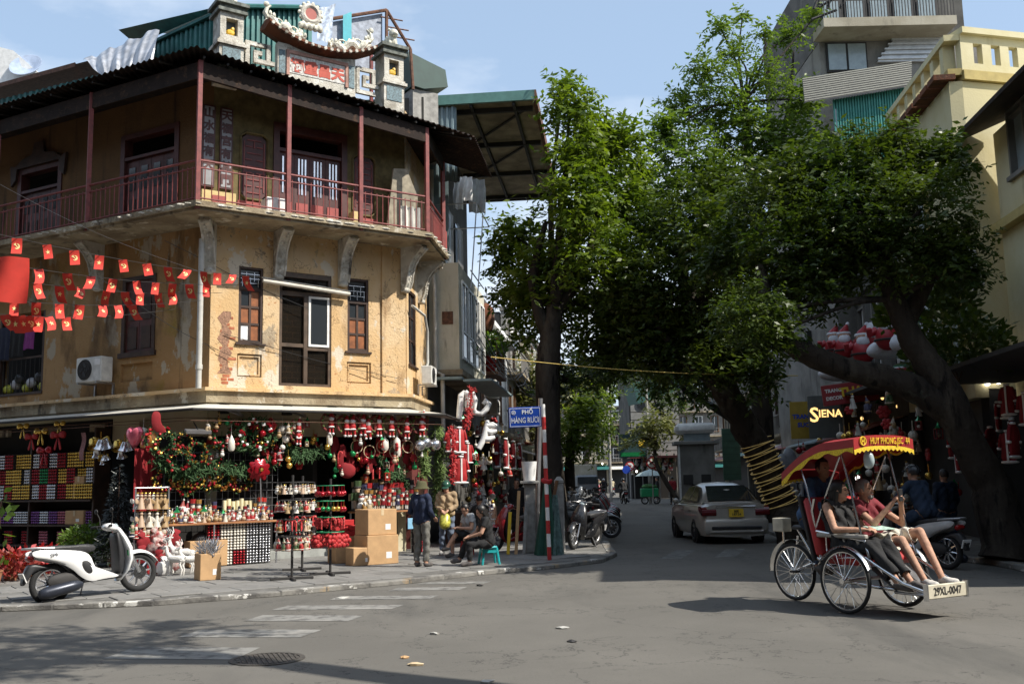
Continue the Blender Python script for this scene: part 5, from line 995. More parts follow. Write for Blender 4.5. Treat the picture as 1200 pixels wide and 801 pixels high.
tw_ = [(1.62, [(FIG['snowman'], .62, 'white snowman ornament'), (FIG['angel'], .6, 'white angel ornament')], 16), (1.32, [(FIG['angel'], .65, 'white angel ornament'), (FIG['snowman'], .65, 'white snowman ornament'), (FIG['santa'], .6, 'Santa ornament')], 16), (1.0, [(FIG['santa'], .65, 'Santa ornament'), (CAN, 1., 'red candy cane'), (FIG['angel'], .6, 'white angel ornament')], 18), (.72, [(FIG['santa'], .7, 'Santa ornament'), (FIG['snowman'], .6, 'white snowman ornament')], 16)]
rack(342, 679, 0, .26, tw_, 'black spinner rack of white and red ornaments on the kerb side', 'hanging on the white and red spinner rack', 1)
rack(354, 668, 0, .22, tw_, 'second black spinner rack of pale ornaments behind the first', 'hanging on the rear spinner rack', 3)
rack(387, 673, 0, .24, [(1.55, [(BR, 1., 'red bauble'), (BR, 1.1, 'red bauble')], 16), (1.28, [(BG, 1., 'gold bauble'), (BGr, 1., 'green bauble'), (BR, 1.1, 'red bauble')], 16), (1.0, [(CAN, 1.1, 'red candy cane'), (ROSE, .8, 'red felt rose')], 18), (.74, [(ROSE, 1.3, 'red felt rose')], 12)], 'green hooked spinner rack of red baubles and felt roses', 'hanging on the red bauble spinner rack', 2)
# nutcracker table and cartons
a, b = pick(FA, 421, 599, .7), pick(FA, 482, 597, .7); zt = (a.z + b.z) / 2
t = thing('display_table', 'wooden table crowded with toy nutcrackers beside the stacked cartons', 'table', FA); MB().rbox(a.x, b.x + .35, -.8, -.1, zt - .04, zt, .006).build('table_top', MATS['tableboard'], t)
for x in (a.x + .05, b.x + .3):
    for y in (-.75, -.15): MB().cyl((x, y, .08), (x, y, zt - .04), .02, n=6).build('leg', MATS['steel'], t)
for row, (y, n, h_) in enumerate(((-.72, 13, 1.1), (-.55, 13, 1.5), (-.36, 11, 2.0), (-.2, 7, 2.4))):
    for i in range(n):
        x = a.x + .06 + (b.x + .3 - a.x - .1) * (i + rnd.uniform(.35, .65)) / n; kd_ = 'nutcracker' if rnd.random() < .7 else rnd.choice(['santa', 'angel', 'snowman'])
        put(FIG[kd_], FA @ T(x, y, zt) @ RZ(rnd.uniform(-20, 20)) @ S(h_ * rnd.uniform(.85, 1.1)), {'nutcracker': 'toy nutcracker soldier on the table behind the stacked cartons', 'santa': 'Santa figurine among the nutcrackers behind the stacked cartons', 'angel': 'white angel figurine among the nutcrackers behind the stacked cartons', 'snowman': 'snowman figurine among the nutcrackers behind the stacked cartons'}[kd_], 'figurine', 'figurines on the nutcracker table')
bc = G(449, 661, .08); d2 = .6
carton(T(bc.x, bc.y, .086) @ RA @ T(0, .3, 0), .68, .6, .56, 'large brown carton at the bottom of the stack by the nutcracker table', tape=False)
carton(T(bc.x, bc.y, .65) @ RA @ T(0, .32, 0) @ RZ(2), .64, .56, .5, 'large brown carton on top of the stack by the nutcracker table')
p = G(421, 662, .08); carton(T(p.x, p.y, .086) @ RA, .42, .36, .34, 'small carton with blue print left of the stacked cartons', tape=False)
p = G(407, 660, .08); carton(T(p.x, p.y, .086) @ RA @ T(0, .25, 0), .46, .4, .52, 'tall brown carton under the red gift boxes', tape=False)
for k, (dx_, dz) in enumerate(((-.18, 0), (.1, 0), (.34, 0), (-.08, .11), (.2, .11), (.05, .22))):
    tag(MB(T(p.x, p.y, .612 + dz) @ RA @ T(dx_, .22, 0) @ RZ(k * 7 - 15)).rbox(-.14, .14, -.12, .12, 0, .105, .006).build('gift_box', MATS['red']), 'small red gift box piled on the cartons by the red rack', 'box', 'red gift boxes on the cartons')
for i in range(5):
    tag(link('bauble_pack', PACK['redball'], None, FA @ T(b.x + .1, -.82, .1 + i * .16) @ S(.8, 1, .45)), 'flat pack of dark red baubles stacked behind the man in the hat', 'baubles', 'red packs behind the man in the hat')
p = qA(481, 613, .85); tag(MB(T(p) @ RA).rbox(-.07, .07, -.01, .01, -.12, .12, .004).build('blue_card', mat('bluecard', (.25, .5, .7), .5)), 'small light blue card hanging under the nutcracker table', 'card')
rd = random.Random(55)
for k in range(150):
    x = rd.uniform(-.3, W + .2); z = rd.uniform(2.0, 3.0) - .5 * (x > 2.5) * rd.random(); me, sc, nm = rd.choice([(BR, 1.5, 'red bauble'), (BG, 1.4, 'gold bauble'), (FIG['santa'], .8, 'Santa doll'), (FIG['snowman'], .7, 'snowman doll'), (BGr, 1.4, 'green bauble'), (CAN, 1.6, 'candy cane'), (ROSE, 1.1, 'red felt rose'), (FIG['lantern'], .8, 'toy lantern')])
    put(me, FA @ T(x, -rd.uniform(.12, .85), z) @ RZ(rd.uniform(0, 360)) @ S(sc * rd.uniform(.7, 1.2)), nm + ' dangling among the wreaths under the front canopy', 'ornament', 'ornaments dangling under the front canopy')
# potted shrub, red poinsettias and plants behind the scooter
def plant(M, n, r_, h_, m, name, lab, leaf=.09, pot=True, seed=0, cat='plant'):
    rd = random.Random(seed); t_ = thing(name, lab, cat, M); mb = MB()
    for k in range(n):
        a_ = rd.uniform(0, 6.283); rr = r_ * math.sqrt(rd.random()); z = h_ * rd.uniform(.2, 1) * (1 - .3 * rr / r_); p = Vector((rr * math.cos(a_), rr * math.sin(a_), z)); d = Vector((math.cos(a_) * .7 + rd.gauss(0, .5), math.sin(a_) * .7 + rd.gauss(0, .5), rd.gauss(.3, .5))).normalized() * leaf * rd.uniform(.7, 1.3); s2 = d.cross(Vector((rd.gauss(0, 1), rd.gauss(0, 1), rd.gauss(0, 1)))).normalized() * leaf * .28
        mb.add([p, p + d * .5 + s2, p + d, p + d * .5 - s2], [(0, 1, 2, 3)])
    mb.build('foliage', m, t_)
    for k in range(5): a_ = k * 1.3; MB().cyl((0, 0, .0), (r_ * .5 * math.cos(a_), r_ * .5 * math.sin(a_), h_ * .7), .012, .006, 5).build('stem', MATS['darkwood'], t_)
    if pot: MB().lathe([(.10, 0), (.14, .2), (.15, .2), (.15, .23), (.13, .23), (.12, .18), (.001, .18)], 14).build('pot', mat('terracotta', (.28, .12, .06), .8), t_)
    return t_
leafmat('shrubleaf', (.05, .10, .02), (.16, .24, .05)); leafmat('redleaf', (.35, .015, .02), (.62, .04, .05), .2); leafmat('orangeleaf', (.20, .015, .02), (.42, .10, .08), .2)
p = G(100, 664, .08); plant(T(p.x, p.y, .084), 1500, .5, .95, MATS['shrubleaf'], 'potted_shrub', 'bushy green potted shrub behind the scooter seat', .1, seed=3)
p = G(133, 664, .08); plant(T(p.x, p.y, .084), 700, .32, .75, MATS['shrubleaf'], 'potted_shrub', 'green potted shrub with orange flowers behind the scooter leg shield', .09, seed=4)
for k, (px, py, lab) in enumerate(((30, 676, 'red poinsettia plant beside the scooter tail'), (52, 672, 'red poinsettia plant beneath the bauble shelf'), (12, 680, 'red and pink flower plant at the shelf foot'))):
    p = G(px, py, .08); plant(T(p.x, p.y, .084), 420, .42, .55, MATS['redleaf'] if k < 2 else MATS['orangeleaf'], 'poinsettia_plant', lab, .14, seed=10 + k)
p = G(-8, 684, .08); plant(T(p.x, p.y, .084), 45, .18, 2.0, MATS['shrubleaf'], 'rubber_plant', 'tall thin rubber plant with big leaves by the left shelf', .2, seed=21)
# ================================================================ left side of the receding street
layers('darkwall', (.12, .115, .105), [((.08, .077, .07), 1, (1, 1, 1), .42, .6), ((.20, .19, .17), 1.6, (1, 1, .3), .58, .72)], .9, .3, 20)
layers('greywall', (.26, .25, .23), [((.18, .17, .155), 1, (1, 1, 1), .42, .6), ((.10, .095, .085), 1.6, (1, 1, .2), .58, .72)], .9, .3, 20)
nh = thing('narrow_house', 'narrow grey house with cream bay and big green eave beside the corner house', 'house', FS)
MB().box(2.65, 10.5, .05, 6, 0, 7.55).box(2.65, 10.5, .05, 6, 7.55, 12.2).build('wall', MATS['darkwall'], nh)
MB().box(3.15, 8.4, -.78, .045, 4.66, 7.6).build('bay', MATS['palewall'], nh); MB().box(3.05, 8.5, -.88, .04, 4.5, 4.655).build('bay_soffit', MATS['oldplaster'], nh)
MB(FS.inverted() @ FS).box(3.13, 3.148, -.62, -.32, 5.9, 6.25).build('vent_grille', MATS['rust'], nh)
for k in range(4):
    x0 = 3.6 + k * 1.2; f = MB().box(x0, x0 + .06, -.83, -.782, 5.0, 7.2).box(x0 + .94, x0 + 1.0, -.83, -.782, 5.0, 7.2).box(x0 + .06, x0 + .94, -.83, -.782, 5.0, 5.07).box(x0 + .06, x0 + .94, -.83, -.782, 7.13, 7.2).box(x0 + .06, x0 + .94, -.825, -.782, 5.75, 5.8).box(x0 + .47, x0 + .53, -.826, -.782, 5.8, 7.13).build('window', MATS['white_paint'], nh); MB().box(x0 + .06, x0 + .94, -.80, -.783, 5.07, 7.13).build('pane', MATS['glass'], f)
MB().box(2.68, 3.1, -.9, -.02, 4.35, 4.42).build('sheet_awning', mat('bluegreysheet', (.20, .27, .29), .6), nh); MB().box(2.68, 8, -1.7, -.95, 4.28, 4.34).build('sheet_awning', MATS['bluegreysheet'], nh)
# upper windows with grilles and drainpipes
for x0 in (3.6, 5.6, 7.6):
    f = MB().box(x0, x0 + 1.2, -.0, .048, 8.2, 9.9).build('window', MATS['glass'], nh)
    for k in range(7): MB().cyl((x0 + .1 + k * .17, -.06, 8.2), (x0 + .1 + k * .17, -.06, 9.9), .012, n=5).build('bar', MATS['steel'], f)
MB(FS.inverted() @ T(*(FS @ Vector((2.95, -.1, 0))).to_tuple()[:2], 0)).tube([(0, 0, 10.2), (0, 0, 7.4), (.05, 0, 6.9), (.05, 0, 4.6), (.25, -.1, 4.5), (.25, -.1, 1.6)], .06, 8).build('drain_pipe', MATS['pvc'], nh, smooth=True)
MB().box(3.3, 3.33, -.5, -.1, 7.7, 10.0).build('side_panel', MATS['bluegreysheet'], nh)
# the wide flat eave in green metal, beams on its underside
ev = MB().box(3.1, 12.6, -2.95, 3, 12.12, 12.18).build('metal_eave', mat('eavesoffit', (.30, .25, .17), .8, var=.35, scale=2), nh)
MB().box(3.0, 3.098, -3.0, 3, 12.08, 12.36).build('eave_gutter', mat('guttergreen', (.10, .22, .19), .5), ev); MB().box(3.0, 12.7, -3.05, -2.952, 12.05, 12.36).build('eave_gutter', MATS['rust'], ev); MB().box(12.602, 12.7, -2.95, 3, 12.0, 12.36).build('eave_gutter', MATS['dark'], ev)
for x in (3.6, 6.5, 9.5, 12.3): MB().box(x - .05, x + .05, -2.9, 0, 11.98, 12.118).build('beam', MATS['dark'], ev)
for y in (-2.4, -1.2): MB().box(3.1, 12.5, y - .04, y + .04, 12.0, 12.117).build('beam', MATS['dark'], ev)
for a, b in (((3.6, -2.7), (6.5, -.6)), ((6.5, -2.5), (9.5, -.4))): MB().cyl((a[0], a[1], 12.03), (b[0], b[1], 12.03), .04, n=5).build('brace', MATS['dark'], ev)
cwall('ribbed_wall', (3.12, -.8, 0), (3.12, .1, 0), 9.9, 12.05, 12.05, 6, nh, MATS['bluegreysheet'])
# drying clothes rack and things on the upper front
cr_ = thing('clothes_rack', 'light metal clothes rack fixed high on the narrow house', 'rack', FS)
for a, b in (((3.3, -.1, 9.3), (3.3, -1.3, 9.3)), ((6.0, -.1, 9.3), (6.0, -1.3, 9.3)), ((3.3, -1.3, 9.3), (6.0, -1.3, 9.3)), ((3.3, -1.3, 9.3), (3.3, -1.1, 6.9)), ((4.6, -1.3, 9.3), (4.6, -1.1, 6.9)), ((3.3, -1.1, 7.4), (6, -1.1, 7.4))): MB().cyl(a, b, .018, n=5).build('rail', MATS['steel'], cr_)
for k, (px, py, w_, h_, c, lab) in enumerate([(546, 215, .4, .7, 'white', 'white shirt drying on the high clothes rack'), (559, 218, .5, 1.0, 'greycloth', 'grey shirt drying on the high clothes rack'), (537, 222, .3, .8, 'white', 'pale shirt drying nearest the eave on the high clothes rack')]):
    mat('greycloth', (.36, .37, .36), .9); p = P(px, py - 8, 27.4 + k * .4)
    tag(MB(T(p) @ RZ(15)).grid(lambda u, v: ((u - .5) * w_ * (1 - .15 * (v < .2)), .06 * math.sin(u * 11 + v * 3), -h_ * v), 14, 8).build('hanging_shirt', MATS[c], smooth=True), lab, 'laundry')
# cage balcony full of pots
cb_ = thing('cage_balcony', 'rusty caged balcony with pots and red lanterns hanging under it', 'balcony', FS)
MB().box(9.2, 11.8, -1.1, .04, 5.15, 5.25).build('floor_slab', MATS['rust'], cb_)
for k in range(12): MB().cyl((9.3 + k * .21, -1.05, 5.25), (9.3 + k * .21, -1.05, 6.3), .015, n=5).build('bar', MATS['rust'], cb_)
MB().box(9.2, 11.8, -1.1, -1.0, 6.3, 6.36).build('top_rail', MATS['rust'], cb_)
for k, px in enumerate((571, 578, 574)):
    p = P(px, (422, 426, 432)[k], 33.5); tag(MB(T(p)).lathe([(.05, .17), (.14, .12), (.19, 0), (.14, -.12), (.05, -.17)], 14).cyl((0, 0, .17), (0, 0, .4), .008, n=4).cyl((0, 0, -.17), (0, 0, -.36), .02, n=5).build('red_lantern', MATS['red'], smooth=True), 'round red silk lantern under the caged balcony', 'lantern', 'red lanterns under the balcony')
p = P(566, 412, 33.2); plant(T(p.x, p.y, p.z - .3), 700, .75, 1.1, MATS['shrubleaf'], 'balcony_plant', 'leafy green plant spilling over the caged balcony', .2, False, 31)
p = P(566, 375, 33.0); tag(MB(T(p)).lathe([(.2, .55), (.34, .4), (.4, 0), (.3, -.4), (.1, -.5)], 12).build('hanging_basket', MATS['tilerust'], smooth=True), 'brown clay pot hung on the wall above the leafy balcony', 'pot')
aircon(FS @ T(9.0, -.95, 4.35), 'white air conditioner unit below the leafy balcony'); aircon(FS @ T(8.2, -1.1, 3.75) @ S(.8), 'second white air conditioner unit tucked under the leafy balcony')
# houses further along
def facade(name, lab, F_, x0, x1, h, wallm, floors, seed, deep=8, bal_=True, ground='dark', setb=0., cols_=None):
    rd = random.Random(seed); t_ = thing(name, lab, 'house', F_); n = cols_ or max(1, int((x1 - x0) / 1.7)); fh = (h - 3.4) / floors
    hl = []
    for f in range(floors):
        for i in range(n): cx = x0 + (x1 - x0) * (i + .5) / n; hl.append((cx - .42, cx + .42, 3.6 + f * fh + .5, 3.6 + f * fh + fh - .55))
    mb = MB(); holes_wall(mb, x0, x1, 3.2, h, hl, setb, setb + .25); mb.build('wall', wallm, t_); MB().box(x0, x1, setb + .3, setb + deep, 0.02, h - .05).build('core', MATS['dark'], t_)
    for a in (x0, x1 - .2): MB().box(a, a + .2, setb, setb + .29, .05, 3.2).build('pier', wallm, t_)
    for hx0, hx1, z0, z1 in hl:
        f = MB().box(hx0 - .05, hx0 + .05, setb - .03, setb + .12, z0, z1).box(hx1 - .05, hx1 + .05, setb - .03, setb + .12, z0, z1).box(hx0 + .05, hx1 - .05, setb - .03, setb + .12, z1 - .07, z1).box(hx0 - .1, hx1 + .1, setb - .08, setb + .12, z0 - .07, z0).build('window', MATS[rd.choice(['white_paint', 'darkwood', 'wood', 'greywall'])], t_)
        MB().box(hx0 + .05, hx1 - .05, setb + .1, setb + .13, z0, z1 - .07).build('pane', MATS['glass'], f); MB().box((hx0 + hx1) / 2 - .03, (hx0 + hx1) / 2 + .03, setb + .04, setb + .098, z0, z1 - .07).build('mullion', MATS['white_paint'] if seed % 2 else MATS['darkwood'], f)
    if bal_:
        for f in range(floors):
            z = 3.5 + f * fh; MB().box(x0 + .1, x1 - .1, setb - .7, setb - .001, z - .05, z + .06).build('balcony_slab', MATS['oldplaster'], t_)
            for k in range(int((x1 - x0) / .3)): MB().cyl((x0 + .2 + k * .3, setb - .65, z + .06), (x0 + .2 + k * .3, setb - .65, z + .9), .02, n=5).build('baluster', MATS['greywall'], t_)
            MB().box(x0 + .1, x1 - .1, setb - .7, setb - .6, z + .9, z + .96).build('handrail', MATS['greywall'], t_)
    MB().box(x0 - .05, x1 + .05, setb - .2, setb + .3, h, h + .18).build('cornice', wallm, t_)
    cv = MB().add([(x0, setb - 1.5, 2.75), (x1, setb - 1.5, 2.75), (x1, setb, 3.25), (x0, setb, 3.25), (x0, setb - 1.5, 2.70), (x1, setb - 1.5, 2.70), (x1, setb, 3.2), (x0, setb, 3.2)], [(0, 1, 2, 3), (7, 6, 5, 4), (0, 4, 5, 1)]).build('shop_awning', MATS[rd.choice(['greenmetal', 'maroon', 'bluegreysheet', 'canvas'])], t_)
    return t_
layers('creamfar', (.46, .42, .33), [((.36, .32, .24), 1, (1, 1, 1), .42, .6), ((.20, .18, .14), 1.6, (1, 1, .2), .58, .72)], .85, .2, 20)
facade('row_house', 'dark weathered row house past the caged balcony', FS, 10.6, 16, 8.2, MATS['darkwall'], 1, 3, bal_=False)
facade('row_house', 'white row house with balustraded balcony behind the street sign tree', FS, 16.1, 22, 7.9, MATS['white_paint'], 1, 4)
facade('row_house', 'grey row house beyond the white balustraded one', FS, 22.1, 28, 9.5, MATS['greywall'], 2, 5); facade('row_house', 'cream row house far along the left kerb', FS, 28.1, 35, 8.6, MATS['creamfar'], 2, 6); facade('row_house', 'dim row house at the far left end of the street', FS, 35.1, 46, 10, MATS['greywall'], 2, 7)
wt = thing('roof_terrace', 'white balustrade terrace above the leafy balcony row', 'terrace', FS)
MB().box(14.5, 16.9, -1.0, .5, 6.9, 7.0).build('terrace_slab', MATS['white_paint'], wt); MB().box(14.4, 17.0, -1.05, -.9, 7.75, 7.85).build('handrail', MATS['white_paint'], wt)
for k in range(9): MB(T(14.6 + k * .28, -.98, 7.0)).lathe([(.05, 0), (.09, .2), (.05, .5), (.08, .75)], 8).build('baluster', MATS['white_paint'], wt)
# ------------------------------------------------ goods hung in the street shop
def suit(M, lab, sc=1., m='red', group=None):
    t_ = thing('santa_suit', lab, 'costume', M @ S(sc), group)
    MB().pillow([(-.22, .0), (.22, .0), (.2, -.5), (.27, -.95), (-.27, -.95), (-.2, -.5)], .09).build('coat', MATS[m], t_, smooth=True)
    for s2 in (-1, 1): MB().pillow([(s2 * .16, -.02), (s2 * .26, -.06), (s2 * .36, -.5), (s2 * .24, -.52)], .06).build('sleeve', MATS[m], t_, smooth=True); MB().pillow([(s2 * .22, -.48), (s2 * .38, -.46), (s2 * .38, -.56), (s2 * .22, -.56)], .075).build('cuff', MATS['white'], t_, smooth=True)
    MB().pillow([(-.29, -.9), (.29, -.9), (.29, -1.0), (-.29, -1.0)], .11).build('hem', MATS['white'], t_, smooth=True); MB().box(-.03, .03, -.105, -.07, -.92, -.02).build('trim', MATS['white'], t_); MB().pillow([(-.1, .0), (.1, .0), (.12, .08), (-.12, .08)], .08).build('collar', MATS['white'], t_, smooth=True)
    return t_
for k, (px, py, sc, Yd, lab) in enumerate([(538, 502, .95, 23.6, 'red Santa suit with white trim hanging highest by the pine garland'), (540, 536, 1.0, 23.9, 'red Santa suit with white hem hanging below another suit'), (528, 505, .8, 23.4, 'narrow bright red costume hung beside the pine garland'), (548, 520, .8, 25.5, 'small red Santa suit under the white antlers')]):
    p = P(px, py, Yd); suit(T(p) @ RZ(20), lab, sc * .62)
garland([P(529, 500, 23.2), P(531, 530, 23.2), P(530, 565, 23.2)], 500, MATS['red'], 'tinsel_garland', 'bright red tinsel garland hanging beside the Santa suits', .09, .07, 7)
def antler(M, pts_list, lab, r_=.12):
    t_ = thing('inflatable_antler', lab, 'inflatable', M @ S(.66))
    for i, pts in enumerate(pts_list): MB().tube(pts, [r_ * .9] + [r_] * (len(pts) - 2) + [r_ * .55], 9).build('stem' if i == 0 else 'prong', MATS['white'], t_, smooth=True)
    return t_
p = P(567, 522, 24.6); antler(T(p) @ RZ(10), [[(-.2, 0, -.1), (0, 0, .25), (.1, 0, .6), (.15, 0, .95)], [(0, 0, .25), (.25, 0, .25), (.42, 0, .32)], [(.08, 0, .55), (.3, 0, .5), (.5, 0, .55)], [(.12, 0, .75), (.36, 0, .76), (.5, 0, .72)]], 'white inflatable antler with four prongs beside the street sign')
p = P(545, 478, 25.2); antler(T(p) @ RZ(10), [[(-.25, 0, -.5), (-.2, 0, .0), (-.15, 0, .5), (.0, 0, .65)], [(.0, 0, .65), (.12, 0, .5), (.1, 0, .1), (.12, 0, -.1)], [(.05, 0, .5), (.3, 0, .55), (.38, 0, .3), (.35, 0, -.1)]], 'white inflatable arch shaped decoration high above the Santa suits')
p = P(563, 482, 25.8); antler(T(p) @ RZ(10), [[(-.4, 0, .25), (-.2, 0, -.05), (.05, 0, -.1), (.25, 0, .1), (.35, 0, .3), (.2, 0, .42), (.1, 0, .3)], [(-.35, 0, .2), (-.4, 0, .5), (-.35, 0, .7)]], 'white inflatable curl below the air conditioners')
garland([P(553, 455, 25), P(550, 480, 25), P(545, 500, 24.8)], 300, MATS['red'], 'tinsel_garland', 'red tinsel strand hanging among the white inflatables', .1, .1, 8)
rd = random.Random(77); KS = [(BR, 2.2, 'red bauble'), (BG, 2., 'gold bauble'), (FIG['santa'], 1.3, 'Santa doll'), (FIG['angel'], 1.3, 'white angel doll'), (ROSE, 1.6, 'red felt rose'), (FIG['lantern'], 1.3, 'toy lantern'), (BW, 2.2, 'white bauble')]
for k in range(130):
    x = rd.uniform(3.2, 13); z = rd.uniform(.7, 3.5); o_ = rd.uniform(.2, 1.6); me, sc, nm = rd.choice(KS); p = FS @ Vector((x, -o_, z)); put(me, T(p) @ RZ(rd.uniform(0, 360)) @ S(sc * rd.uniform(.7, 1.1)), nm + ' hanging in the dark street stall behind the sitting people', 'ornament', 'goods hung in the street stall')
for k in range(8):
    p = FS @ Vector((4.2 + k * 1.1, -1.5, 2.9)); 
    if k % 2: suit(T(p) @ RS, 'dark red Santa costume hanging in the row along the street stall', .9, 'redcloth', 'dark red costumes along the stall')
MB().box(2.7, 14, -.9, -.3, .05, .85).build('counter', MATS['darkwood'], nh)
p = FS @ Vector((3.9, -1.15, .084)); pinetree('white_tree', T(p), 1.5, .55, 1500, MATS['white'], 'white frosted little Christmas tree behind the sitting people')
# ================================================================ right side of the receding street
layers('yellowwall', (.56, .50, .30), [((.62, .57, .38), .7, (1, 1, 1), .42, .6), ((.40, .35, .20), 1.6, (1, 1, .3), .60, .75), ((.22, .20, .15), 2.2, (1, 1, .15), .68, .8)], .85, .15, 20)
IR = FR.inverted()
yh = thing('yellow_house', 'pale yellow corner house with balustrade parapet above the big tree', 'house', FR)
ztp = pick(FR, 1140, 62, 0).z
holes_wall(MB(), -5.2, 0, 3.3, ztp, [(-3.4, -2.3, 7.0, 9.4), (-1.5, -.5, 4.2, 6.4), (-4.6, -3.6, 4.2, 6.4)], 0, .3).build('street_wall', MATS['yellowwall'], yh)
EW = T(0, .302, 0) @ RZ(20); MB(EW).box(-.28, .0, 0, 8, 3.5, ztp).build('end_wall', MATS['yellowwall'], yh); MB(EW).box(-.28, -.02, 0, 8, 0, 3.49).build('end_base', room, yh); MB().slab([(-5.2, .35), (-.45, .35), (-3.0, 7.4), (-5.2, 7.4)], 0, ztp - .3).build('core', MATS['dark'], yh)
for q in ((-3.4, -2.3, 7.0, 9.4), (-1.5, -.5, 4.2, 6.4), (-4.6, -3.6, 4.2, 6.4)):
    f = MB().box(q[0] - .15, q[0], -.1, .1, q[2] - .1, q[3] + .2).box(q[1], q[1] + .15, -.1, .1, q[2] - .1, q[3] + .2).box(q[0], q[1], -.1, .1, q[3], q[3] + .2).box(q[0] - .25, q[1] + .25, -.2, .1, q[2] - .25, q[2] - .1).build('window', mat('yellowtrim', (.42, .33, .12), .8), yh); MB().box(q[0], q[1], .1, .13, q[2], q[3]).build('pane', MATS['paleglass'], f)
# parapet: sloping tiled coping on the street side, balustrade with small arches on the end
for k in range(9):
    x = -.15 - k * .6; z = ztp + .02; MB().cb((x, -.12, z + .07), (.5, .5, .13), (0, 0, 0)).build('coping_tile', MATS['tilerust'], yh)
cp = MB().box(-5.2, 0.05, -.02, .3, ztp + .14, ztp + .3).build('parapet_base', MATS['yellowtrim'], yh)
for k in range(7): MB().box(-5.0 + k * .75, -4.75 + k * .75, .0, .28, ztp + .3, ztp + 1.0).build('parapet_pier', MATS['yellowwall'], yh)
MB().box(-5.2, .05, -.05, .3, ztp + 1.0, ztp + 1.15).build('parapet_rail', MATS['yellowwall'], yh)
MB(EW).box(-.3, .1, .002, 7, ztp + .02, ztp + .25).build('string_course', MATS['yellowtrim'], yh)
holes_wall(MB(EW @ T(.03, 0, 0) @ RZ(90)), 0, 6.6, ztp + .251, ztp + 1.15, [(.35 + k * .5, .6 + k * .5, ztp + .45, ztp + .95) for k in range(12)], -.02, .16).build('balustrade', MATS['yellowwall'], yh)
MB(EW).box(-.35, .16, 0, 7, ztp + 1.152, ztp + 1.3).build('balustrade_rail', MATS['yellowwall'], yh)
# nearer shop house with the dark eave and blue glazed windows
nhh = thing('eaved_house', 'cream house with deep dark eave and tall glazed windows beside the yellow one', 'house', FR @ T(0, .95, 0))
ze = pick(FR, 1165, 108, .1).z; zw1 = pick(FR, 1192, 118, -.85).z; zw0 = pick(FR, 1192, 203, -.85).z
holes_wall(MB(), .12, 9.2, 3.3, ze, [(1.0, 2.6, zw0, zw1), (3.8, 5.4, zw0, zw1), (6.6, 8.2, zw0, zw1)], -.1, .2).build('wall', MATS['yellowwall'], nhh); MB().box(.12, 9.2, .25, 9, 3.4, ze + .3).build('core', MATS['yellowwall'], nhh); MB().box(.12, 9.2, .5, 9, 0, 3.39).build('shop_room', room, nhh)
for a in (1.0, 3.8, 6.6):
    f = MB().box(a, a + .08, -.15, .1, zw0, zw1).box(a + 1.52, a + 1.6, -.15, .1, zw0, zw1).box(a + .08, a + 1.52, -.15, .1, zw1 - .08, zw1).box(a - .1, a + 1.7, -.2, .1, zw0 - .1, zw0).box(a + .77, a + .83, -.12, .1, zw0, zw1 - .08).box(a + .08, a + .77, -.11, .09, zw0 + 1.3, zw0 + 1.36).box(a + .83, a + 1.52, -.11, .09, zw0 + 1.3, zw0 + 1.36).build('window', MATS['greywall'], nhh); MB().box(a + .08, a + 1.52, .0, .03, zw0, zw1 - .08).build('pane', MATS['paleglass'], f)
MB().add([(-.0, -1.1, ze - .1), (9.4, -1.1, ze - .1), (9.4, .3, ze + .5), (0, .3, ze + .5), (0, -1.1, ze - .2), (9.4, -1.1, ze - .2), (9.4, .3, ze + .38), (0, .3, ze + .38)], [(0, 1, 2, 3), (7, 6, 5, 4), (0, 4, 5, 1), (3, 7, 4, 0), (1, 5, 6, 2)]).build('eave', MATS['eave'], nhh)
MB().box(.1, 9.2, -.35, -.101, zw0 - 1.1, zw0 - .9).build('string_course', MATS['yellowtrim'], nhh); MB().box(.1, 9.2, -2.6, -.11, 3.6, 3.68).build('shop_canopy', MATS['dark'], nhh)
aircon(FR @ T(1.1, -.4, zw0 - 2.2) , 'grey air conditioner unit on the eaved house above the plants')
p = FR @ Vector((1.2, -1.3, 4.6)); plant(T(p), 1500, 1.0, 1.7, MATS['leafdark'], 'canopy_plant', 'dark spiky plant growing on the canopy of the eaved house', .2, False, 41)
p = FR @ Vector((3.2, -1.4, 3.4)); plant(T(p), 1200, 1.0, 1.5, MATS['leafdark'], 'canopy_plant', 'dense potted greenery on the canopy ledge by the glazed windows', .18, False, 42)
# grey tower behind with glazed balconies
tw = thing('grey_tower', 'dark grey tower block with railed balcony and slanted steel louvre', 'building', FR)
a = P(966, 140, 33); b = P(1112, 140, 33); z = lambda py: P(1030, py, 33).z
TT = IR @ T(a.x, 33, 0); Wt = b.x - a.x; mb = MB(TT)
MB(TT).box(0, Wt + 1.2, .02, 8, 0, z(48)).build('wall', MATS['greywall'], tw); MB(TT).box(-.2, Wt, -1.2, .0, z(48) + .0, z(38)).build('balcony_slab', MATS['creamfar'], tw); MB(TT).box(0.2, Wt + 1.2, .8, 8, z(38), z(-60)).build('upper_wall', MATS['darkwall'], tw)
for k in range(5):
    x0 = .35 + k * Wt / 5; f = MB(TT).box(x0, x0 + Wt / 5 - .1, .72, .798, z(36), z(-14)).build('window', MATS['dark'], tw); MB(TT).box(x0 + .08, x0 + Wt / 5 - .18, .68, .72, z(34), z(-10)).build('pane', MATS['paleglass'], f)
for k in range(44): x = -.15 + k * (Wt + .1) / 43; MB(TT).cyl((x, -1.15, z(38)), (x, -1.15, z(11)), .018, n=4).build('baluster', MATS['dark'], tw)
MB(TT).box(-.2, Wt, -1.2, -1.1, z(11), z(8.5)).build('handrail', MATS['dark'], tw)
x0, x1 = P(970, 80, 32.9).x - a.x, P(1018, 80, 32.9).x - a.x
f = MB(TT).box(x0, x1, -.06, .015, z(84), z(50)).build('window', MATS['dark'], tw)
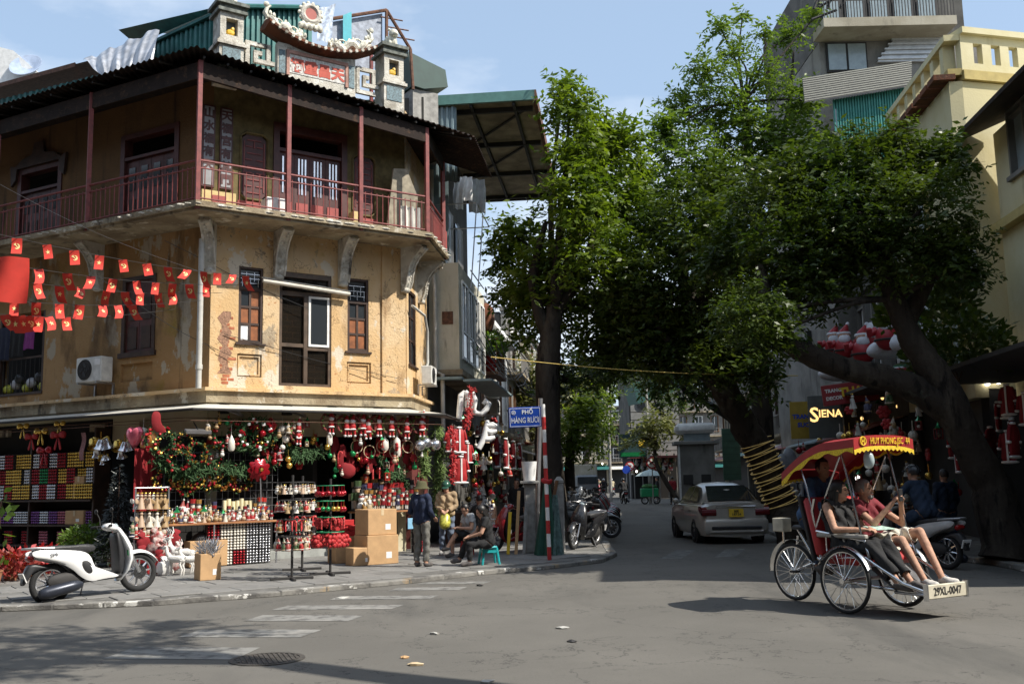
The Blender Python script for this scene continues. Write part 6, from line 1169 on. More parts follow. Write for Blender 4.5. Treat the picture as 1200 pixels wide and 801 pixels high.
for q in ((x0 + .06, (x0 + x1) / 2 - .04), ((x0 + x1) / 2 + .04, x1 - .06)): MB(TT).box(q[0], q[1], -.1, -.061, z(82), z(52)).build('pane', MATS['paleglass'], f)
lv = MB(TT).prism([(P(1027, 74, 33).x - a.x, z(74)), (P(1105, 72, 33).x - a.x, z(74)), (P(1105, 38, 33).x - a.x, z(39)), (P(1052, 42, 33).x - a.x, z(41))], -.12, -.0).build('louvre', mat('louvrewhite', (.62, .64, .66), .4, .3), tw)
for k in range(6): zz = z(72 - k * 5.5); xx = P(1027, 74, 33).x - a.x + .13 * k; MB(TT).box(xx, P(1104, 72, 33).x - a.x, -.2, -.121, zz, zz + .06).build('slat', MATS['louvrewhite'], lv)
# steel frame sticking out left at the top
fx = P(938, 5, 33).x - a.x
for py in (28, 14, 0, -14): MB(TT).cyl((fx + (28 - py) * .02, -1.1, z(py + 10)), (.3, -1.1, z(py)), .045, n=5).build('frame_bar', MATS['dark'], tw)
for k in range(3): MB(TT).cyl((fx + .1 + k * .45, -1.1, z(26)), (fx + .7 + k * .45, -1.1, z(-20)), .045, n=5).build('frame_bar', MATS['dark'], tw)
# corrugated grey roof and green ribbed wall in front of the tower
sh_ = thing('ribbed_rooftop', 'rooftop room with green ribbed wall under a grey corrugated roof', 'shed', FR)
c4 = [IR @ P(*q) for q in ((943, 120, 29), (1068, 100, 29), (1068, 72, 31), (940, 92, 31))]; corrug('roof_sheet', c4[0], c4[1], c4[2], c4[3], 2, .0, MATS['dark'], sh_)  # dark sheet colour paints the shaded gaps between the ribs
for k in range(11):
    u = (k + .5) / 11; MB().cyl(c4[0].lerp(c4[3], u), c4[1].lerp(c4[2], u), .04, n=6).build('roof_rib', mat('ribgrey', (.20, .20, .165), .6), sh_)
g0, g1 = IR @ P(978, 150, 29.3), IR @ P(1066, 130, 29.3); cwall('ribbed_wall', (g0.x, g0.y, 0), (g1.x, g1.y, 0), P(1000, 165, 29).z - 1, (IR @ P(978, 117, 29.3)).z, (IR @ P(1066, 102, 29.3)).z, 28, sh_, mat('greenrib', (.05, .26, .22), .5))
g2 = IR @ P(945, 150, 29.5); MB().box(min(g2.x, g0.x), max(g2.x, g0.x), g0.y, g0.y + .1, g1.z - 3, g0.z + .6).build('glazed_end', MATS['paleglass'], sh_)
MB().box(-10.8, -5.25, .6, 9, 0, g1.z - 1.0).build('base_wall', MATS['greywall'], sh_)
# row houses down the street
facade('row_house', 'shop house behind the red inflatable figures', FR, -10.8, -5.25, 7.4, MATS['darkwall'], 1, 11, bal_=False); facade('row_house', 'dark timbered shop house carrying the lit yellow letters', FR, -17, -10.9, 8.8, MATS['darkwall'], 2, 12, bal_=False)
facade('row_house', 'cream trimmed shop house past the lit letters', FR, -23.5, -17.1, 8.6, MATS['creamfar'], 2, 13); facade('row_house', 'grey shop house behind the light wrapped trunk', FR, -31, -23.6, 9.5, MATS['greywall'], 2, 14); facade('row_house', 'dim shop house behind the kiosk', FR, -41, -31.1, 9.0, MATS['greywall'], 2, 15); facade('row_house', 'far shop house at the right end of the street', FR, -55, -41.1, 10, MATS['creamfar'], 2, 16)
# far end of the street
fe = frame((-8, 118), (1, 0.0))
for k, (x0, x1, h, m, lab) in enumerate(((0, 12, 11, 'greywall', 'grey house closing the far end of the street on the left'), (12.1, 19, 13, 'creamfar', 'cream house closing the far end of the street'), (19.1, 27, 10, 'darkwall', 'dark house closing the far end of the street on the right'), (27.1, 42, 12, 'greywall', 'wide grey house behind the far right corner'))): facade('row_house', lab, fe, x0, x1, h, MATS[m], 3, 30 + k)
ph = thing('pale_house', 'pale panelled house with dark green awning over the far crossing', 'house', frame((10.5, 80), (1, 0)))
a = P(737, 470, 80); b = P(796, 470, 80); za = P(750, 425, 80).z
PI_ = ph.matrix_world.inverted(); MB(PI_).box(a.x, b.x, 80, 88, 3.4, za).build('wall', MATS['darkwall'], ph)
for k in range(9): MB(PI_).box(a.x + .1, b.x - .1, 79.93, 79.999, 3.2 + k * .62, 3.76 + k * .62).build('cladding_panel', mat('panelpale', (.26, .26, .25), .6), ph)
for py in (473, 500): p = P(752, py, 79.9); MB(PI_ @ T(p)).cyl((0, .0, 0), (0, -.06, 0), .4, n=14).build('window', MATS['glass'], ph)
q = [P(*v, 72) for v in ((741, 448), (800, 440), (800, 455), (748, 473))]; MB(PI_).add([tuple(v) for v in q] + [tuple(v + Vector((0, 6, .3))) for v in q], [(0, 1, 2, 3), (3, 2, 6, 7), (0, 3, 7, 4), (4, 5, 1, 0)]).build('green_awning', mat('awndark', (.025, .09, .075), .7), ph)
MB(PI_).box(a.x + .2, b.x, 81.5, 88, .02, 3.39).build('shop_room', room, ph); MB(PI_).box(a.x - .3, b.x + .2, 78.2, 80, 3.2, 3.36).build('shop_awning', MATS['maroon'], ph)
for k in range(6): MB(PI_).box(a.x + .2 + k * .68, a.x + .26 + k * .68, 80.1, 80.3, .02, 3.2).build('shop_post', MATS['greywall'], ph)
q = P(742, 522, 77); sgn = MB(PI_ @ T(q)).box(-1.1, 1.2, -.1, .1, -.9, .9).build('signboard', mat('darkteal', (.02, .05, .05), .5), ph); MB(PI_ @ T(q)).cyl((.7, -.11, .2), (.7, -.14, .2), .32, n=18).build('sign_emblem', MATS['yellow'], sgn); MB(PI_ @ T(q)).box(-1.0, .9, -.13, -.101, -.8, -.5).build('sign_line', MATS['greenball'], sgn)
# shop signs
def board(M, w_, h_, m, lab, lines, parts=None):
    t_ = thing('shop_sign', lab, 'sign', M); MB().rbox(-w_ / 2, w_ / 2, -.05, .05, -h_ / 2, h_ / 2, .01).build('panel', m, t_)
    for s_, sz, x, z_, mm, bo in lines: text(s_, sz, mm, t_, T(x, -.056, z_), bold=bo)
    return t_
lit = mat('litletters', (1.0, .62, .22), .5, emit=1.1, var=0); litw = mat('litwhite', (1, .95, .85), .5, emit=4.0, var=0)
p = P(967, 488, 30); board(T(p) @ RZ(-8) @ S(.85), 1.15, 1.5, mat('signgrey', (.10, .115, .11), .5), 'grey sign with glowing letters SIENA hung out from the shop row', [('S', .72, -.38, .05, lit, .01), ('IENA', .37, .17, .10, lit, .006)])
p = P(941, 492, 31); board(T(p) @ RZ(-8) @ S(.85), .9, 1.35, mat('signyellow', (.36, .25, .03), .6), 'dull yellow sign with blue print beside the glowing SIENA sign', [('TRANG', .22, 0, .12, MATS['blue'], .01), ('SUC', .22, 0, -.18, MATS['blue'], .01)])
p = P(996, 460, 29); board(T(p) @ RZ(-4) @ RY(-6), 1.6, .6, mat('signred', (.30, .03, .035), .6), 'red shop sign with yellow letters THANH under the inflatables', [('THANH', .34, .28, .03, MATS['yellow'], .015), ('TRANG', .14, -.48, .12, MATS['white'], .006), ('DECOR', .14, -.48, -.1, MATS['white'], .006)])
p = P(961, 402, 36); board(T(p) @ RZ(-6), .9, .95, MATS['black'], 'black sign with small pale letters above the branch', [('SIENA', .2, 0, .22, MATS['coupletgrey'], .005), ('Beauty', .14, .05, -.02, MATS['gilt'], .003), ('SẢN PHẨM', .15, .02, -.28, MATS['yellow'], .004)])
p = P(1085, 442, 23.8); board(T(p) @ RZ(-10), 1.9, .5, MATS['signred'], 'red and yellow banner sign below the inflatable Santas', [('GIÁNG SINH', .24, 0, 0, MATS['yellow'], .012)])
p = P(893, 476, 40); board(T(p), .75, 1.1, mat('signblue', (.05, .20, .36), .5, emit=.25), 'pale blue lit sign behind the wrapped trunk', [])
p = P(857, 532, 41); board(T(p) @ RZ(6), .72, 2.1, mat('signgreen', (.05, .11, .07), .6), 'tall dark green menu board beside the kiosk', [('────', .2, 0, .8 - i * .27, mat('signink', (.02, .04, .03), .7), 0) for i in range(7)])
# kiosk
p = P(818, 594, 43); p.z = 0; kz = lambda py: P(818, py, 43).z
t = thing('street_kiosk', 'pale grey street kiosk with rounded white roof box', 'kiosk', T(p.x, 43, 0) @ RZ(-6))
MB().rbox(-.75, .75, -.6, .6, .1, kz(520), .03).build('cabin', MATS['greywall'], t); MB().rbox(-.95, .95, -.8, .8, kz(521), kz(517), .02).build('ledge', MATS['greywall'], t); MB().box(-.5, .6, -.5, .5, kz(517), kz(508)).build('upper_cabin', MATS['paleglass'], t)
MB().rbox(-.85, .85, -.7, .7, kz(508), kz(496), .13).build('roof', MATS['white_paint'], t, smooth=True)
for x in (-.4, .35): MB().box(x - .2, x + .2, -.64, -.6, 1.35, 1.75).build('window', MATS['dark'], t)
MB().box(-.78, -.7, -.66, -.6, .1, kz(520)).build('corner_post', MATS['white_paint'], t)
# inflatable Santas and snow shapes on the canopy roof
cz = pick(FR, 1040, 450, 1.2)
for k in range(24):
    q = P(742 + k * 2.1, 556 - (k % 4) * 5, 79.2); put(FIG[('santa', 'lantern', 'snowman')[k % 3]], T(q) @ S(2.2), ('red toy', 'small lantern', 'pale toy')[k % 3] + ' displayed in the far shop under the maroon awning', 'goods', 'goods in the far shop')
cn = thing('shop_canopy', 'flat canopy roof carrying the inflatable Christmas figures', 'canopy', FR); MB().box(-14, -.3, -1.5, -.05, 3.9, 3.98).build('canopy_deck', MATS['dark'], cn)
def inflatable(px, py, Y, sc, kind, lab):
    p = P(px, py, Y); t_ = thing('inflatable_figure', lab, 'inflatable', T(p) @ RZ(-15) @ S(sc * 1.35)); wh = mat('infwhite', (.74, .75, .82), .5); rdm = mat('infred', (.42, .03, .04), .45); gm = mat('infgreen', (.02, .16, .07), .45)
    if kind == 'santa':
        MB().ell((0, 0, .0), (.42, .38, .45), 14, 9).build('body', rdm, t_, smooth=True); MB().ell((0, -.08, .48), (.25, .24, .24), 12, 8).build('head', MATS['skin'], t_, smooth=True); MB().ell((0, -.2, .36), (.24, .16, .22), 12, 7).build('beard', wh, t_, smooth=True); MB().cyl((0, 0, .62), (.16, 0, 1.0), .23, .03, 12).build('hat', rdm, t_, smooth=True); MB().ell((.17, 0, 1.0), .08, 8, 6).build('pompom', wh, t_, smooth=True); MB().torus((0, 0, .6), .23, .065, 16, 7, 'Z').build('hat_brim', wh, t_, smooth=True)
        for s2 in (-1, 1): MB().tube([(s2 * .36, 0, .25), (s2 * .58, -.1, .1), (s2 * .6, -.2, .3)], [.14, .12, .1], 8).build('arm', rdm, t_, smooth=True)
        MB().torus((0, 0, -.1), .42, .04, 18, 6, 'Z').build('belt', MATS['dark'], t_, smooth=True)
    elif kind == 'snow':
        MB().pillow([(-.9, -.1), (-.75, .25), (-.2, .42), (.4, .35), (.95, .25), (1.0, -.05), (.5, -.3), (-.4, -.32)], .45, edge=.2).build('body', wh, t_, smooth=True); MB().ell((.9, -.1, .2), (.3, .3, .28), 12, 8).build('head', wh, t_, smooth=True)
    else:
        MB().ell((0, 0, 0), (.45, .4, .35), 14, 9).build('body', gm if kind == 'green' else rdm, t_, smooth=True); MB().torus((0, 0, .1), .4, .07, 18, 7, 'Z').build('trim', wh, t_, smooth=True); MB().ell((0, -.05, .42), .22, 10, 7).build('head', wh, t_, smooth=True)
    return t_
for q in ((978, 408, 31, .55, 'santa', 'inflatable Santa beside the black SIENA sign'), (990, 408, 30, .55, 'santa', 'small inflatable Santa second from the black sign'), (1012, 412, 29, .6, 'santa', 'inflatable Santa with raised arms above the THANH sign'), (1022, 398, 29, .6, 'red', 'round red inflatable elf behind the Santas'), (1047, 410, 27.5, .62, 'snow', 'white inflatable polar bear above the red banner'), (1040, 395, 27, .6, 'santa', 'inflatable Santa riding above the polar bear'), (1060, 436, 27, .6, 'green', 'green inflatable elf below the polar bear'), (1095, 400, 25.5, .95, 'snow', 'big white inflatable snowman lying on the canopy'), (1088, 372, 25.5, .5, 'green', 'green inflatable cap above the white snowman'), (985, 437, 31.5, .6, 'snow', 'white inflatable lamb hanging below the canopy'), (1078, 383, 25.8, .45, 'santa', 'tiny inflatable Santa beside the white snowman'), (1066, 352, 26, .55, 'santa', 'inflatable Santa high on the wall behind the trunk')): inflatable(*q)
# shop depth: goods, lamps and costumes under the canopies
rd = random.Random(99)
for k in range(170):
    x = rd.uniform(-13, -.3); z_ = rd.uniform(.5, 3.4); p = FR @ Vector((x, -rd.uniform(.1, 2.2), z_)); me, sc, nm = rd.choice(KS); put(me, T(p) @ RZ(rd.uniform(0, 360)) @ S(sc * rd.uniform(.8, 1.2)), nm + ' hanging in the dim shop behind the cyclo', 'ornament', 'goods hung in the shop behind the cyclo')
for k in range(16):
    p = FR @ Vector((.2 + (k % 8) * .7, -.5 - .4 * (k // 8), 3.3 - .8 * (k // 8))); suit(T(p) @ FR.to_3x3().to_4x4() @ T(rd.uniform(-.3, .3), rd.uniform(-.4, .4), rd.uniform(-.3, .2)) @ RZ(rd.uniform(-60, 60)), 'red Santa costume hanging in the rows under the eaved house canopy', .6, 'redcloth', 'costumes under the eaved house')
lamp_me = MB().ell((0, 0, 0), (.07, .07, .08), 8, 6).mesh('shop_lamp', litw, True); lampw = MB().ell((0, 0, 0), (.05, .05, .06), 8, 6).mesh('shop_lamp', lit, True)
for px, py, Y, wm in ((1157, 448, 22.5, 0), (1170, 446, 22.5, 0), (1185, 441, 22, 0), (1193, 440, 22, 0), (1112, 437, 24.6, 0), (1125, 455, 24, 1), (1120, 470, 24, 1), (1034, 466, 30, 1), (1052, 476, 29, 1), (1060, 470, 28.5, 1), (1000, 474, 33, 1), (903, 521, 40, 0), (903, 535, 40, 0), (877, 527, 42, 0), (960, 512, 35, 0), (1005, 560, 30, 0), (706, 543, 80, 0), (746, 552, 70, 0), (1010, 490, 31, 1), (1065, 458, 27, 1), (1085, 475, 25.5, 1)):
    put(lampw if wm else lamp_me, T(P(px, py, Y)) @ S(1.0), 'small glowing warm bulb in the right hand shops' if wm else 'small glowing white lamp in the shop fronts', 'lamp', 'warm bulbs in the right shops' if wm else 'white lamps in the shops')
# wrapped white bundles on a stand
for k, (px, py) in enumerate(((918, 545), (925, 538), (932, 548), (914, 562), (928, 566))):
    p = P(px, py, 35.5); tag(MB(T(p)).pillow([(-.22, -.4), (.22, -.4), (.26, .1), (.1, .42), (-.14, .4), (-.26, .05)], .14).build('wrapped_bundle', mat('plasticgrey', (.30, .32, .35), .3), smooth=True), 'grey plastic wrapped bundle hung by the yellow sign', 'bundle', 'wrapped bundles by the yellow sign')
# unseen rows added behind and beside the viewer to cut the sky light
for k, (x0, x1, h, yb) in enumerate(((-34, -12, 16, -8), (-11.8, 6, 17, -9), (6.2, 24, 14, -12))):
    F_ = frame((0, yb), (-1, 0)); facade('row_house', ['unseen tall cream house added across the road from the scooter', 'unseen tall grey house added across the road from the cyclo', 'unseen grey house added across the road beside the kerb tree'][k], F_, -x1, -x0, h, MATS['creamfar' if k == 0 else 'greywall'], 3, 50 + k)
facade('row_house', 'unseen grey house added on the far side of the left street', frame((-13.9, 7.35), (-.879, .477)), -6, 30, 16, MATS['greywall'], 3, 55)
facade('row_house', 'unseen grey house added beyond the kerb tree', frame((21, 12), (0, -1)), 0, 22, 13, MATS['greywall'], 3, 57)
# ================================================================ trees
def crown(lobes, per, leaf, seed, m, parent, flat=.85, aspect=.42):
    rs = np.random.RandomState(seed); Vs = []; leaf0 = leaf
    for (c, r) in lobes:
        leaf = leaf0 * rs.uniform(.75, 1.3)
        nt_ = max(6, int(per * r * r)); d = rs.normal(size=(nt_, 3)); d /= np.linalg.norm(d, axis=1)[:, None]
        rad = r * (.35 + .70 * rs.rand(nt_) ** .55) * (1 + .18 * np.sin(d[:, 0] * 7 + seed) * np.cos(d[:, 2] * 6 + d[:, 1] * 5)); tip = np.array(c) + d * rad[:, None] * np.array([1, 1, flat])
        k = 16; ax = d + rs.normal(scale=.55, size=(nt_, 3)); ax[:, 2] -= .15; ax /= np.linalg.norm(ax, axis=1)[:, None]
        t_ = np.linspace(-.5, .5, k)[None, :, None] * (leaf * 4.2) * (.7 + .6 * rs.rand(nt_, 1, 1)); pos = tip[:, None, :] + ax[:, None, :] * t_
        side = np.cross(ax, np.array([0, 0, 1.0])); side /= (np.linalg.norm(side, axis=1)[:, None] + 1e-6); sg = np.where(np.arange(k) % 2 == 0, 1, -1)[None, :, None]
        ld = side[:, None, :] * sg + ax[:, None, :] * .5 + rs.normal(scale=.38, size=(nt_, k, 3)); ld[..., 2] -= .25; ld /= np.linalg.norm(ld, axis=2)[..., None]
        L_ = leaf * (.65 + .7 * rs.rand(nt_, k, 1)); up = np.array([0, 0, 1.0]) + rs.normal(scale=.55, size=(nt_, k, 3)); w_ = np.cross(ld, up); w_ /= (np.linalg.norm(w_, axis=2)[..., None] + 1e-6); w_ *= L_ * aspect * .5
        Vs.append(np.stack([pos, pos + ld * L_ * .45 + w_, pos + ld * L_, pos + ld * L_ * .45 - w_], axis=2).reshape(-1, 3))
    V = np.concatenate(Vs); n = len(V) // 4; me = bpy.data.meshes.new('crown'); me.vertices.add(len(V)); me.vertices.foreach_set('co', V.astype(np.float32).ravel()); me.loops.add(len(V)); me.loops.foreach_set('vertex_index', np.arange(len(V), dtype=np.int32)); me.polygons.add(n); me.polygons.foreach_set('loop_start', np.arange(0, len(V), 4, dtype=np.int32)); me.polygons.foreach_set('loop_total', np.full(n, 4, dtype=np.int32)); me.materials.append(MATS[m]); me.update(calc_edges=True)
    return link('crown', me, parent)
def limb(parent, pts, rad, name='limb', seed=0):
    pts = [Vector(p) for p in pts]; Q = []; Rr = []; rd = random.Random(seed); N = (len(pts) - 1) * 6
    for i in range(N + 1):
        u = i / N * (len(pts) - 1); k = min(int(u), len(pts) - 2); f = u - k; p0, p1, p2, p3 = pts[max(k - 1, 0)], pts[k], pts[k + 1], pts[min(k + 2, len(pts) - 1)]
        q = .5 * ((2 * p1) + (p2 - p0) * f + (2 * p0 - 5 * p1 + 4 * p2 - p3) * f * f + (3 * p1 - p0 - 3 * p2 + p3) * f ** 3); r0 = rad[k] + (rad[k + 1] - rad[k]) * f
        Q.append(q + Vector((rd.gauss(0, 1), rd.gauss(0, 1), 0)) * r0 * .05); Rr.append(r0 * rd.uniform(.93, 1.07))
    return MB().tube(Q, Rr, 12).build(name, MATS['bark'], parent, smooth=True)
def tree(name, lab, trunk, rad, limbs, lobes_px, per, leaf, seed, m, extra=None, dz=.8):
    t_ = thing(name, lab, 'tree', None); b = Vector(trunk[0]); t_.location = b; off = lambda ps: [Vector(p) - b for p in ps]
    limb(t_, off(trunk), rad, 'trunk', seed)
    rd = random.Random(seed); L_ = []
    for q in lobes_px:
        if len(q) == 4: px, py, Y, rp = q; c = P(px, py, Y + rd.uniform(-dz, dz)); r = rp / FPX * Y
        else: c, r = Vector(q[0]), q[1]
        L_.append((c - b, r))
    tops = off(trunk)[len(trunk) // 2:]
    for c, r in L_:
        s0 = tops[-1] if c.z > tops[-1].z else min(tops, key=lambda p: (p - c).length); mid = s0.lerp(c, .5) + Vector((rd.uniform(-.3, .3), rd.uniform(-.3, .3), .3 * rd.random())); limb(t_, [s0, mid, c], [rad[-1] * .55, rad[-1] * .33, .02], 'limb', rd.randint(0, 999))
    for pts, rr in limbs: limb(t_, off(pts), rr, 'limb', seed + 5)
    crown([(tuple(c), r) for c, r in L_], per, leaf, seed, m, t_); return t_
b0 = Vector((1.05, 26.0, .05))
tree('street_tree', 'tall bright green street tree rising behind the blue street sign', [b0, P(644, 560, 26), P(641, 480, 26), P(643, 410, 26), P(650, 360, 26)], [.42, .33, .31, .30, .22], [([P(643, 400, 26), P(625, 330, 26), P(640, 260, 26)], [.2, .14, .06]), ([P(648, 370, 26), P(690, 300, 26.5), P(700, 220, 27)], [.2, .13, .05])],
     [(668, 128, 26, 28), (660, 104, 26.5, 16), (690, 150, 27, 30), (695, 185, 27, 40), (722, 168, 27, 30), (674, 232, 26, 42), (715, 235, 28, 45), (605, 278, 28, 34), (690, 300, 26, 55), (738, 285, 28, 38), (640, 330, 26, 50), (604, 345, 28, 28), (700, 375, 27, 48), (738, 362, 28, 34), (745, 200, 29, 18), (675, 180, 26, 30), (625, 385, 27, 30), (590, 310, 28, 20)], 170, .19, 3, 'leafbright')
base = G(934, 632, .1)
wt_ = tree('street_tree', 'leaning street tree with its trunk wrapped in yellow light string', [base, P(920, 600, 26), P(897, 545, 25.8), P(872, 498, 25.5), P(845, 450, 25.2), P(825, 410, 25), P(812, 360, 25)], [.46, .40, .37, .36, .34, .30, .2], [([P(842, 448, 25.2), P(800, 420, 25), P(770, 380, 25)], [.2, .13, .05]), ([P(835, 435, 25), P(850, 370, 24.8), P(860, 300, 24.5)], [.22, .14, .06])],
     [(762, 325, 25, 48), (800, 270, 25, 55), (762, 375, 25, 40), (826, 340, 24, 58), (800, 400, 25, 40), (862, 408, 24, 36), (845, 275, 24, 50), (830, 425, 24.5, 30), (770, 260, 26, 36), (745, 400, 26, 24), (790, 430, 25, 26), (740, 340, 26, 34), (720, 420, 27, 24), (885, 440, 24.5, 26), (760, 420, 25.5, 30), (840, 230, 25, 40), (835, 385, 26, 42), (858, 345, 26.5, 40), (870, 385, 25, 34)], 230, .16, 5, 'leafdark')
lp = []
for k in range(300):
    f = k / 299; c = P(886, 518, 25.65).lerp(P(917, 592, 25.95), f) ; a_ = k * 6.283 / 13.5; lp.append(c + Vector((.40 * math.cos(a_), .40 * math.sin(a_), .16 * math.cos(a_) + .05 * math.sin(k * .31))))
tag(MB().tube(lp, .010, 5).build('light_string', mat('stringlight', (.62, .46, .17), .5, emit=.08, var=.3)), 'pale yellow light string wound round the leaning trunk', 'light string')
base = G(1180, 655, .1)
tree('street_tree', 'big spreading street tree with thick slanting trunk beside the cyclo', [base, P(1165, 580, 18), P(1135, 520, 18), P(1102, 450, 18), P(1070, 400, 18), P(1048, 350, 18), P(1035, 300, 18)], [.46, .36, .31, .29, .22, .19, .12], [([P(1118, 485, 18), P(1060, 450, 18), P(985, 430, 18), P(930, 405, 18), P(903, 365, 18), P(890, 310, 18)], [.27, .25, .22, .19, .14, .08]), ([P(1060, 380, 18), P(1090, 320, 18.2), P(1110, 260, 18.5)], [.2, .13, .05])],
     [(1000, 250, 18, 62), (1080, 245, 18, 58), (925, 300, 18, 60), (1128, 285, 18, 36), (952, 215, 19, 52), (1040, 298, 18, 50), (880, 370, 18, 45), (950, 335, 18, 46), (1098, 190, 19, 36), (898, 235, 19, 50), (1050, 165, 19, 26), (1098, 300, 18, 40), (1000, 180, 19.5, 34), (850, 300, 19, 40), (910, 390, 18, 30), (1140, 320, 17.6, 22), (1030, 215, 18, 48), (975, 295, 17.6, 50)], 330, .125, 7, 'leafdark')
base = Vector((8.5, 34, .1))
tree('street_tree', 'tall airy light green tree topping the roofs against the sky', [base, P(890, 420, 33.5), P(890, 300, 32.6), P(880, 200, 32.3), P(872, 120, 32)], [.4, .32, .26, .18, .10], [([P(885, 250, 32.4), P(920, 150, 32.5), P(930, 60, 33)], [.16, .1, .03])],
     [(862, 62, 32, 24), (845, 35, 32, 16), (838, 100, 32, 34), (800, 128, 32, 26), (778, 155, 32, 22), (902, 92, 32, 30), (925, 42, 33, 20), (895, 40, 33, 14), (940, 118, 32, 26), (862, 150, 32, 46), (800, 190, 32, 44), (920, 175, 32, 44), (770, 225, 31, 32), (970, 175, 30, 26), (850, 215, 31, 50), (820, 80, 32, 18), (955, 20, 33, 12), (985, 210, 29, 28), (870, 20, 33, 9)], 120, .19, 9, 'leafpale')
base = Vector((-.2, 50, .05))
tree('street_tree', 'dusty pale street tree standing farther behind the sign pole', [base, P(640, 520, 50), P(645, 470, 50)], [.35, .28, .2], [], [(618, 435, 50, 20), (640, 455, 50, 26), (612, 470, 50, 22), (668, 455, 51, 26), (640, 500, 50, 22), (605, 500, 50, 14)], 60, .26, 12, 'leafdry')
base = Vector((2.6, 47, .05))
tree('street_tree', 'round bright green tree on the left kerb beyond the parked motorbikes', [base, P(668, 530, 47), P(680, 490, 47)], [.28, .22, .15], [], [(690, 480, 47, 22), (672, 500, 46, 22), (705, 500, 48, 18), (660, 525, 46, 18), (690, 520, 47, 20), (715, 470, 50, 12)], 80, .23, 13, 'leafbright')
base = Vector((9.8, 60, .05))
tree('street_tree', 'small yellowish tree by the far crossing near the kiosk', [base, P(770, 545, 60), P(768, 515, 60)], [.16, .12, .09], [], [(768, 495, 60, 20), (752, 510, 60, 14), (788, 505, 60, 13), (765, 520, 60, 12), (735, 520, 60, 9)], 45, .28, 14, 'leafdry')
for k, (x, y, lb, lo) in enumerate(((11.0, 44, 'dark tree hanging over the kiosk roof', [(800, 430, 44, 30), (825, 455, 43, 24), (775, 445, 45, 24), (845, 430, 44, 26), (790, 405, 45, 30)]), (1.7, 36, 'dark tree arching over the parked scooters', [(660, 420, 36, 30), (690, 440, 37, 26), (710, 415, 38, 30), (655, 450, 36, 20)]), (11.6, 62, 'dark tree over the far right pavement', [(770, 455, 62, 20), (790, 470, 62, 18), (740, 440, 64, 20)]))):
    base = Vector((x, y, .05)); px = lo[0][0]; tree('street_tree', lb, [base, base + Vector((-.2, 0, 3)), P(px - 8 * (k == 1), lo[0][1] + 25, y)], [.24, .2, .13], [], lo, 40, .26, 40 + k, 'leafdark')
base = Vector((6.0, 95, .05))
tree('street_tree', 'dark leafy tree closing the far end of the street', [base, P(690, 520, 95), P(690, 470, 95)], [.35, .28, .2], [], [(690, 450, 95, 30), (715, 440, 100, 24), (665, 480, 95, 22), (740, 420, 105, 22), (700, 500, 95, 18)], 22, .45, 15, 'leafdark')
# the kerb tree behind the viewer whose crown shades the zebra
base = Vector((8.6, 3.2, .1))
tree('street_tree', 'kerb tree overhanging the crossing whose shade falls over the zebra', [base, (8.0, 4.0, 3.5), (6.6, 5.2, 6.2), (4.8, 6.8, 8.2)], [.4, .34, .3, .18], [], [((1.0, 8.7, 8.3), .8), ((2.2, 8.0, 8.6), 1.1), ((3.2, 8.8, 8.7), 1.0), ((.0, 9.4, 8.6), .7), ((3.4, 7.4, 9.2), 1.0), ((2.0, 6.6, 8.7), 1.0), ((.6, 7.2, 8.6), .9), ((-.2, 8.2, 8.5), .6)], 62, .15, 17, 'leafdark')
# ================================================================ two-wheelers, cyclo, car
def wheel(parent, c, R, w_=.05, spokes=16, rimw=.018, tyre=.045, name='wheel', rimm='steel', alloy=0, disc=False):
    wl = MB().torus(c, R - tyre, tyre, 28, 8).build(name, MATS['rubber'], parent, smooth=True); c = Vector(c)
    MB().torus(c, R - tyre * 1.9, rimw, 28, 6).build('rim', MATS[rimm], wl, smooth=True); MB().cyl(c + Vector((0, -.06, 0)), c + Vector((0, .06, 0)), .035, n=10).build('hub', MATS[rimm], wl, smooth=True)
    if alloy:
        for k in range(alloy):
            a = k * 6.283 / alloy; d = Vector((math.cos(a), 0, math.sin(a))); e = Vector((math.cos(a + .12), 0, math.sin(a + .12))); MB().cyl(c + d * .03, c + e * (R - tyre * 1.9), .02, .012, 6).build('spoke', MATS[rimm], wl)
    else:
        for k in range(spokes):
            a = k * 6.283 / spokes; s_ = 1 if k % 2 else -1; MB().cyl(c + Vector((.03 * math.cos(a + .6 * s_), s_ * .045, .03 * math.sin(a + .6 * s_))), c + Vector(((R - tyre * 1.9) * math.cos(a), 0, (R - tyre * 1.9) * math.sin(a))), .0035, n=4, cap=False).build('spoke', MATS['chrome'], wl)
    if disc: MB().cyl(c + Vector((0, -.07, 0)), c + Vector((0, -.066, 0)), .1, n=20).build('brake_disc', MATS['chrome'], wl)
    return wl
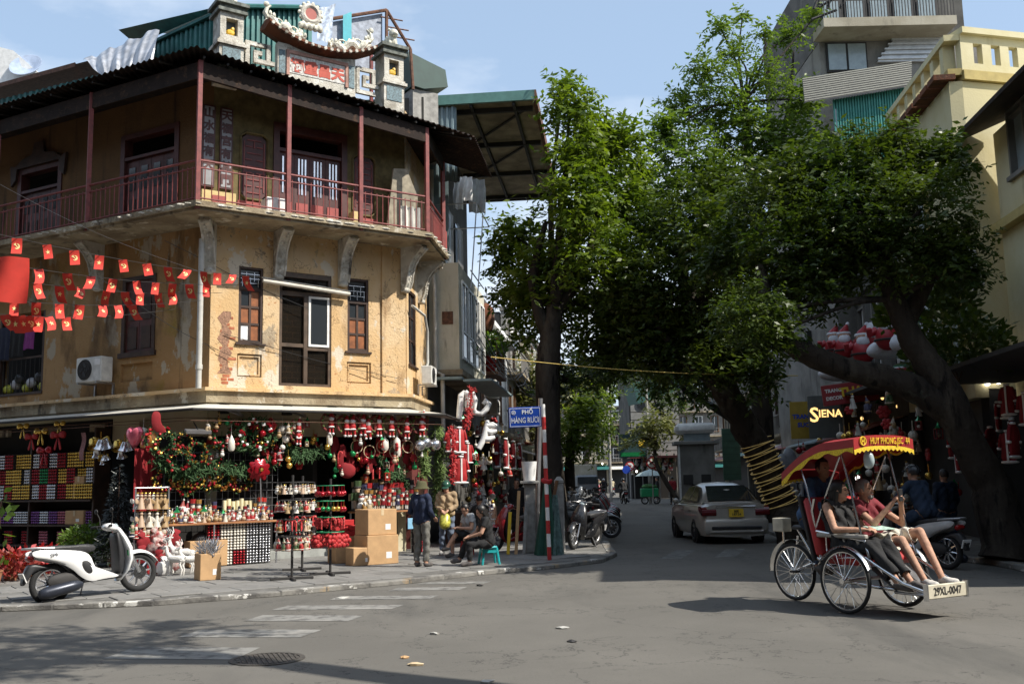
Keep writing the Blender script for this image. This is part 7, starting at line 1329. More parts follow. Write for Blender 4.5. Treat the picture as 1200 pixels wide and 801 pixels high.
def scooter(M, lab, paint, group=None, detail=True, name='scooter', plate=None):
    t_ = thing(name, lab, 'scooter', M, group); p = paint; bk = mat('blackplastic', (.025, .025, .027), .45); R = .29
    wheel(t_, (-.63, 0, R), R, alloy=10, rimm='silver' if detail else 'steel'); wheel(t_, (.65, 0, R), R, alloy=10, disc=True, rimm='silver' if detail else 'steel')
    # front fender, fork, apron
    MB().grid(lambda u, v: (.65 + (R + .05) * math.cos(2.75 - 2.35 * u), (v - .5) * .17 * (1 - .25 * abs(u - .5)), R + (R + .05) * math.sin(2.75 - 2.35 * u) - .05 * (abs(v - .5) * 2) ** 2), 16, 7).build('front_fender', p, t_, smooth=True)
    for s2 in (-1, 1): MB().cyl((.65, s2 * .085, R), (.50, s2 * .07, .66), .024, n=8).build('fork', MATS['silver'], t_, smooth=True)
    rings = []
    for x, z, w_, d_ in ((.34, .22, .13, .05), (.43, .34, .17, .07), (.47, .5, .2, .09), (.46, .66, .2, .1), (.40, .82, .17, .09), (.34, .95, .12, .07), (.31, 1.0, .07, .05)):
        rings.append([(x + d_ * math.cos(a) * (1 if math.cos(a) > 0 else .35), w_ * math.sin(a), z + .02 * math.cos(a)) for a in [k * 6.283 / 16 for k in range(16)]])
    MB().loft(rings).build('front_apron', p, t_, smooth=True)
    MB().pillow([(.30, .3), (.38, .32), (.42, .6), (.36, .9), (.29, .92), (.31, .6)], .155, edge=.8).build('leg_shield', bk, t_, smooth=True)
    MB().rbox(-.22, .36, -.15, .15, .25, .31, .02).build('floorboard', bk, t_)
    # body side panels and tail
    side = [(.06, .27), (-.12, .25), (-.26, .34), (-.36, .46), (-.52, .56), (-.86, .68), (-.92, .74), (-.86, .79), (-.5, .75), (-.2, .70), (-.1, .62), (-.06, .48), (.02, .36), (.28, .31), (.30, .27)]
    for s2 in (-1, 1): MB().pillow(side, .05, s2 * .135, edge=.3, cen=(-.26, .55)).build('side_panel', p, t_, smooth=True)
    MB().pillow([(-.16, .33), (-.05, .36), (-.1, .55), (-.28, .64), (-.3, .5)], .19, edge=.85).build('under_seat_cover', bk, t_, smooth=True)
    MB().pillow([(.0, .70), (-.1, .66), (-.5, .72), (-.82, .76), (-.86, .8), (-.6, .83), (-.35, .80), (-.12, .80), (.0, .76)], .145, edge=.6, cen=(-.4, .775)).build('seat', mat('seatvinyl', (.035, .035, .037), .5, bump=.2), t_, smooth=True)
    MB().tube([(-.6, .13, .79), (-.85, .13, .815), (-.97, .07, .82), (-.97, -.07, .82), (-.85, -.13, .815), (-.6, -.13, .79)], .016, 7).build('grab_rail', MATS['steel'], t_, smooth=True)
    MB().pillow([(-.84, .69), (-.93, .73), (-.95, .66), (-.88, .62)], .1, edge=.6).build('tail_light', mat('taillight', (.30, .01, .01), .2), t_, smooth=True)
    MB().pillow([(-.55, .50), (-.9, .63), (-.98, .5), (-1.03, .33), (-.99, .31), (-.9, .47), (-.7, .52)], .08, edge=.6, cen=(-.85, .55)).build('rear_fender', bk, t_, smooth=True)
    pl = MB().cb((-1.0, 0, .42), (.012, .19, .14), (0, -20, 0)).build('number_plate', MATS['white'], t_)
    if plate: text(plate, .055, MATS['dark'], pl, T(-1.012, 0, .42) @ RY(-20) @ RZ(-90), bold=.002)
    MB().pillow([(-.12, .26), (-.32, .2), (-.66, .24), (-.7, .38), (-.45, .44), (-.2, .4)], .12, edge=.7).build('engine', MATS['dark'], t_, smooth=True)
    MB(T(-.34, -.17, .23) @ RY(-97)).lathe([(.03, -.1), (.07, -.03), (.085, .06), (.085, .42), (.06, .5), (.025, .52)], 14).build('exhaust', mat('exhaust', (.035, .04, .055), .35, .4), t_, smooth=True)
    # headset, handlebar, mirrors, lamps
    MB().pillow([(.36, .98), (.30, 1.05), (.20, 1.07), (.14, 1.0), (.22, .95), (.32, .93)], .12, edge=.55).build('handlebar_cowl', p, t_, smooth=True); MB().ell((.34, 0, 1.0), (.04, .075, .05), 12, 7).build('headlight', MATS['paleglass'], t_, smooth=True)
    MB().tube([(.15, -.33, 1.02), (.2, -.15, 1.02), (.23, 0, 1.01), (.2, .15, 1.02), (.15, .33, 1.02)], .016, 7).build('handlebar', MATS['dark'], t_, smooth=True)
    for s2 in (-1, 1):
        MB().cyl((.17, s2 * .22, 1.02), (.13, s2 * .36, 1.02), .022, n=8).build('grip', MATS['rubber'], t_); MB().tube([(.2, s2 * .2, 1.04), (.21, s2 * .24, 1.15), (.19, s2 * .27, 1.22)], .007, 5).build('mirror_stem', MATS['dark'], t_); MB().ell((.18, s2 * .28, 1.25), (.018, .06, .04), 10, 6).build('mirror', MATS['dark'], t_, smooth=True)
        MB().ell((.455, s2 * .11, .72), (.02, .03, .045), 8, 6).build('indicator', MATS['paleglass'], t_)
    MB().cyl((-.12, .12, .25), (-.14, .24, .012), .011, n=6).build('kickstand', MATS['steel'], t_)
    return t_
def two_pt(rear, front, z=0.): 
    d = front - rear; return T((rear.x + front.x) / 2, (rear.y + front.y) / 2, z) @ Matrix.Rotation(math.atan2(d.y, d.x), 4, 'Z')
white_p = mat('whitepaint2', (.80, .80, .79), .22, coat=.6, var=.03); black_p = mat('blackpaint', (.02, .02, .022), .25, coat=.5, var=.03); grey_p = mat('greypaint', (.14, .145, .15), .3, coat=.4, var=.05); redp = mat('redpaint', (.26, .015, .02), .25, coat=.5, var=.03); bluep = mat('bluepaint', (.02, .04, .12), .25, coat=.5, var=.03)
r0, f0 = G(61, 709, .0), G(160, 693, .08); sc_ = scooter(two_pt(r0, f0, .045) @ RY(-3.2) @ S(1.02) @ RX(-4), 'white scooter with black seat parked against the kerb by the bauble shelf', white_p)
for k, (px, py) in enumerate(((48, 651),)): text('SHi', .07, MATS['steel'], sc_, T(-.62, -.19, .70) @ RY(-10), sx=1.1)
MB().cb((.46, -.16, .60), (.05, .02, .08), (0, 0, 20)).build('sticker', MATS['greenball'], sc_)
# parked motorbikes along the left kerb and at the right edge
for k, (rx, ry, fx_, fy, pm, lab) in enumerate([(705, 638, 664, 645, black_p, 'black scooter parked with its tail to the road behind the sign pole'), (690, 612, 660, 616, grey_p, 'grey scooter parked second along the left kerb'), (680, 601, 655, 604, black_p, 'black scooter parked third along the left kerb'), (676, 595, 654, 597, redp, 'dark red scooter parked fourth along the left kerb'), (672, 590, 652, 592, white_p, 'white scooter parked fifth along the left kerb'), (668, 587, 650, 588.5, bluep, 'blue scooter parked far along the left kerb'), (690, 586, 672, 587.5, grey_p, 'grey scooter parked last in the far row')]):
    a, b = G(rx, ry, .08), G(fx_, fy, .08); d = (b - a).normalized(); m_ = (a + b) / 2; scooter(two_pt(m_ - d * .65, m_ + d * .65, .085) @ RX(-6), lab, pm, 'scooters parked along the kerbs', False)
a = Vector((.0, 21.9, 0)); b = Vector((1.2, 21.2, 0)); scooter(T(.05, 22.6, .085) @ RZ(205) @ RX(-6), 'dark red scooter half hidden behind the yellow post', redp, 'scooters parked along the kerbs', False)
for k, (x, y, rz, pm, lab) in enumerate(((8.5, 15.6, 215, black_p, 'dark motorbike parked below the costumes at the big trunk'), (9.7, 17.3, 190, grey_p, 'grey motorbike parked behind the big trunk'))): scooter(T(x, y, .0 if x < 8.4 else .105) @ RZ(rz) @ RX(-6), lab, pm, 'scooters parked along the kerbs', False)
src = {o.get('label', ''): o for o in COL.objects if o.get('category') == 'scooter'}; sl_ = [v for k, v in src.items() if 'second along' in k or 'third along' in k or 'fourth along' in k]
for k in range(16):
    F_, x = (FS, 3.5 + k * 1.6) if k < 9 else (FR, -9.5 - (k - 9) * 1.5); q_ = F_ @ Vector((x, -4.1 if k < 9 else -1.7, .09)); copy_tree(sl_[k % 3], T(q_) @ F_.to_3x3().to_4x4() @ RZ((-70 if k < 9 else -110) + (k * 37 % 20)) @ RX(-6), None, 'parked scooter in the long row on the %s pavement' % ('left' if k < 9 else 'right hand'))
# ---------------------------------------------------------------- cyclo
az = R_(150); A = G(993, 719); hd = Vector((math.sin(az), math.cos(az), 0)); ax_ = Vector((-hd.y, hd.x, 0)) * 1
WB = 1.32; TR = 1.02; ctr = Vector((A.x, A.y, 0)) + ax_ * (TR / 2)
CM = Matrix(((hd.x, ax_.x, 0, ctr.x), (hd.y, ax_.y, 0, ctr.y), (0, 0, 1, 0), (0, 0, 0, 1)))       # x forward, y to its left, origin under the front axle
cy = thing('cyclo', 'three wheeled cyclo with red canopy and silver frame carrying two passengers', 'cyclo', CM); ch = MATS['chrome']; RW = .385
for s2 in (-1, 1): wheel(cy, (0, s2 * TR / 2, RW), RW, spokes=26, tyre=.024, rimw=.014, rimm='chrome')
wheel(cy, (-WB, 0, RW - .01), RW - .01, spokes=26, tyre=.024, rimw=.014, rimm='chrome')
for s2 in (-1, 1):
    MB().grid(lambda u, v: (.0 + (RW + .035) * math.cos(2.7 - 2.3 * u), s2 * TR / 2 + (v - .5) * .085, RW + (RW + .035) * math.sin(2.7 - 2.3 * u) - .02 * (2 * v - 1) ** 2), 18, 5).build('mudguard', ch, cy, smooth=True)
    y = s2 * (TR / 2 - .1)
    for pts in ([(-.45, y, .62), (.25, y, .66), (.75, y, .40), (.93, y * .72, .32)], [(-.45, y, .62), (-.55, y, 1.2), (-.5, y, 1.35)], [(-.5, y, .62), (0, y, .36), (.35, y * .9, .33), (.93, y * .72, .30)], [(-.5, y, .95), (-.1, y, .90), (.25, y, .86), (.30, y, .66)]): MB().tube(pts, .021, 8).build('frame_tube', ch, cy, smooth=True)
    MB().tube([(.22, y, .86), (.1, y * 1.02, 1.4), (-.02, y * 1.03, 1.93)], .013, 7).build('canopy_strut', ch, cy, smooth=True); MB().tube([(-.5, y, .95), (-.62, y, 1.5), (-.72, y, 1.78)], .013, 7).build('canopy_strut', ch, cy, smooth=True); MB().tube([(-.5, y, 1.0), (-.28, y, 1.45), (-.05, y, 1.86)], .011, 7).build('canopy_strut', ch, cy, smooth=True)
    MB().rbox(-.48, .28, y - .035, y + .035, .88, .93, .012).build('armrest', mat('padgrey', (.35, .33, .29), .6), cy)
    for x in (-.35, -.15, .05): MB().cyl((x, y, .64), (x, y, .88), .009, n=6).build('side_bar', ch, cy)
MB().cyl((0, -TR / 2, RW), (0, TR / 2, RW), .02, n=8).build('front_axle', MATS['steel'], cy); MB().tube([(-.45, 0, .5), (-1.0, 0, .5), (-WB, 0, RW)], .024, 8).build('frame_tube', ch, cy, smooth=True); MB().tube([(-.9, 0, .5), (-1.22, 0, .95)], .022, 8).build('frame_tube', ch, cy, smooth=True); MB().tube([(-1.22, 0, .85), (-WB, 0, RW)], .016, 8).build('frame_tube', ch, cy, smooth=True)
redseat = mat('redseat', (.42, .03, .03), .5)
MB().rbox(-.42, .26, -.43, .43, .56, .70, .05).build('seat_cushion', redseat, cy, smooth=True); MB(T(-.46, 0, .64) @ RY(-14)).rbox(-.06, .06, -.45, .45, 0, .74, .04).build('seat_back', redseat, cy, smooth=True); MB(T(-.54, 0, .64) @ RY(-14)).rbox(-.03, .01, -.46, .46, -.05, .76, .01).build('seat_shell', MATS['dark'], cy)
MB().add([(.28, -.42, .56), (.28, .42, .56), (.62, .38, .31), (.62, -.38, .31)], [(0, 1, 2, 3), (3, 2, 1, 0)]).build('foot_well', MATS['steel'], cy); MB().rbox(.55, .98, -.34, .34, .27, .30, .01).build('foot_board', MATS['steel'], cy)
pl = MB().rbox(.98, 1.015, -.34, .34, .24, .40, .01).build('plate_board', mat('oldcream', (.50, .46, .36), .6, var=.2), cy); text('29XL-0047', .125, MATS['dark'], pl, T(1.018, .0, .32) @ RZ(90), bold=.0, sx=.85)
for s2 in (-1, 1): MB().cb((.998, s2 * .345, .32), (.05, .03, .19)).build('plate_bracket', ch, pl)
# canopy: curved red cloth with scalloped yellow fringe
redcan = mat('canopyred', (.32, .018, .02), .55, bump=.1, var=.12); yf = mat('fringe', (.72, .50, .03), .8, var=.3, scale=60)
hw = TR / 2 + .02
def can(u, v):
    x = -.92 + 1.20 * u; y = (v - .5) * 2 * hw; zc = 2.11 - .42 * max(0, .62 - u) ** 1.6 * 2.0 - .03 * math.sin(u * 3.1); return (x, y, zc - .05 * abs(2 * v - 1) ** 3)
cn = MB().grid(can, 22, 13).build('canopy', redcan, cy, smooth=True)
def edge_strip(f, n, drop, name, m, amp=0., freq=0, d0=0.):
    def fn(u, v):
        x, y, z = f(u); return (x, y, z - d0 - v * (drop + amp * math.sin(u * freq)))
    return MB().grid(fn, n, 3).build(name, m, cn)
e = .004
for s2 in (0, 1):
    f = (lambda s2: lambda u: (can(u, s2)[0], can(u, s2)[1] + (e if s2 else -e), can(u, s2)[2]))(s2); edge_strip(f, 60, .12, 'valance', redcan, .03, 26); f2 = (lambda s2: lambda u: (can(u, s2)[0], can(u, s2)[1] + (2 * e if s2 else -2 * e), can(u, s2)[2]))(s2); edge_strip(f2, 60, .055, 'fringe_trim', yf, .02, 26, .10)
for uu in (0, 1): f = (lambda uu: lambda v: (can(uu, v)[0] + (e if uu else -e), can(uu, v)[1], can(uu, v)[2]))(uu); edge_strip(f, 30, .15 if uu else .12, 'valance', redcan); f2 = (lambda uu: lambda v: (can(uu, v)[0] + (2 * e if uu else -2 * e), can(uu, v)[1], can(uu, v)[2]))(uu); edge_strip(f2, 60, .05, 'fringe_trim', yf, .012, 90, .13 if uu else .10)
text('HUY PHONG,JSC  44', .115, MATS['yellow'], cn, T(.297, .10, 2.035) @ RZ(90), bold=.0, sx=.68); lg = MB(T(.296, -.38, 2.035)).torus((0, 0, 0), .05, .008, 18, 5, 'X').build('emblem', MATS['yellow'], cn); MB(T(.296, -.38, 2.035)).box(-.004, .004, -.025, -.015, -.05, .05).box(-.004, .004, .015, .025, -.05, .05).box(-.003, .003, -.015, .015, -.008, .008).build('emblem_letter', MATS['yellow'], lg)
# driver's handlebar, saddle, rear box, pedals
MB().tube([(-.62, -.3, 1.12), (-.6, -.1, 1.16), (-.6, .1, 1.16), (-.62, .3, 1.12)], .014, 7).build('push_bar', ch, cy, smooth=True); MB().pillow([(-1.26, .98), (-1.2, 1.0), (-1.02, .98), (-1.02, .94), (-1.3, .93)], .1, edge=.5).build('saddle', MATS['seatvinyl'], cy, smooth=True)
MB().cyl((-.98, -.14, .46), (-.98, .14, .46), .015, n=8).build('pedal_axle', MATS['steel'], cy)
for s2 in (-1, 1): MB().cyl((-.98, s2 * .12, .46), (-.98 + s2 * .15, s2 * .12, .40), .012, n=6).build('crank', MATS['steel'], cy); MB().cb((-.98 + s2 * .15, s2 * .18, .40), (.1, .09, .025)).build('pedal', MATS['dark'], cy)
MB().torus((-.98, -.1, .46), .1, .008, 20, 5).build('chainring', MATS['steel'], cy)
MB().rbox(-WB - .22, -WB - .02, -.14, .02, .90, 1.08, .01).build('rear_box', MATS['oldcream'], cy); MB().cyl((-WB - .1, -.06, .75), (-WB - .1, -.06, .90), .015, n=6).build('rear_post', ch, cy); MB().grid(lambda u, v: (-WB + (RW + .03) * math.cos(3.2 - 2.0 * u), (v - .5) * .08, RW + (RW + .03) * math.sin(3.2 - 2.0 * u)), 14, 3).build('mudguard', ch, cy, smooth=True)
tag(MB(CM @ T(.2, -.2, 1.82)).pillow([(-.05, .1), (.05, .1), (.09, -.04), (.03, -.12), (-.06, -.1)], .05).build('plastic_bag', mat('clearbag', (.55, .66, .68), .2, alpha=.75), smooth=True), 'small clear plastic bag hung under the cyclo canopy', 'bag')
# ---------------------------------------------------------------- silver sedan seen from behind
rc = G(821, 637); CMc = T(rc.x + .80, rc.y + .55, 0) @ RZ(92)      # x forward; origin under the rear axle centre
car = thing('parked_car', 'silver sedan seen from behind with yellow plate rolling past the kiosk', 'car', CMc); sp = mat('silverpaint', (.50, .47, .42), .28, .3, var=.05, coat=.5)
Lr, Lf, Wc = -.92, 3.45, .86
def sect(x):
    u = (x - Lr) / (Lf - Lr); zb = .20; zs = .92 if u < .86 else .92 - .2 * (u - .86) / .14; zt = .99 if u < .5 else .97
    if u < .06: zt = .96
    if u > .72: zt = .97 - .28 * ((u - .72) / .28) ** 1.5; zs = min(zs, zt - .05)
    w_ = Wc * (1 - .16 * max(0, (.10 - u) / .10) ** 2 - .22 * max(0, (u - .86) / .14) ** 2); return [(x, -w_ * .9, zb), (x, -w_, .42), (x, -w_ * 1.0, .66), (x, -w_ * .97, zs), (x, -w_ * .80, zt), (x, 0, zt + .03), (x, w_ * .80, zt), (x, w_ * .97, zs), (x, w_, .66), (x, w_, .42), (x, w_ * .9, zb), (x, 0, zb - .03)]
MB().loft([sect(Lr + (Lf - Lr) * k / 26) for k in range(27)]).build('body', sp, car, smooth=60)
gh = []
for x, z, w_ in ((-.55, 1.0, .72), (-.1, 1.30, .60), (.25, 1.43, .56), (.9, 1.49, .555), (1.5, 1.44, .56), (2.0, 1.20, .62), (2.4, .98, .70)): gh.append([(x, -.78 if z > 1.05 else -w_, .96), (x, -w_ - .02, (z + .96) / 2 + .02), (x, -w_, z - .05), (x, -w_ * .75, z), (x, 0, z + .02), (x, w_ * .75, z), (x, w_, z - .05), (x, w_ + .02, (z + .96) / 2 + .02), (x, .78 if z > 1.05 else w_, .96), (x, 0, .95)])
MB().loft(gh).build('cabin', sp, car, smooth=60)
gl_ = MATS['glass']; MB().add([(-.52, -.60, 1.04), (-.52, .60, 1.04), (.12, .50, 1.40), (.12, -.50, 1.40)], [(3, 2, 1, 0)]).build('rear_window', gl_, car, M=T(-.035, 0, .02)); MB().add([(2.3, -.6, 1.04), (2.3, .6, 1.04), (1.62, .5, 1.42), (1.62, -.5, 1.42)], [(0, 1, 2, 3)]).build('windscreen', gl_, car, M=T(.04, 0, .02))
for s2 in (-1, 1):
    for q in (((-.2, 1.04), (.72, 1.04), (.72, 1.40), (.2, 1.36)), ((.80, 1.04), (1.85, 1.04), (1.45, 1.38), (.80, 1.41))):
        vs = [(x, s2 * (.775 - (z - 1.04) * .52 + .01), z) for x, z in q]; MB().add(vs, [(0, 1, 2, 3) if s2 < 0 else (3, 2, 1, 0)]).build('side_window', gl_, car)
    MB().pillow([(-.97, .66), (-.72, .74), (-.46, .84), (-.5, .93), (-.93, .92)], .19, s2 * .66, edge=.92).build('tail_lamp', mat('lampred', (.12, .008, .01), .12, var=0), car, smooth=True); MB().ell((1.75, s2 * .95, 1.02), (.09, .09, .07), 10, 7).build('door_mirror', sp, car, smooth=True)
    for x in (.35, 1.3): MB().rbox(x, x + .2, s2 * .865 - .012, s2 * .865 + .012, .80, .83, .005).build('door_handle', sp, car)
    for x in (.0, 2.6): wheel(car, (x, s2 * .80, .315), .315, tyre=.085, alloy=8, rimm='steel', rimw=.05); MB(T(x, s2 * .76, .315)).cyl((0, -.09, 0), (0, .09, 0), .365, n=28).build('wheel_arch', MATS['black'], car)
bp = MB().pillow([(-.86, .22), (-.96, .26), (-.99, .55), (-.93, .64), (-.8, .6)], .80, edge=.93).build('rear_bumper', sp, car, smooth=True); MB().rbox(-1.005, -.9, -.62, .62, .36, .44, .02).build('bumper_insert', MATS['blackplastic'], car); MB().rbox(-1.0, -.9, -.66, .66, .28, .34, .02).build('bumper_trim', sp, car)
MB().rbox(-.95, -.85, -.5, .5, .90, .93, .01).build('boot_trim', MATS['chrome'], car)
pl = MB().cb((-.965, 0, .76), (.02, .36, .2), (0, 8, 0)).build('number_plate', mat('plateyellow', (.72, .48, .03), .5), car)
for i, s_ in enumerate(('30E', '147.24')): text(s_, .085, MATS['dark'], pl, T(-.98, 0, .80 - i * .08) @ RZ(-90), bold=.002)
# ================================================================ people
def cap(mb, a, b, r0, r1, n=10):
    a, b = Vector(a), Vector(b); mb.cyl(a, b, r0, r1, n); mb.ell(a, r0, n, 8); mb.ell(b, r1, n, 8)
def person(name, lab, M, pose, wear, vox=.014, hair=None, fingers=True, skin='skin', hat=None, group=None, beard=None):
    """pose: joints in metres, facing +X, left is +Y. One remeshed skin for the body; clothes and hair are children."""
    J = {k: Vector(v) for k, v in pose.items() if k not in ('look',)}; yaw, pit = pose.get('look', (0, 0)); mb = MB(); segs = []
    def seg(nm, a, b, r0, r1): cap(mb, a, b, r0, r1); segs.append((nm, a, b, r0, r1))
    pel, che, nk = J['pelvis'], J['chest'], J['neck']; ac = (J['shL'] - J['shR']).normalized(); hp = (J['hipL'] - J['hipR']).normalized()
    for o_ in (-.07, .07): seg('torso', pel + hp * o_ + Vector((0, 0, .02)), pel.lerp(che, .5) + ac * o_ * .9, .115, .105); seg('torso', pel.lerp(che, .5) + ac * o_ * .9, che + ac * o_ * 1.05, .105, .12)
    seg('torso', J['shL'] - ac * .03, J['shR'] + ac * .03, .07, .07); seg('torso', che, nk - Vector((0, 0, .03)), .10, .06); seg('neck', nk - Vector((0, 0, .04)), J['head'] - Vector((0, 0, .06)), .052, .052)
    for s_ in 'LR':
        seg('uarm', J['sh' + s_], J['el' + s_], .056, .043); seg('farm', J['el' + s_], J['wr' + s_], .043, .030); seg('thigh', J['hip' + s_], J['kn' + s_], .092, .062); seg('shin', J['kn' + s_], J['an' + s_], .060, .040)
        kd_ = (J['kn' + s_] - J['an' + s_]).normalized(); cap(mb, J['kn' + s_].lerp(J['an' + s_], .25), J['kn' + s_].lerp(J['an' + s_], .5), .058, .05); seg('foot', J['an' + s_] - Vector((0, 0, .03)), J['to' + s_], .045, .036)
        h = (J['wr' + s_] - J['el' + s_]).normalized() if ('hd' + s_) not in J else J['hd' + s_].normalized(); sd = h.cross(Vector((0, 0, 1))); sd = sd.normalized() if sd.length > .1 else Vector((0, 1, 0)); up = sd.cross(h); w0 = J['wr' + s_]
        if fingers:
            for k in range(4):
                b0_ = w0 + h * .085 + sd * (k - 1.5) * .021; cap(mb, w0 + h * .01 + sd * (k - 1.5) * .014, b0_, .018, .014, 6); m0 = b0_ + h * (.034, .042, .040, .030)[k] - up * .012; cap(mb, b0_, m0, .0105, .0095, 6); cap(mb, m0, m0 + h * .014 - up * .028, .0095, .008, 6)
            tb = w0 + h * .035 + sd * (.03 if s_ == 'R' else -.03); cap(mb, tb, tb + h * .04 + sd * (.022 if s_ == 'R' else -.022) - up * .012, .013, .010, 6); segs.append(('hand', w0, w0 + h * .15, .045, .03))
        else: seg('hand', w0, w0 + h * .11, .034, .026)
    # head with brow, nose, jaw, ears
    HM = T(J['head']) @ RZ(yaw) @ RY(pit); M0 = mb.M; mb.M = HM
    mb.ell((-.008, 0, .025), (.098, .076, .108), 16, 12); mb.ell((.02, 0, -.055), (.072, .060, .075), 12, 9); mb.ell((.062, 0, -.10), (.028, .03, .024), 8, 6); mb.ell((.095, 0, -.012), (.020, .013, .030), 8, 6); mb.cyl((.088, 0, .03), (.112, 0, -.025), .009, .014, 6); mb.ell((.078, 0, .035), (.02, .055, .014), 10, 6); mb.ell((.083, 0, -.058), (.018, .025, .011), 8, 5)
    for s2 in (-1, 1): mb.ell((-.01, s2 * .080, -.005), (.022, .012, .034), 8, 6)
    mb.M = M0; segs.append(('head', J['head'] - Vector((0, 0, .03)), J['head'] + Vector((0, 0, .05)), .10, .10))
    tmp = link('tmp_body', mb.mesh('tmp', MATS[skin])); md_ = tmp.modifiers.new('r', 'REMESH'); md_.mode = 'VOXEL'; md_.voxel_size = vox; sm = tmp.modifiers.new('s', 'SMOOTH'); sm.iterations = 2 if vox > .012 else 3; sm.factor = .5
    me = bpy.data.meshes.new_from_object(tmp.evaluated_get(bpy.context.evaluated_depsgraph_get())); om = tmp.data; bpy.data.objects.remove(tmp); bpy.data.meshes.remove(om); me.name = 'body'; me.polygons.foreach_set('use_smooth', [True] * len(me.polygons))
    t_ = thing(name, lab, 'person', M, group); me.materials.clear(); me.materials.append(MATS[skin]); link('body', me, t_)
    nv = len(me.vertices); co = np.empty(nv * 3, np.float32); me.vertices.foreach_get('co', co); co = co.reshape(-1, 3); no = np.empty(nv * 3, np.float32); me.vertices.foreach_get('normal', no); no = no.reshape(-1, 3)
    best = np.full(nv, 1e9); who = np.zeros(nv, int); tt = np.zeros(nv)
    for i, (nm, a, b, r0_, r1_) in enumerate(segs):
        a_, b_ = np.array(a), np.array(b); d = b_ - a_; t0 = np.clip(((co - a_) @ d) / max(d @ d, 1e-9), 0, 1); ds = np.linalg.norm(co - a_ - t0[:, None] * d, axis=1) - (r0_ + (r1_ - r0_) * t0); m_ = ds < best; best[m_] = ds[m_]; who[m_] = i; tt[m_] = t0[m_]
    names = np.array([s_[0] for s_ in segs])[who]; polys = [tuple(p.vertices) for p in me.polygons]
    for cname, mt, parts, off in wear:
        ok = np.zeros(nv, bool)
        for pn, lo, hi in parts: ok |= (names == pn) & (tt >= lo) & (tt <= hi)
        fs = [p for p in polys if sum(ok[list(p)]) >= len(p) - 0]
        if not fs: continue
        used = sorted({v for p in fs for v in p}); mp_ = {v: i for i, v in enumerate(used)}; fold = 1 + .75 * np.sin(co[:, 0] * 31 + co[:, 2] * 23) * np.cos(co[:, 1] * 37 + co[:, 2] * 17)
        vv = co + no * (off * fold)[:, None]; inn = co - no * .004; n = len(used); F_ = [tuple(mp_[v] for v in p) for p in fs]; cm = bpy.data.meshes.new(cname); cm.from_pydata([tuple(vv[v]) for v in used], [], F_); cm.materials.append(MATS[mt]); cm.polygons.foreach_set('use_smooth', [True] * len(F_)); cm.update(); c_ = link(cname, cm, t_); sd_ = c_.modifiers.new('thick', 'SOLIDIFY'); sd_.thickness = .008; sd_.offset = -1
    ey = MB(HM)
    for s2 in (-1, 1): ey.ell((.079, s2 * .030, .012), (.012, .014, .008), 8, 5)
    link('eyes', ey.mesh('eyes', MATS['dark'], True), t_); MB(HM).ell((.094, 0, -.060), (.010, .024, .006), 8, 5).build('lips', mat('lips', (.36, .14, .12), .5), t_, smooth=True)
    if hair:
        hm = MB(HM)
        if hair[0] in ('short', 'grey'): hm.grid(lambda u, v: ((lambda a, p: (-.014 + (.106 + .004 * math.sin(a * 9)) * math.cos(p) * math.cos(a), .084 * math.cos(p) * math.sin(a), .03 + .116 * math.sin(p)))(u * 6.283, (-.42 if abs(u - .5) < .33 else .52) * (1 - v) + 1.57 * v)), 32, 10, True)
        if hair[0] == 'long':
            hm.grid(lambda u, v: ((lambda a, p: (-.016 + .112 * math.cos(p) * math.cos(a), .09 * math.cos(p) * math.sin(a), .03 + .118 * math.sin(p)))(u * 6.283, (-.5 if abs(u - .5) < .36 else .5) * (1 - v) + 1.57 * v)), 32, 10, True)
            for k in range(9): a_ = math.pi * (.5 + k / 8); hm.tube([(-.02 + .10 * math.cos(a_) * 1.0, .085 * math.sin(a_ - math.pi) * 1.0 if False else .085 * math.cos(k * math.pi / 8), .0), (-.05 - .03 * math.sin(k * .4), .09 * math.cos(k * math.pi / 8), -.15), (-.06, .085 * math.cos(k * math.pi / 8), -.15 - hair[2])], [.035, .034, .012], 7)
        hm.build('hair', MATS[hair[1]], t_, smooth=True)
    if beard: MB(HM).ell((.058, 0, -.092), (.042, .05, .036), 12, 8).ell((.09, 0, -.045), (.014, .03, .008), 8, 5).build('beard', MATS[beard], t_, smooth=True)
    if hat == 'bucket': MB(HM @ RY(-6)).lathe([(.17, -.01), (.165, .0), (.118, .05), (.108, .12), (.08, .15), (.01, .155)], 20).build('hat', mat('olivehat', (.075, .07, .03), .9), t_, smooth=True)
    if hat and hat.startswith('helmet'):
        mt = MATS[hat.split(':')[1]]; MB(HM).grid(lambda u, v: ((lambda a, p: (-.01 + .135 * math.cos(p) * math.cos(a), .118 * math.cos(p) * math.sin(a), .035 + .135 * math.sin(p)))(u * 6.283, (.10 + .25 * (math.cos(u * 6.283) < -2)) * (1 - v) - .25 * (1 - v) * (math.cos(u * 6.283) < .2) + 1.57 * v)), 28, 10, True).build('helmet', mt, t_, smooth=True); MB(HM).pillow([(.10, .04), (.19, .03), (.18, .05), (.1, .08)], .08).build('visor', mt, t_, smooth=True)
    return t_
def stand(**k):
    d = dict(pelvis=(0, 0, .92), chest=(0, 0, 1.27), neck=(0, 0, 1.43), head=(.02, 0, 1.565), shL=(0, .18, 1.38), shR=(0, -.18, 1.38), elL=(0, .24, 1.11), elR=(0, -.24, 1.11), wrL=(.10, .22, .88), wrR=(.10, -.22, .88), hipL=(0, .09, .90), hipR=(0, -.09, .90), knL=(.03, .10, .49), knR=(.03, -.10, .49), anL=(-.01, .11, .09), anR=(-.01, -.11, .09), toL=(.15, .13, .04), toR=(.15, -.13, .04)); d.update(k); return d
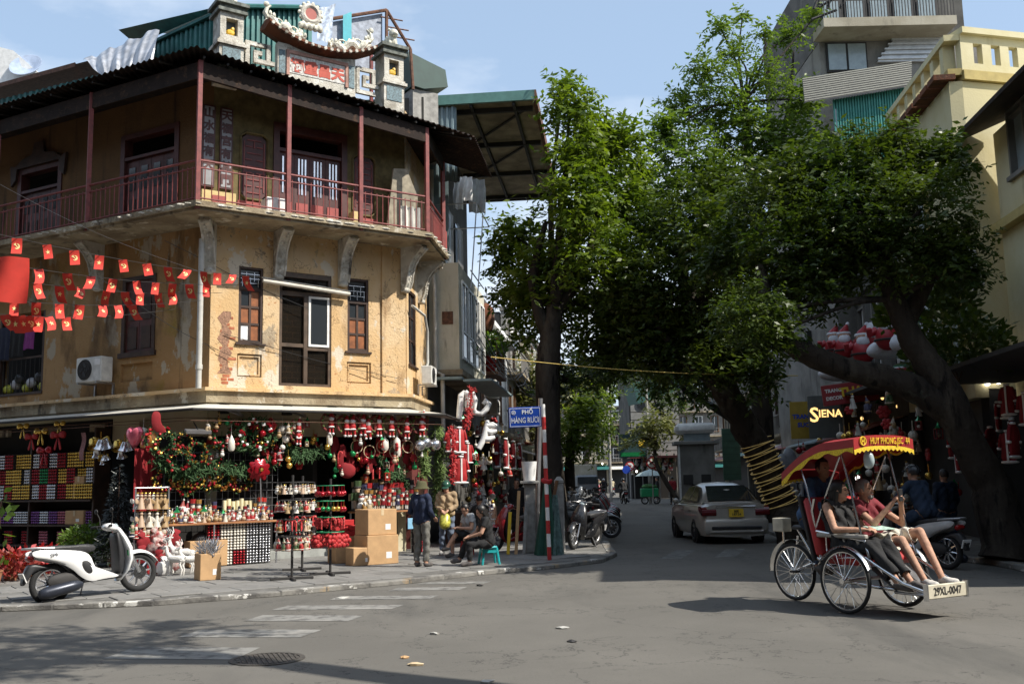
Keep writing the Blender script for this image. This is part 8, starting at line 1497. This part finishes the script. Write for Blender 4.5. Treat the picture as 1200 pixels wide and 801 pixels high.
def sit(h=.45, **k):
    d = dict(pelvis=(0, 0, h + .09), chest=(-.03, 0, h + .44), neck=(-.01, 0, h + .60), head=(.03, 0, h + .735), shL=(-.02, .18, h + .55), shR=(-.02, -.18, h + .55), elL=(.12, .24, h + .28), elR=(.12, -.24, h + .28), wrL=(.34, .15, h + .24), wrR=(.34, -.15, h + .24), hipL=(.02, .09, h + .08), hipR=(.02, -.09, h + .08), knL=(.43, .12, h + .07), knR=(.43, -.12, h + .07), anL=(.43, .12, .10), anR=(.43, -.12, .10), toL=(.58, .13, .04), toR=(.58, -.13, .04)); d.update(k); return d
for n_, c_ in (('navyshirt', (.012, .02, .05)), ('jeansgrey', (.14, .135, .12)), ('beige', (.34, .24, .14)), ('lightblue', (.30, .40, .55)), ('jeansblue', (.12, .15, .21)), ('blackwear', (.012, .012, .013)), ('greytee', (.33, .34, .35)), ('denim', (.045, .10, .20)), ('maroontee', (.16, .014, .022)), ('whiteshorts', (.66, .62, .53)), ('darkblue', (.015, .03, .06)), ('greenhelm', (.02, .07, .045)), ('greyhair', (.22, .21, .20)), ('redjacket', (.30, .02, .03)), ('tanwear', (.40, .34, .22)), ('turq', (.03, .30, .32)), ('orangewear', (.42, .14, .03)), ('shoe', (.10, .09, .085)), ('shoewhite', (.55, .52, .48)), ('blackhelm', (.02, .02, .022)), ('whitehelm', (.6, .6, .58))): mat(n_, c_, .85 if 'helm' not in n_ else .25, var=.22, scale=14, bump=.3 if 'helm' not in n_ else 0)
SLV = [('torso', 0, 1), ('uarm', 0, 1), ('farm', 0, .93)]; TEE = [('torso', 0, 1), ('uarm', 0, .55)]; PANTS = [('thigh', 0, 1), ('shin', 0, .96)]; SHOE = [('foot', 0, 1)]
def up(p, m_='navyshirt', l='jeansgrey', s='shoe', top=SLV, leg=PANTS): return [('shirt', m_, top, .014), ('trousers', l, leg, .020), ('shoes', s, SHOE, .010)]
# man in the bucket hat, seen from behind
p = G(494, 664, .08); person('person', 'man in navy shirt and olive bucket hat standing at the nutcracker table', T(p.x, p.y, .086) @ RZ(62) @ S(.93), stand(wrL=(.20, .16, 1.0), elL=(-.02, .25, 1.10), wrR=(.18, -.20, .98), elR=(-.04, -.25, 1.10), look=(10, 8)), up(0), .014, ('short', 'hairblack'), hat='bucket')
p = G(524, 650, .08); person('person', 'woman in beige jacket and dark green helmet holding a yellow bag', T(p.x, p.y, .086) @ RZ(-95) @ S(.93), stand(elL=(.02, .23, 1.13), elR=(.02, -.23, 1.13), wrL=(.24, .06, 1.02), wrR=(.24, -.06, 1.02), head=(.04, 0, 1.56), look=(0, 22)), [('shirt', 'lightblue', [('torso', 0, 1)], .008), ('jacket', 'beige', SLV, .02), ('trousers', 'jeansblue', PANTS, .022), ('shoes', 'shoewhite', SHOE, .012)], .014, ('long', 'hairblack', .22), hat='helmet:greenhelm')
tag(MB(T(p.x, p.y, .086) @ RZ(-95) @ S(.93) @ T(.27, .0, .78)).pillow([(-.03, .2), (-.16, .0), (-.18, -.14), (0, -.2), (.18, -.14), (.16, .0), (.03, .2)], .13, edge=.3).build('plastic_bag', mat('yellowbag', (.42, .40, .06), .35, var=.5, scale=18), smooth=True), 'bulging yellow green plastic bag held by the helmeted woman', 'bag')
# people sitting low on stools
p = G(573, 662, .08); person('person', 'woman in black with long dark hair sitting on the turquoise stool', T(p.x, p.y, .086) @ RZ(195) @ S(.92), sit(.36, chest=(.06, 0, .80), neck=(.10, 0, .95), head=(.15, 0, 1.08), shL=(.09, .17, .91), shR=(.09, -.17, .91), wrL=(.42, .06, .58), wrR=(.42, -.06, .58), elL=(.2, .22, .66), elR=(.2, -.22, .66), anR=(.60, -.1, .14), toR=(.75, -.1, .1), knR=(.42, -.1, .50), look=(0, 25)), [('shirt', 'blackwear', TEE, .014), ('trousers', 'blackwear', PANTS, .018), ('shoes', 'shoe', SHOE, .01)], .014, ('long', 'hairblack', .25))
p = G(552, 652, .08); person('person', 'person in grey T-shirt sitting with crossed legs beside the black clad woman', T(p.x, p.y, .086) @ RZ(215) @ S(.9), sit(.38, chest=(.05, 0, .82), neck=(.08, 0, .97), head=(.14, 0, 1.09), shL=(.07, .17, .93), shR=(.07, -.17, .93), wrL=(.40, .04, .68), wrR=(.38, -.02, .68), knL=(.40, .02, .56), anL=(.62, -.02, .26), toL=(.74, -.03, .2), look=(0, 28)), [('shirt', 'greytee', TEE, .016), ('shorts', 'blackwear', [('thigh', 0, 1)], .022), ('shoes', 'shoe', SHOE, .01)], .014, ('short', 'hairblack'))
p = G(563, 640, .08); person('person', 'person in black T-shirt sitting behind the grey shirted one', T(p.x, p.y, .086) @ RZ(120) @ S(.95), sit(.42, look=(0, 10)), up(0, 'blackwear', 'blackwear', top=TEE), .02, ('short', 'hairblack'), fingers=False)
p = G(607, 632, .08); person('person', 'small dark hooded person standing among the street stall goods', T(p.x, p.y, .086) @ RZ(-100) @ S(.95), stand(), up(0, 'blackwear', 'blackwear'), .02, ('short', 'hairblack'), fingers=False)
def stool(M, lab, m):
    t_ = thing('plastic_stool', lab, 'stool', M); MB().rbox(-.15, .15, -.15, .15, .32, .36, .015).build('seat', m, t_, smooth=True)
    for a in (-1, 1):
        for b in (-1, 1): MB().tube([(a * .13, b * .13, .325), (a * .175, b * .175, .0)], [.028, .022], 6).build('leg', m, t_)
        MB().cb((a * .148, 0, .26), (.018, .26, .05)).build('rail', m, t_); MB().cb((0, a * .148, .26), (.26, .018, .05)).build('rail', m, t_)
    return t_
p = G(573, 661, .08); stool(T(p.x, p.y, .086) @ RZ(15) @ S(.95), 'turquoise plastic stool under the woman in black', MATS['teal']); tbk = MB(T(0, 0, 0)); 
p = G(552, 651, .08); stool(T(p.x, p.y, .086) @ RZ(35), 'red plastic stool under the grey shirted person', MATS['red']); p = G(563, 639, .08); stool(T(p.x, p.y, .086) @ RZ(5) @ S(1.1), 'dark blue plastic stool behind the turquoise one', MATS['blue'])
# cyclo people (frame CM: x forward)
K = 1.10
def cpose(y, seat=.70, **k):
    b = dict(pelvis=(-.20, y, seat + .09), chest=(-.30, y, seat + .43), neck=(-.30, y, seat + .60), head=(-.26, y, seat + .74), shL=(-.30, y + .19, seat + .55), shR=(-.30, y - .19, seat + .55), elL=(-.14, y + .25, seat + .28), elR=(-.14, y - .25, seat + .28), wrL=(.08, y + .14, seat + .22), wrR=(.08, y - .14, seat + .22), hipL=(-.16, y + .09, seat + .08), hipR=(-.16, y - .09, seat + .08), knL=(.30, y + .11, seat + .08), knR=(.30, y - .11, seat + .08), anL=(.62, y + .11, .40), anR=(.62, y - .11, .40), toL=(.78, y + .12, .35), toR=(.78, y - .12, .35)); b.update(k); return b
yw, ym = -.23, .23
person('person', 'woman passenger in sleeveless black dress with dark hair in the cyclo', CM, cpose(yw, look=(35, 0), wrL=(.12, yw + .08, .98), wrR=(.14, yw - .06, .98)), [('dress', 'blackwear', [('torso', 0, 1), ('thigh', 0, 1), ('shin', 0, .82)], .030), ('shoes', 'shoe', SHOE, .008)], .011, ('long', 'hairblack', .08), skin='skin')
person('person', 'grey bearded man passenger in maroon T-shirt and white shorts raising a phone', CM, cpose(ym, look=(20, -5), elL=(.06, ym + .28, 1.02), elR=(.04, ym - .22, 1.04), wrL=(.20, ym + .10, 1.28), wrR=(.20, ym - .06, 1.28), hdL=(.3, -.5, .8), hdR=(.3, .5, .8), knL=(.36, ym + .20, .93), anL=(.68, ym + .13, .42), toL=(.85, ym + .14, .37), knR=(.33, ym - .1, .84)), [('t_shirt', 'maroontee', TEE, .02), ('shorts', 'whiteshorts', [('thigh', 0, .86)], .032), ('shoes', 'shoewhite', SHOE, .012)], .011, ('grey', 'greyhair'), skin='skin', beard='greyhair')
tag(MB(CM @ T(.27, ym + .02, 1.38) @ RZ(8)).rbox(-.006, .006, -.04, .04, -.075, .075, .004).build('phone', MATS['blackplastic']), 'small black phone held up by the bearded cyclo passenger', 'phone')
tag(MB(CM @ T(.12, -.0, .985) @ RY(8)).rbox(-.11, .11, -.16, .16, 0, .012, .003).build('map_leaflet', mat('leaflet', (.42, .58, .50), .6, var=.5, scale=25)), 'folded pale green map lying on the passengers laps', 'map')
person('person', 'cyclo driver in blue denim jacket standing on the pedals behind the seat', CM @ T(-.88, 0, .06), dict(pelvis=(-.10, 0, 1.03), chest=(.06, 0, 1.38), neck=(.12, 0, 1.53), head=(.17, 0, 1.66), shL=(.10, .19, 1.48), shR=(.10, -.19, 1.48), elL=(.22, .27, 1.26), elR=(.22, -.27, 1.26), wrL=(.40, .25, 1.12), wrR=(.40, -.25, 1.12), hipL=(-.08, .09, 1.0), hipR=(-.08, -.09, 1.0), knL=(.16, .11, .62), knR=(.24, -.11, .74), anL=(-.1, .15, .36), anR=(.12, -.15, .44), toL=(.05, .16, .34), toR=(.27, -.16, .41), look=(-10, 0)), up(0, 'denim', 'darkblue'), .014, ('short', 'hairblack'), skin='skindark')
tag(MB(CM @ T(-.86, -.20, 1.36) @ RZ(10)).grid(lambda u, v: (.02 * math.sin(u * 8), -.09 + .18 * u, .18 - .4 * v), 8, 5).build('towel', mat('paletowel', (.55, .62, .68), .9), smooth=True), 'pale towel over the cyclo driver shoulder', 'towel')
# rider and pedestrians on the right
def rider(M, lab, paint, coat, helm, leg='darkblue', blab='', vox=.022, plate=None):
    b_ = scooter(M, blab, paint, 'ridden motorbikes', vox < .02, 'motorbike', plate); return b_, person('person', lab, M, dict(pelvis=(-.30, 0, .90), chest=(-.16, 0, 1.24), neck=(-.12, 0, 1.40), head=(-.07, 0, 1.53), shL=(-.13, .20, 1.35), shR=(-.13, -.20, 1.35), elL=(.02, .30, 1.16), elR=(.02, -.30, 1.16), wrL=(.15, .30, 1.05), wrR=(.15, -.30, 1.05), hipL=(-.26, .1, .88), hipR=(-.26, -.1, .88), knL=(.12, .17, .76), knR=(.12, -.17, .76), anL=(.02, .16, .37), anR=(.02, -.16, .37), toL=(.17, .17, .33), toR=(.17, -.17, .33)), up(0, coat, leg), vox, ('short', 'hairblack'), vox < .02, hat='helmet:' + helm, group='riders on the street')
p = G(1112, 668); rider(T(p.x - .25, p.y + .75, 0) @ RZ(118) @ S(1.06), 'rider in dark blue jacket with pale band stopped behind the cyclo', mat('palepaint', (.45, .45, .44), .3, coat=.4), 'darkblue', 'blackhelm', 'darkblue', 'silver tailed motorbike with white plate behind the cyclo', .018, '29-H1')
p = G(1130, 655); person('person', 'dim figure in dark blue shirt standing between motorbike and big trunk', T(p.x, p.y + .6, 0) @ RZ(100), stand(), up(0, 'darkblue', 'darkblue'), .02, ('short', 'hairblack'), fingers=False)
FARR = [(731, 590, 95, black_p, 'blackwear', 'blackhelm', 'black clad rider alone mid street'), (708, 583, 85, black_p, 'blackwear', 'whitehelm', 'black clad rider in white helmet beside the tan rider'), (717, 581, 95, redp, 'tanwear', 'whitehelm', 'tan clad rider between two black riders'), (696, 578, -85, redp, 'orangewear', 'blackhelm', 'orange clad rider coming along the left kerb'), (702, 578.5, -95, redp, 'tanwear', 'blackhelm', 'pale clad rider coming beside the orange one'), (660, 574, -80, white_p, 'turq', 'blackhelm', 'turquoise clad rider coming past the parked scooters'), (745, 577, 60, white_p, 'tanwear', 'whitehelm', 'pale rider stopping near the umbrella')]
RD = []
for px, py, rz, pm, ct, hl, lab in FARR: p = G(px, py); RD += [rider(T(p.x, p.y, 0) @ RZ(rz), lab, pm, ct, hl, 'blackwear', 'motorbike under the ' + lab, .03)]
for k, (px, py, rz) in enumerate(((690, 580, 90), (701, 574, -90), (712, 575, 90), (722, 574, 85), (682, 574, -90), (736, 573, 95), (727, 570.5, 90), (706, 570.5, -90), (694, 571, -90), (716, 569.5, 90), (745, 571, 90), (675, 579, -85))):
    p = G(px, py)
    for j in (0, 1): copy_tree(RD[(k * 3 + 1) % 7][j], T(p.x, p.y, 0) @ RZ(rz), None, ('small motorbike far off in the street traffic', 'small rider far off in the street traffic')[j])
for px, py, rz, ct, lg_, lab in [(789, 591, 100, 'redjacket', 'blackwear', 'pedestrian in red jacket walking by the kerb near the kiosk'), (771, 588, 170, 'blackwear', 'blackwear', 'vendor in black standing under the pale umbrella'), (753, 581, -60, 'tanwear', 'tanwear', 'pedestrian in cream clothes beside the umbrella'), (684, 577, 20, 'blackwear', 'jeansblue', 'dark clad pedestrian on the far left pavement'), (738, 577, -30, 'whitehelm', 'jeansblue', 'pale shirted pedestrian at the far crossing'), (670, 590, 30, 'greytee', 'jeansgrey', 'grey clad pedestrian wearing a pale hat between parked scooters')]: p = G(px, py); person('person', lab, T(p.x, p.y, 0) @ RZ(rz), stand(), up(0, ct, lg_), .03, ('short', 'hairblack'), False)
# ================================================================ signs, poles, flags, wires and small street things
p = G(644, 656, .08); sp_ = thing('street_sign', 'blue street name sign PHỐ HÀNG RƯƠI on a red and white pole', 'street sign', T(p.x, p.y, .086) @ RZ(-4) @ RY(-1.0)); zt = P(640, 473, p.y).z - .09
n = 12
for k in range(n): MB().cyl((0, 0, zt * k / n), (0, 0, zt * (k + 1) / n), .042, n=12).build('pole_band', MATS['white_paint'] if k % 2 == (n - 1) % 2 else mat('signpolered', (.5, .03, .03), .5), sp_, smooth=True)
zs = P(620, 488, p.y).z - .086; sgn = MB().rbox(-.70, -.045, -.02, .02, zs - .205, zs + .205, .008).build('sign_plate', mat('signblueplate', (.012, .06, .36), .35), sp_); wl = mat('signwhite', (.75, .77, .8), .4)
for q in ((-.68, -.065, zs - .185, zs - .175), (-.68, -.065, zs + .175, zs + .185), (-.68, -.67, zs - .175, zs + .175), (-.075, -.065, zs - .175, zs + .175)): MB().box(q[0], q[1], -.0225, -.0205, q[2], q[3]).build('border_line', wl, sgn)
text('PHỐ', .115, wl, sgn, T(-.32, -.024, zs + .10), bold=.003, ext=.001); text('HÀNG RƯƠI', .155, wl, sgn, T(-.37, -.024, zs - .065), bold=.001, ext=.001, sx=.66); MB().torus((-.60, -.022, zs + .10), .04, .006, 16, 4).torus((-.60, -.022, zs + .10), .018, .006, 12, 4).build('emblem', wl, sgn)
tag(MB(T(p.x, p.y, 1.62)).pillow([(-.16, .02), (-.08, .09), (.0, .03), (.1, .06), (.08, -.05), (-.04, -.06)], .06).build('red_cloth', MATS['red'], smooth=True), 'red rag tied round the striped sign pole', 'cloth')
# concrete bollard with bucket, green net bundle, leaning pole and planks
q = G(624, 650, .08); bl = thing('concrete_post', 'short grey concrete post behind the striped sign pole', 'post', T(q.x + .62, q.y + .4, .08)); MB().rbox(-.1, .1, -.1, .1, 0, 1.5, .03).build('shaft', MATS['concrete'], bl); MB().lathe([(.14, 1.5), (.14, 1.56), (.05, 1.64)], 4, RZ(45)).build('cap', MATS['concrete'], bl)
bl2 = thing('concrete_post', 'short grey concrete post carrying the white bucket', 'post', T(q.x - .02, q.y + .55, .08)); MB().rbox(-.12, .12, -.12, .12, 0, 1.5, .03).build('shaft', MATS['concrete'], bl2); MB().rbox(-.21, .21, -.21, .21, 1.5, 1.56, .01).build('cap', MATS['concrete'], bl2)
tag(MB(T(q.x - .02, q.y + .55, 1.642)).lathe([(.13, 0), (.17, .42), (.16, .42), (.12, .02), (.001, .02)], 16).build('bucket', MATS['white'], smooth=True), 'white plastic bucket standing on the concrete post', 'bucket')
tag(MB(T(q.x + .1, q.y + .9, .08)).cyl((0, 0, 0), (.18, 0, 3.4), .05, n=10).build('leaning_pole', MATS['steel'], smooth=True), 'pale metal pole leaning behind the street sign', 'pole')
rd = random.Random(6)
for k, (dx_, m, r_, h_, lab) in enumerate(((.30, 'netgreen', .2, 1.55, 'folded dark green market umbrella leaning on the sign pole'), (.46, 'netteal', .16, 1.25, 'bundle of grey green netting beside the folded umbrella'))):
    mat('netgreen', (.015, .07, .045), .8); mat('netteal', (.10, .16, .15), .85, var=.4, scale=12); pts = []
    tag(MB(T(q.x + dx_, q.y - .05, .084)).grid(lambda u, v: ((lambda a, rr: (rr * math.cos(a) + .05 * v, rr * math.sin(a), h_ * v))(u * 6.283, r_ * (1.1 - .85 * v) * (1 + .25 * math.sin(u * 6.283 * 7)))), 56, 9, True).build('folded_umbrella' if k == 0 else 'net_bundle', MATS[m], smooth=True), lab, 'umbrella' if k == 0 else 'netting')
for k, (dx_, m, h_, lab) in enumerate(((-.62, 'yellow', .9, 'narrow yellow plank standing by the red scooter'), (-.45, 'card', 1.35, 'brown plank leaning beside the yellow one'), (-.28, 'concrete', 1.1, 'grey board leaning beside the brown plank'), (.12, 'wood', 1.6, 'slanting wooden pole against the bucket post'))): tag(MB(T(q.x + dx_ + .1, q.y + .3, .084) @ RY(4 + 3 * (k == 3) * 3)).rbox(-.035, .035, -.02, .02, 0, h_, .006).build('plank', MATS[m]), lab, 'plank')
# flag lines
flagred = mat('flagred', (.62, .045, .03), .8, var=.1); mat('flagyellow', (.85, .70, .30), .7)
def star(r_, y, cx=0, cz=0): 
    pts = []
    for k in range(10): a = math.pi / 2 + k * math.pi / 5; rr = r_ if k % 2 == 0 else r_ * .4; pts.append((cx + rr * math.cos(a), cz + rr * math.sin(a)))
    return pts
def flag_mesh(kind, bend, wv):
    mb = MB(); w_, h_ = .20, .30; B = lambda x, z: .06 * math.sin(wv + z * 9) * (-z / h_) + bend * (-z) ** 1.0 * .8
    mb.grid(lambda u, v: ((u - .5) * w_ + .15 * bend * v * v, B(0, -h_ * v), -h_ * v), 4, 7); mb.c = 1; cz = -.15; x0 = .15 * bend * .25
    for y in (-.006, .006):
        if kind == 'star': mb.add([(x0 + x, B(0, z) + y, z) for x, z in star(.055, 0, 0, cz)] + [(x0, B(0, cz) + y, cz)], [(k, (k + 1) % 10, 10) for k in range(10)])
        else:
            n = 9; vs = [];
            for k in range(n): a = -2.3 + 3.9 * k / (n - 1); ww = .013 * math.sin(math.pi * (k + .5) / n) + .003; vs += [(x0 + (.045 + ww) * math.cos(a), 0, cz + (.045 + ww) * math.sin(a)), (x0 + (.045 - ww) * math.cos(a), 0, cz + (.045 - ww) * math.sin(a))]
            mb.add([(x, B(0, z) + y, z) for x, _, z in vs], [(2 * k, 2 * k + 2, 2 * k + 3, 2 * k + 1) for k in range(n - 1)])
            for (ax, az, bx, bz, t0) in ((-.035, .035, .04, -.045, .008), (-.055, .025, -.02, .055, .012)):
                d = Vector((bx - ax, bz - az)).normalized(); nn = Vector((-d.y, d.x)) * t0; mb.add([(x0 + x, B(0, cz + z) + y, cz + z) for x, z in ((ax + nn.x, az + nn.y), (ax - nn.x, az - nn.y), (bx - nn.x, bz - nn.y), (bx + nn.x, bz + nn.y))], [(0, 1, 2, 3)])
    return mb.mesh('pennant_flag', [flagred, MATS['flagyellow']], True)
FM = {(k, b): flag_mesh(k, (b - 1.0) * .75, b * 2.0) for k in ('star', 'sickle') for b in range(4)}
LN = [((-30, 268, 12.6), (310, 325, 19.0), [(20, 's'), (55, 't'), (87, 's'), (117, 't'), (144, 's'), (172, 't'), (197, 's'), (220, 's'), (239, 's'), (255, 't'), (273, 's'), (288, 't')], 'top'),
      ((-30, 304, 12.8), (285, 334, 18.6), [(45, 't'), (79, 's'), (107, 't'), (133, 's'), (160, 't'), (183, 't'), (203, 't'), (222, 's'), (242, 't')], 'second'),
      ((-30, 322, 13.0), (260, 343, 18.2), [(44, 's'), (70, 't'), (95, 's'), (126, 't'), (147, 't'), (165, 's'), (186, 't'), (201, 's')], 'third'),
      ((-30, 348, 13.2), (235, 352, 17.5), [(17, 't'), (43, 's'), (70, 't'), (94, 's'), (120, 't'), (138, 't'), (156, 's')], 'fourth'),
      ((-30, 366, 13.2), (205, 362, 17.0), [(6, 's'), (24, 't'), (32, 's'), (46, 't'), (57, 't'), (78, 's'), (16, 't')], 'lowest')]
rd = random.Random(12)
for (a, b, fl_, nm) in LN:
    A_, B_ = P(*a), P(*b); ws = []
    for k in range(25): f = k / 24; ws.append(A_.lerp(B_, f) + Vector((0, 0, -.10 * math.sin(f * math.pi))))
    tag(MB().tube(ws, .005, 4).build('flag_string', MATS['dark']), 'thin %s string of the red pennant lines' % nm, 'string')
    for px, kd_ in fl_:
        lo, hi = 0., 1.
        for _ in range(30):
            m = (lo + hi) / 2; w_ = A_.lerp(B_, m) - Vector((0, 0, CAM_H)); q_ = C3.transposed() @ w_; x = 600 - q_.x / q_.z * FPX
            if x < px: lo = m
            else: hi = m
        pt = A_.lerp(B_, lo) + Vector((0, 0, -.10 * math.sin(lo * math.pi))); bb = rd.randint(0, 3) if nm != 'top' or px > 160 else 1
        put(FM[('star' if kd_ == 't' else 'sickle', bb)], T(pt) @ RZ(rd.uniform(15, 50) if nm != 'top' else 18) @ RY(rd.uniform(-14, 14)) @ S(rd.uniform(.58, .70), .8, rd.uniform(.66, .78)), 'small red pennant with yellow %s on the %s string' % ('star' if kd_ == 't' else 'hammer and sickle', nm), 'flag', 'pennants on the %s string' % nm)
a = P(-24, 300, 11.2); bgf = thing('national_flag', 'large plain red flag with part of a yellow star at the pennant lines', 'flag', T(a)); MB().grid(lambda u, v: (.56 * u, .05 * math.sin(u * 7 + v * 2), -.53 * v - .03 * u), 18, 12).build('flag_cloth', flagred, bgf, smooth=True); MB().add([(x + .10, .05 * math.sin((x + .1) / .56 * 7 + .3) - .02, z) for x, z in star(.15, 0, .0, -.06)] , [(0, 1, 9), (1, 2, 3), (3, 4, 5), (5, 6, 7), (7, 8, 9), (1, 3, 5, 7, 9)]).build('star', MATS['flagyellow'], bgf)
# yellow rope, overhead wires
A_, B_ = P(575, 418, 24), P(935, 440, 24.5); tag(MB().tube([A_.lerp(B_, k / 20) + Vector((0, 0, -.12 * math.sin(k / 20 * math.pi))) for k in range(21)], .011, 5).build('rope', mat('ropeyellow', (.62, .45, .12), .8)), 'yellow rope strung across the street between the trees', 'rope')
for k, (a, b) in enumerate((((-20, 205, 19), (240, 320, 19.5)), ((545, 430, 26), (790, 395, 60)))):
    A_, B_ = P(*a), P(*b); tag(MB().tube([A_.lerp(B_, i / 16) + Vector((0, 0, -.15 * math.sin(i / 16 * math.pi))) for i in range(17)], .004, 4).build('wire', MATS['steel']), ['thin pale cable running down to the house corner', 'thin overhead cable crossing the street'][k], 'cable')
for k in range(9):
    A_, B_ = FS @ Vector((2.5, -1.2 - .1 * k, 5.2 + .12 * (k % 4))), FS @ Vector((40, -1.6, 5.6 + .15 * (k % 5))); tag(MB().tube([A_.lerp(B_, i / 16) + Vector((0, 0, -(.3 + .06 * k) * abs(math.sin(i / 16 * math.pi * 4)))) for i in range(17)], .012, 4).build('wire', MATS['black']), 'black power cable in the bundle along the left facades', 'cable', 'cables along the left facades')
# street furniture far along the street
for k, (px, py, Y, h_) in enumerate(((762, 580, 66, 14.0), (716, 577, 72, 9.5))):
    b0 = P(px, py, Y); t = thing('street_lamp', ['tall grey lamp post by the no turning sign', 'grey lamp post with curved arm on the far left kerb'][k], 'street lamp', T(b0.x, Y, 0)); MB().cyl((0, 0, 0), (0, 0, h_), .11, .07, 8).build('post', MATS['concrete'], t, smooth=True); MB().tube([(0, 0, h_ - .3), (-.8, 0, h_ + .3), (-2.2, 0, h_ + .5)], .05, 6).build('arm', MATS['concrete'], t, smooth=True); MB().ell((-2.5, 0, h_ + .48), (.4, .14, .09), 10, 6).build('lamp_head', MATS['white_paint'], t, smooth=True)
for k, (px, py, Y, c, lab) in enumerate(((764, 542, 62, 'r', 'round red rimmed no turning sign by the umbrella'), (738, 546, 76, 'r', 'round red rimmed sign on the far kerb beside the blue disc'), (734, 550, 75, 'b', 'round blue direction sign on the far kerb'))):
    p = P(px, py, Y); t = thing('traffic_sign', lab, 'traffic sign', T(p.x, Y, 0)); MB().cyl((0, 0, 0), (0, 0, p.z + .3), .035, n=8).build('pole', MATS['steel'], t); d = MB(T(0, -.06, p.z)).cyl((0, .02, 0), (0, 0, 0), .36 if c == 'r' else .3, n=24).build('disc', MATS['red' if c == 'r' else 'blue'], t)
    if c == 'r': MB(T(0, -.07, p.z)).cyl((0, .005, 0), (0, 0, 0), .27, n=24).build('face', MATS['white'], d); MB(T(0, -.08, p.z)).box(-.12, .12, -.003, .003, .02, .09).box(-.12, -.05, -.003, .003, -.12, .02).build('arrow', MATS['dark'], d); MB(T(0, -.085, p.z) @ RY(45)).box(-.27, .27, -.003, .003, -.03, .03).build('slash', MATS['red'], d)
p = G(763, 590); t = thing('parasol', 'pale round parasol over the vendor near the kiosk', 'umbrella', T(p.x, p.y, 0)); MB().cyl((0, 0, 0), (0, 0, 2.15), .02, n=6).build('pole', MATS['steel'], t); MB().lathe([(.95, 1.78), (.7, 1.95), (.35, 2.1), (.03, 2.2)], 10, cap=False).build('canopy', mat('parasol', (.40, .50, .50), .7), t)
t = thing('vendor_cart', 'small green vendor cart under the pale parasol', 'cart', T(p.x - .1, p.y - .5, 0)); MB().rbox(-.6, .5, -.35, .35, .45, 1.0, .04).build('box', MATS['plasticgreen'], t); MB().pillow([(-.6, 1.0), (.5, 1.0), (.4, 1.25), (-.4, 1.3)], .3).build('load', mat('greenload', (.10, .25, .10), .8, var=.5), t, smooth=True)
for x in (-.4, .35): wheel(t, (x, -.38, .25), .25, spokes=10)
p = P(686, 545, 85); t = thing('parked_truck', 'small white truck standing far down the street', 'truck', T(p.x, 85, 0)); MB().rbox(-1, 1, 0, 3.6, .7, 2.9, .06).build('cargo_box', MATS['creamfar'], t); MB().rbox(-.95, .95, -1.5, -.05, .5, 2.0, .15).build('cab', MATS['greypaint'], t); MB().box(-.8, .8, -1.52, -1.49, 1.25, 1.85).build('windscreen', MATS['glass'], t)
for x in (-.85, .85):
    for y in (-.8, 2.6): MB(T(x, y, .4)).cyl((-.1, 0, 0), (.1, 0, 0), .4, n=16).build('wheel', MATS['rubber'], t)
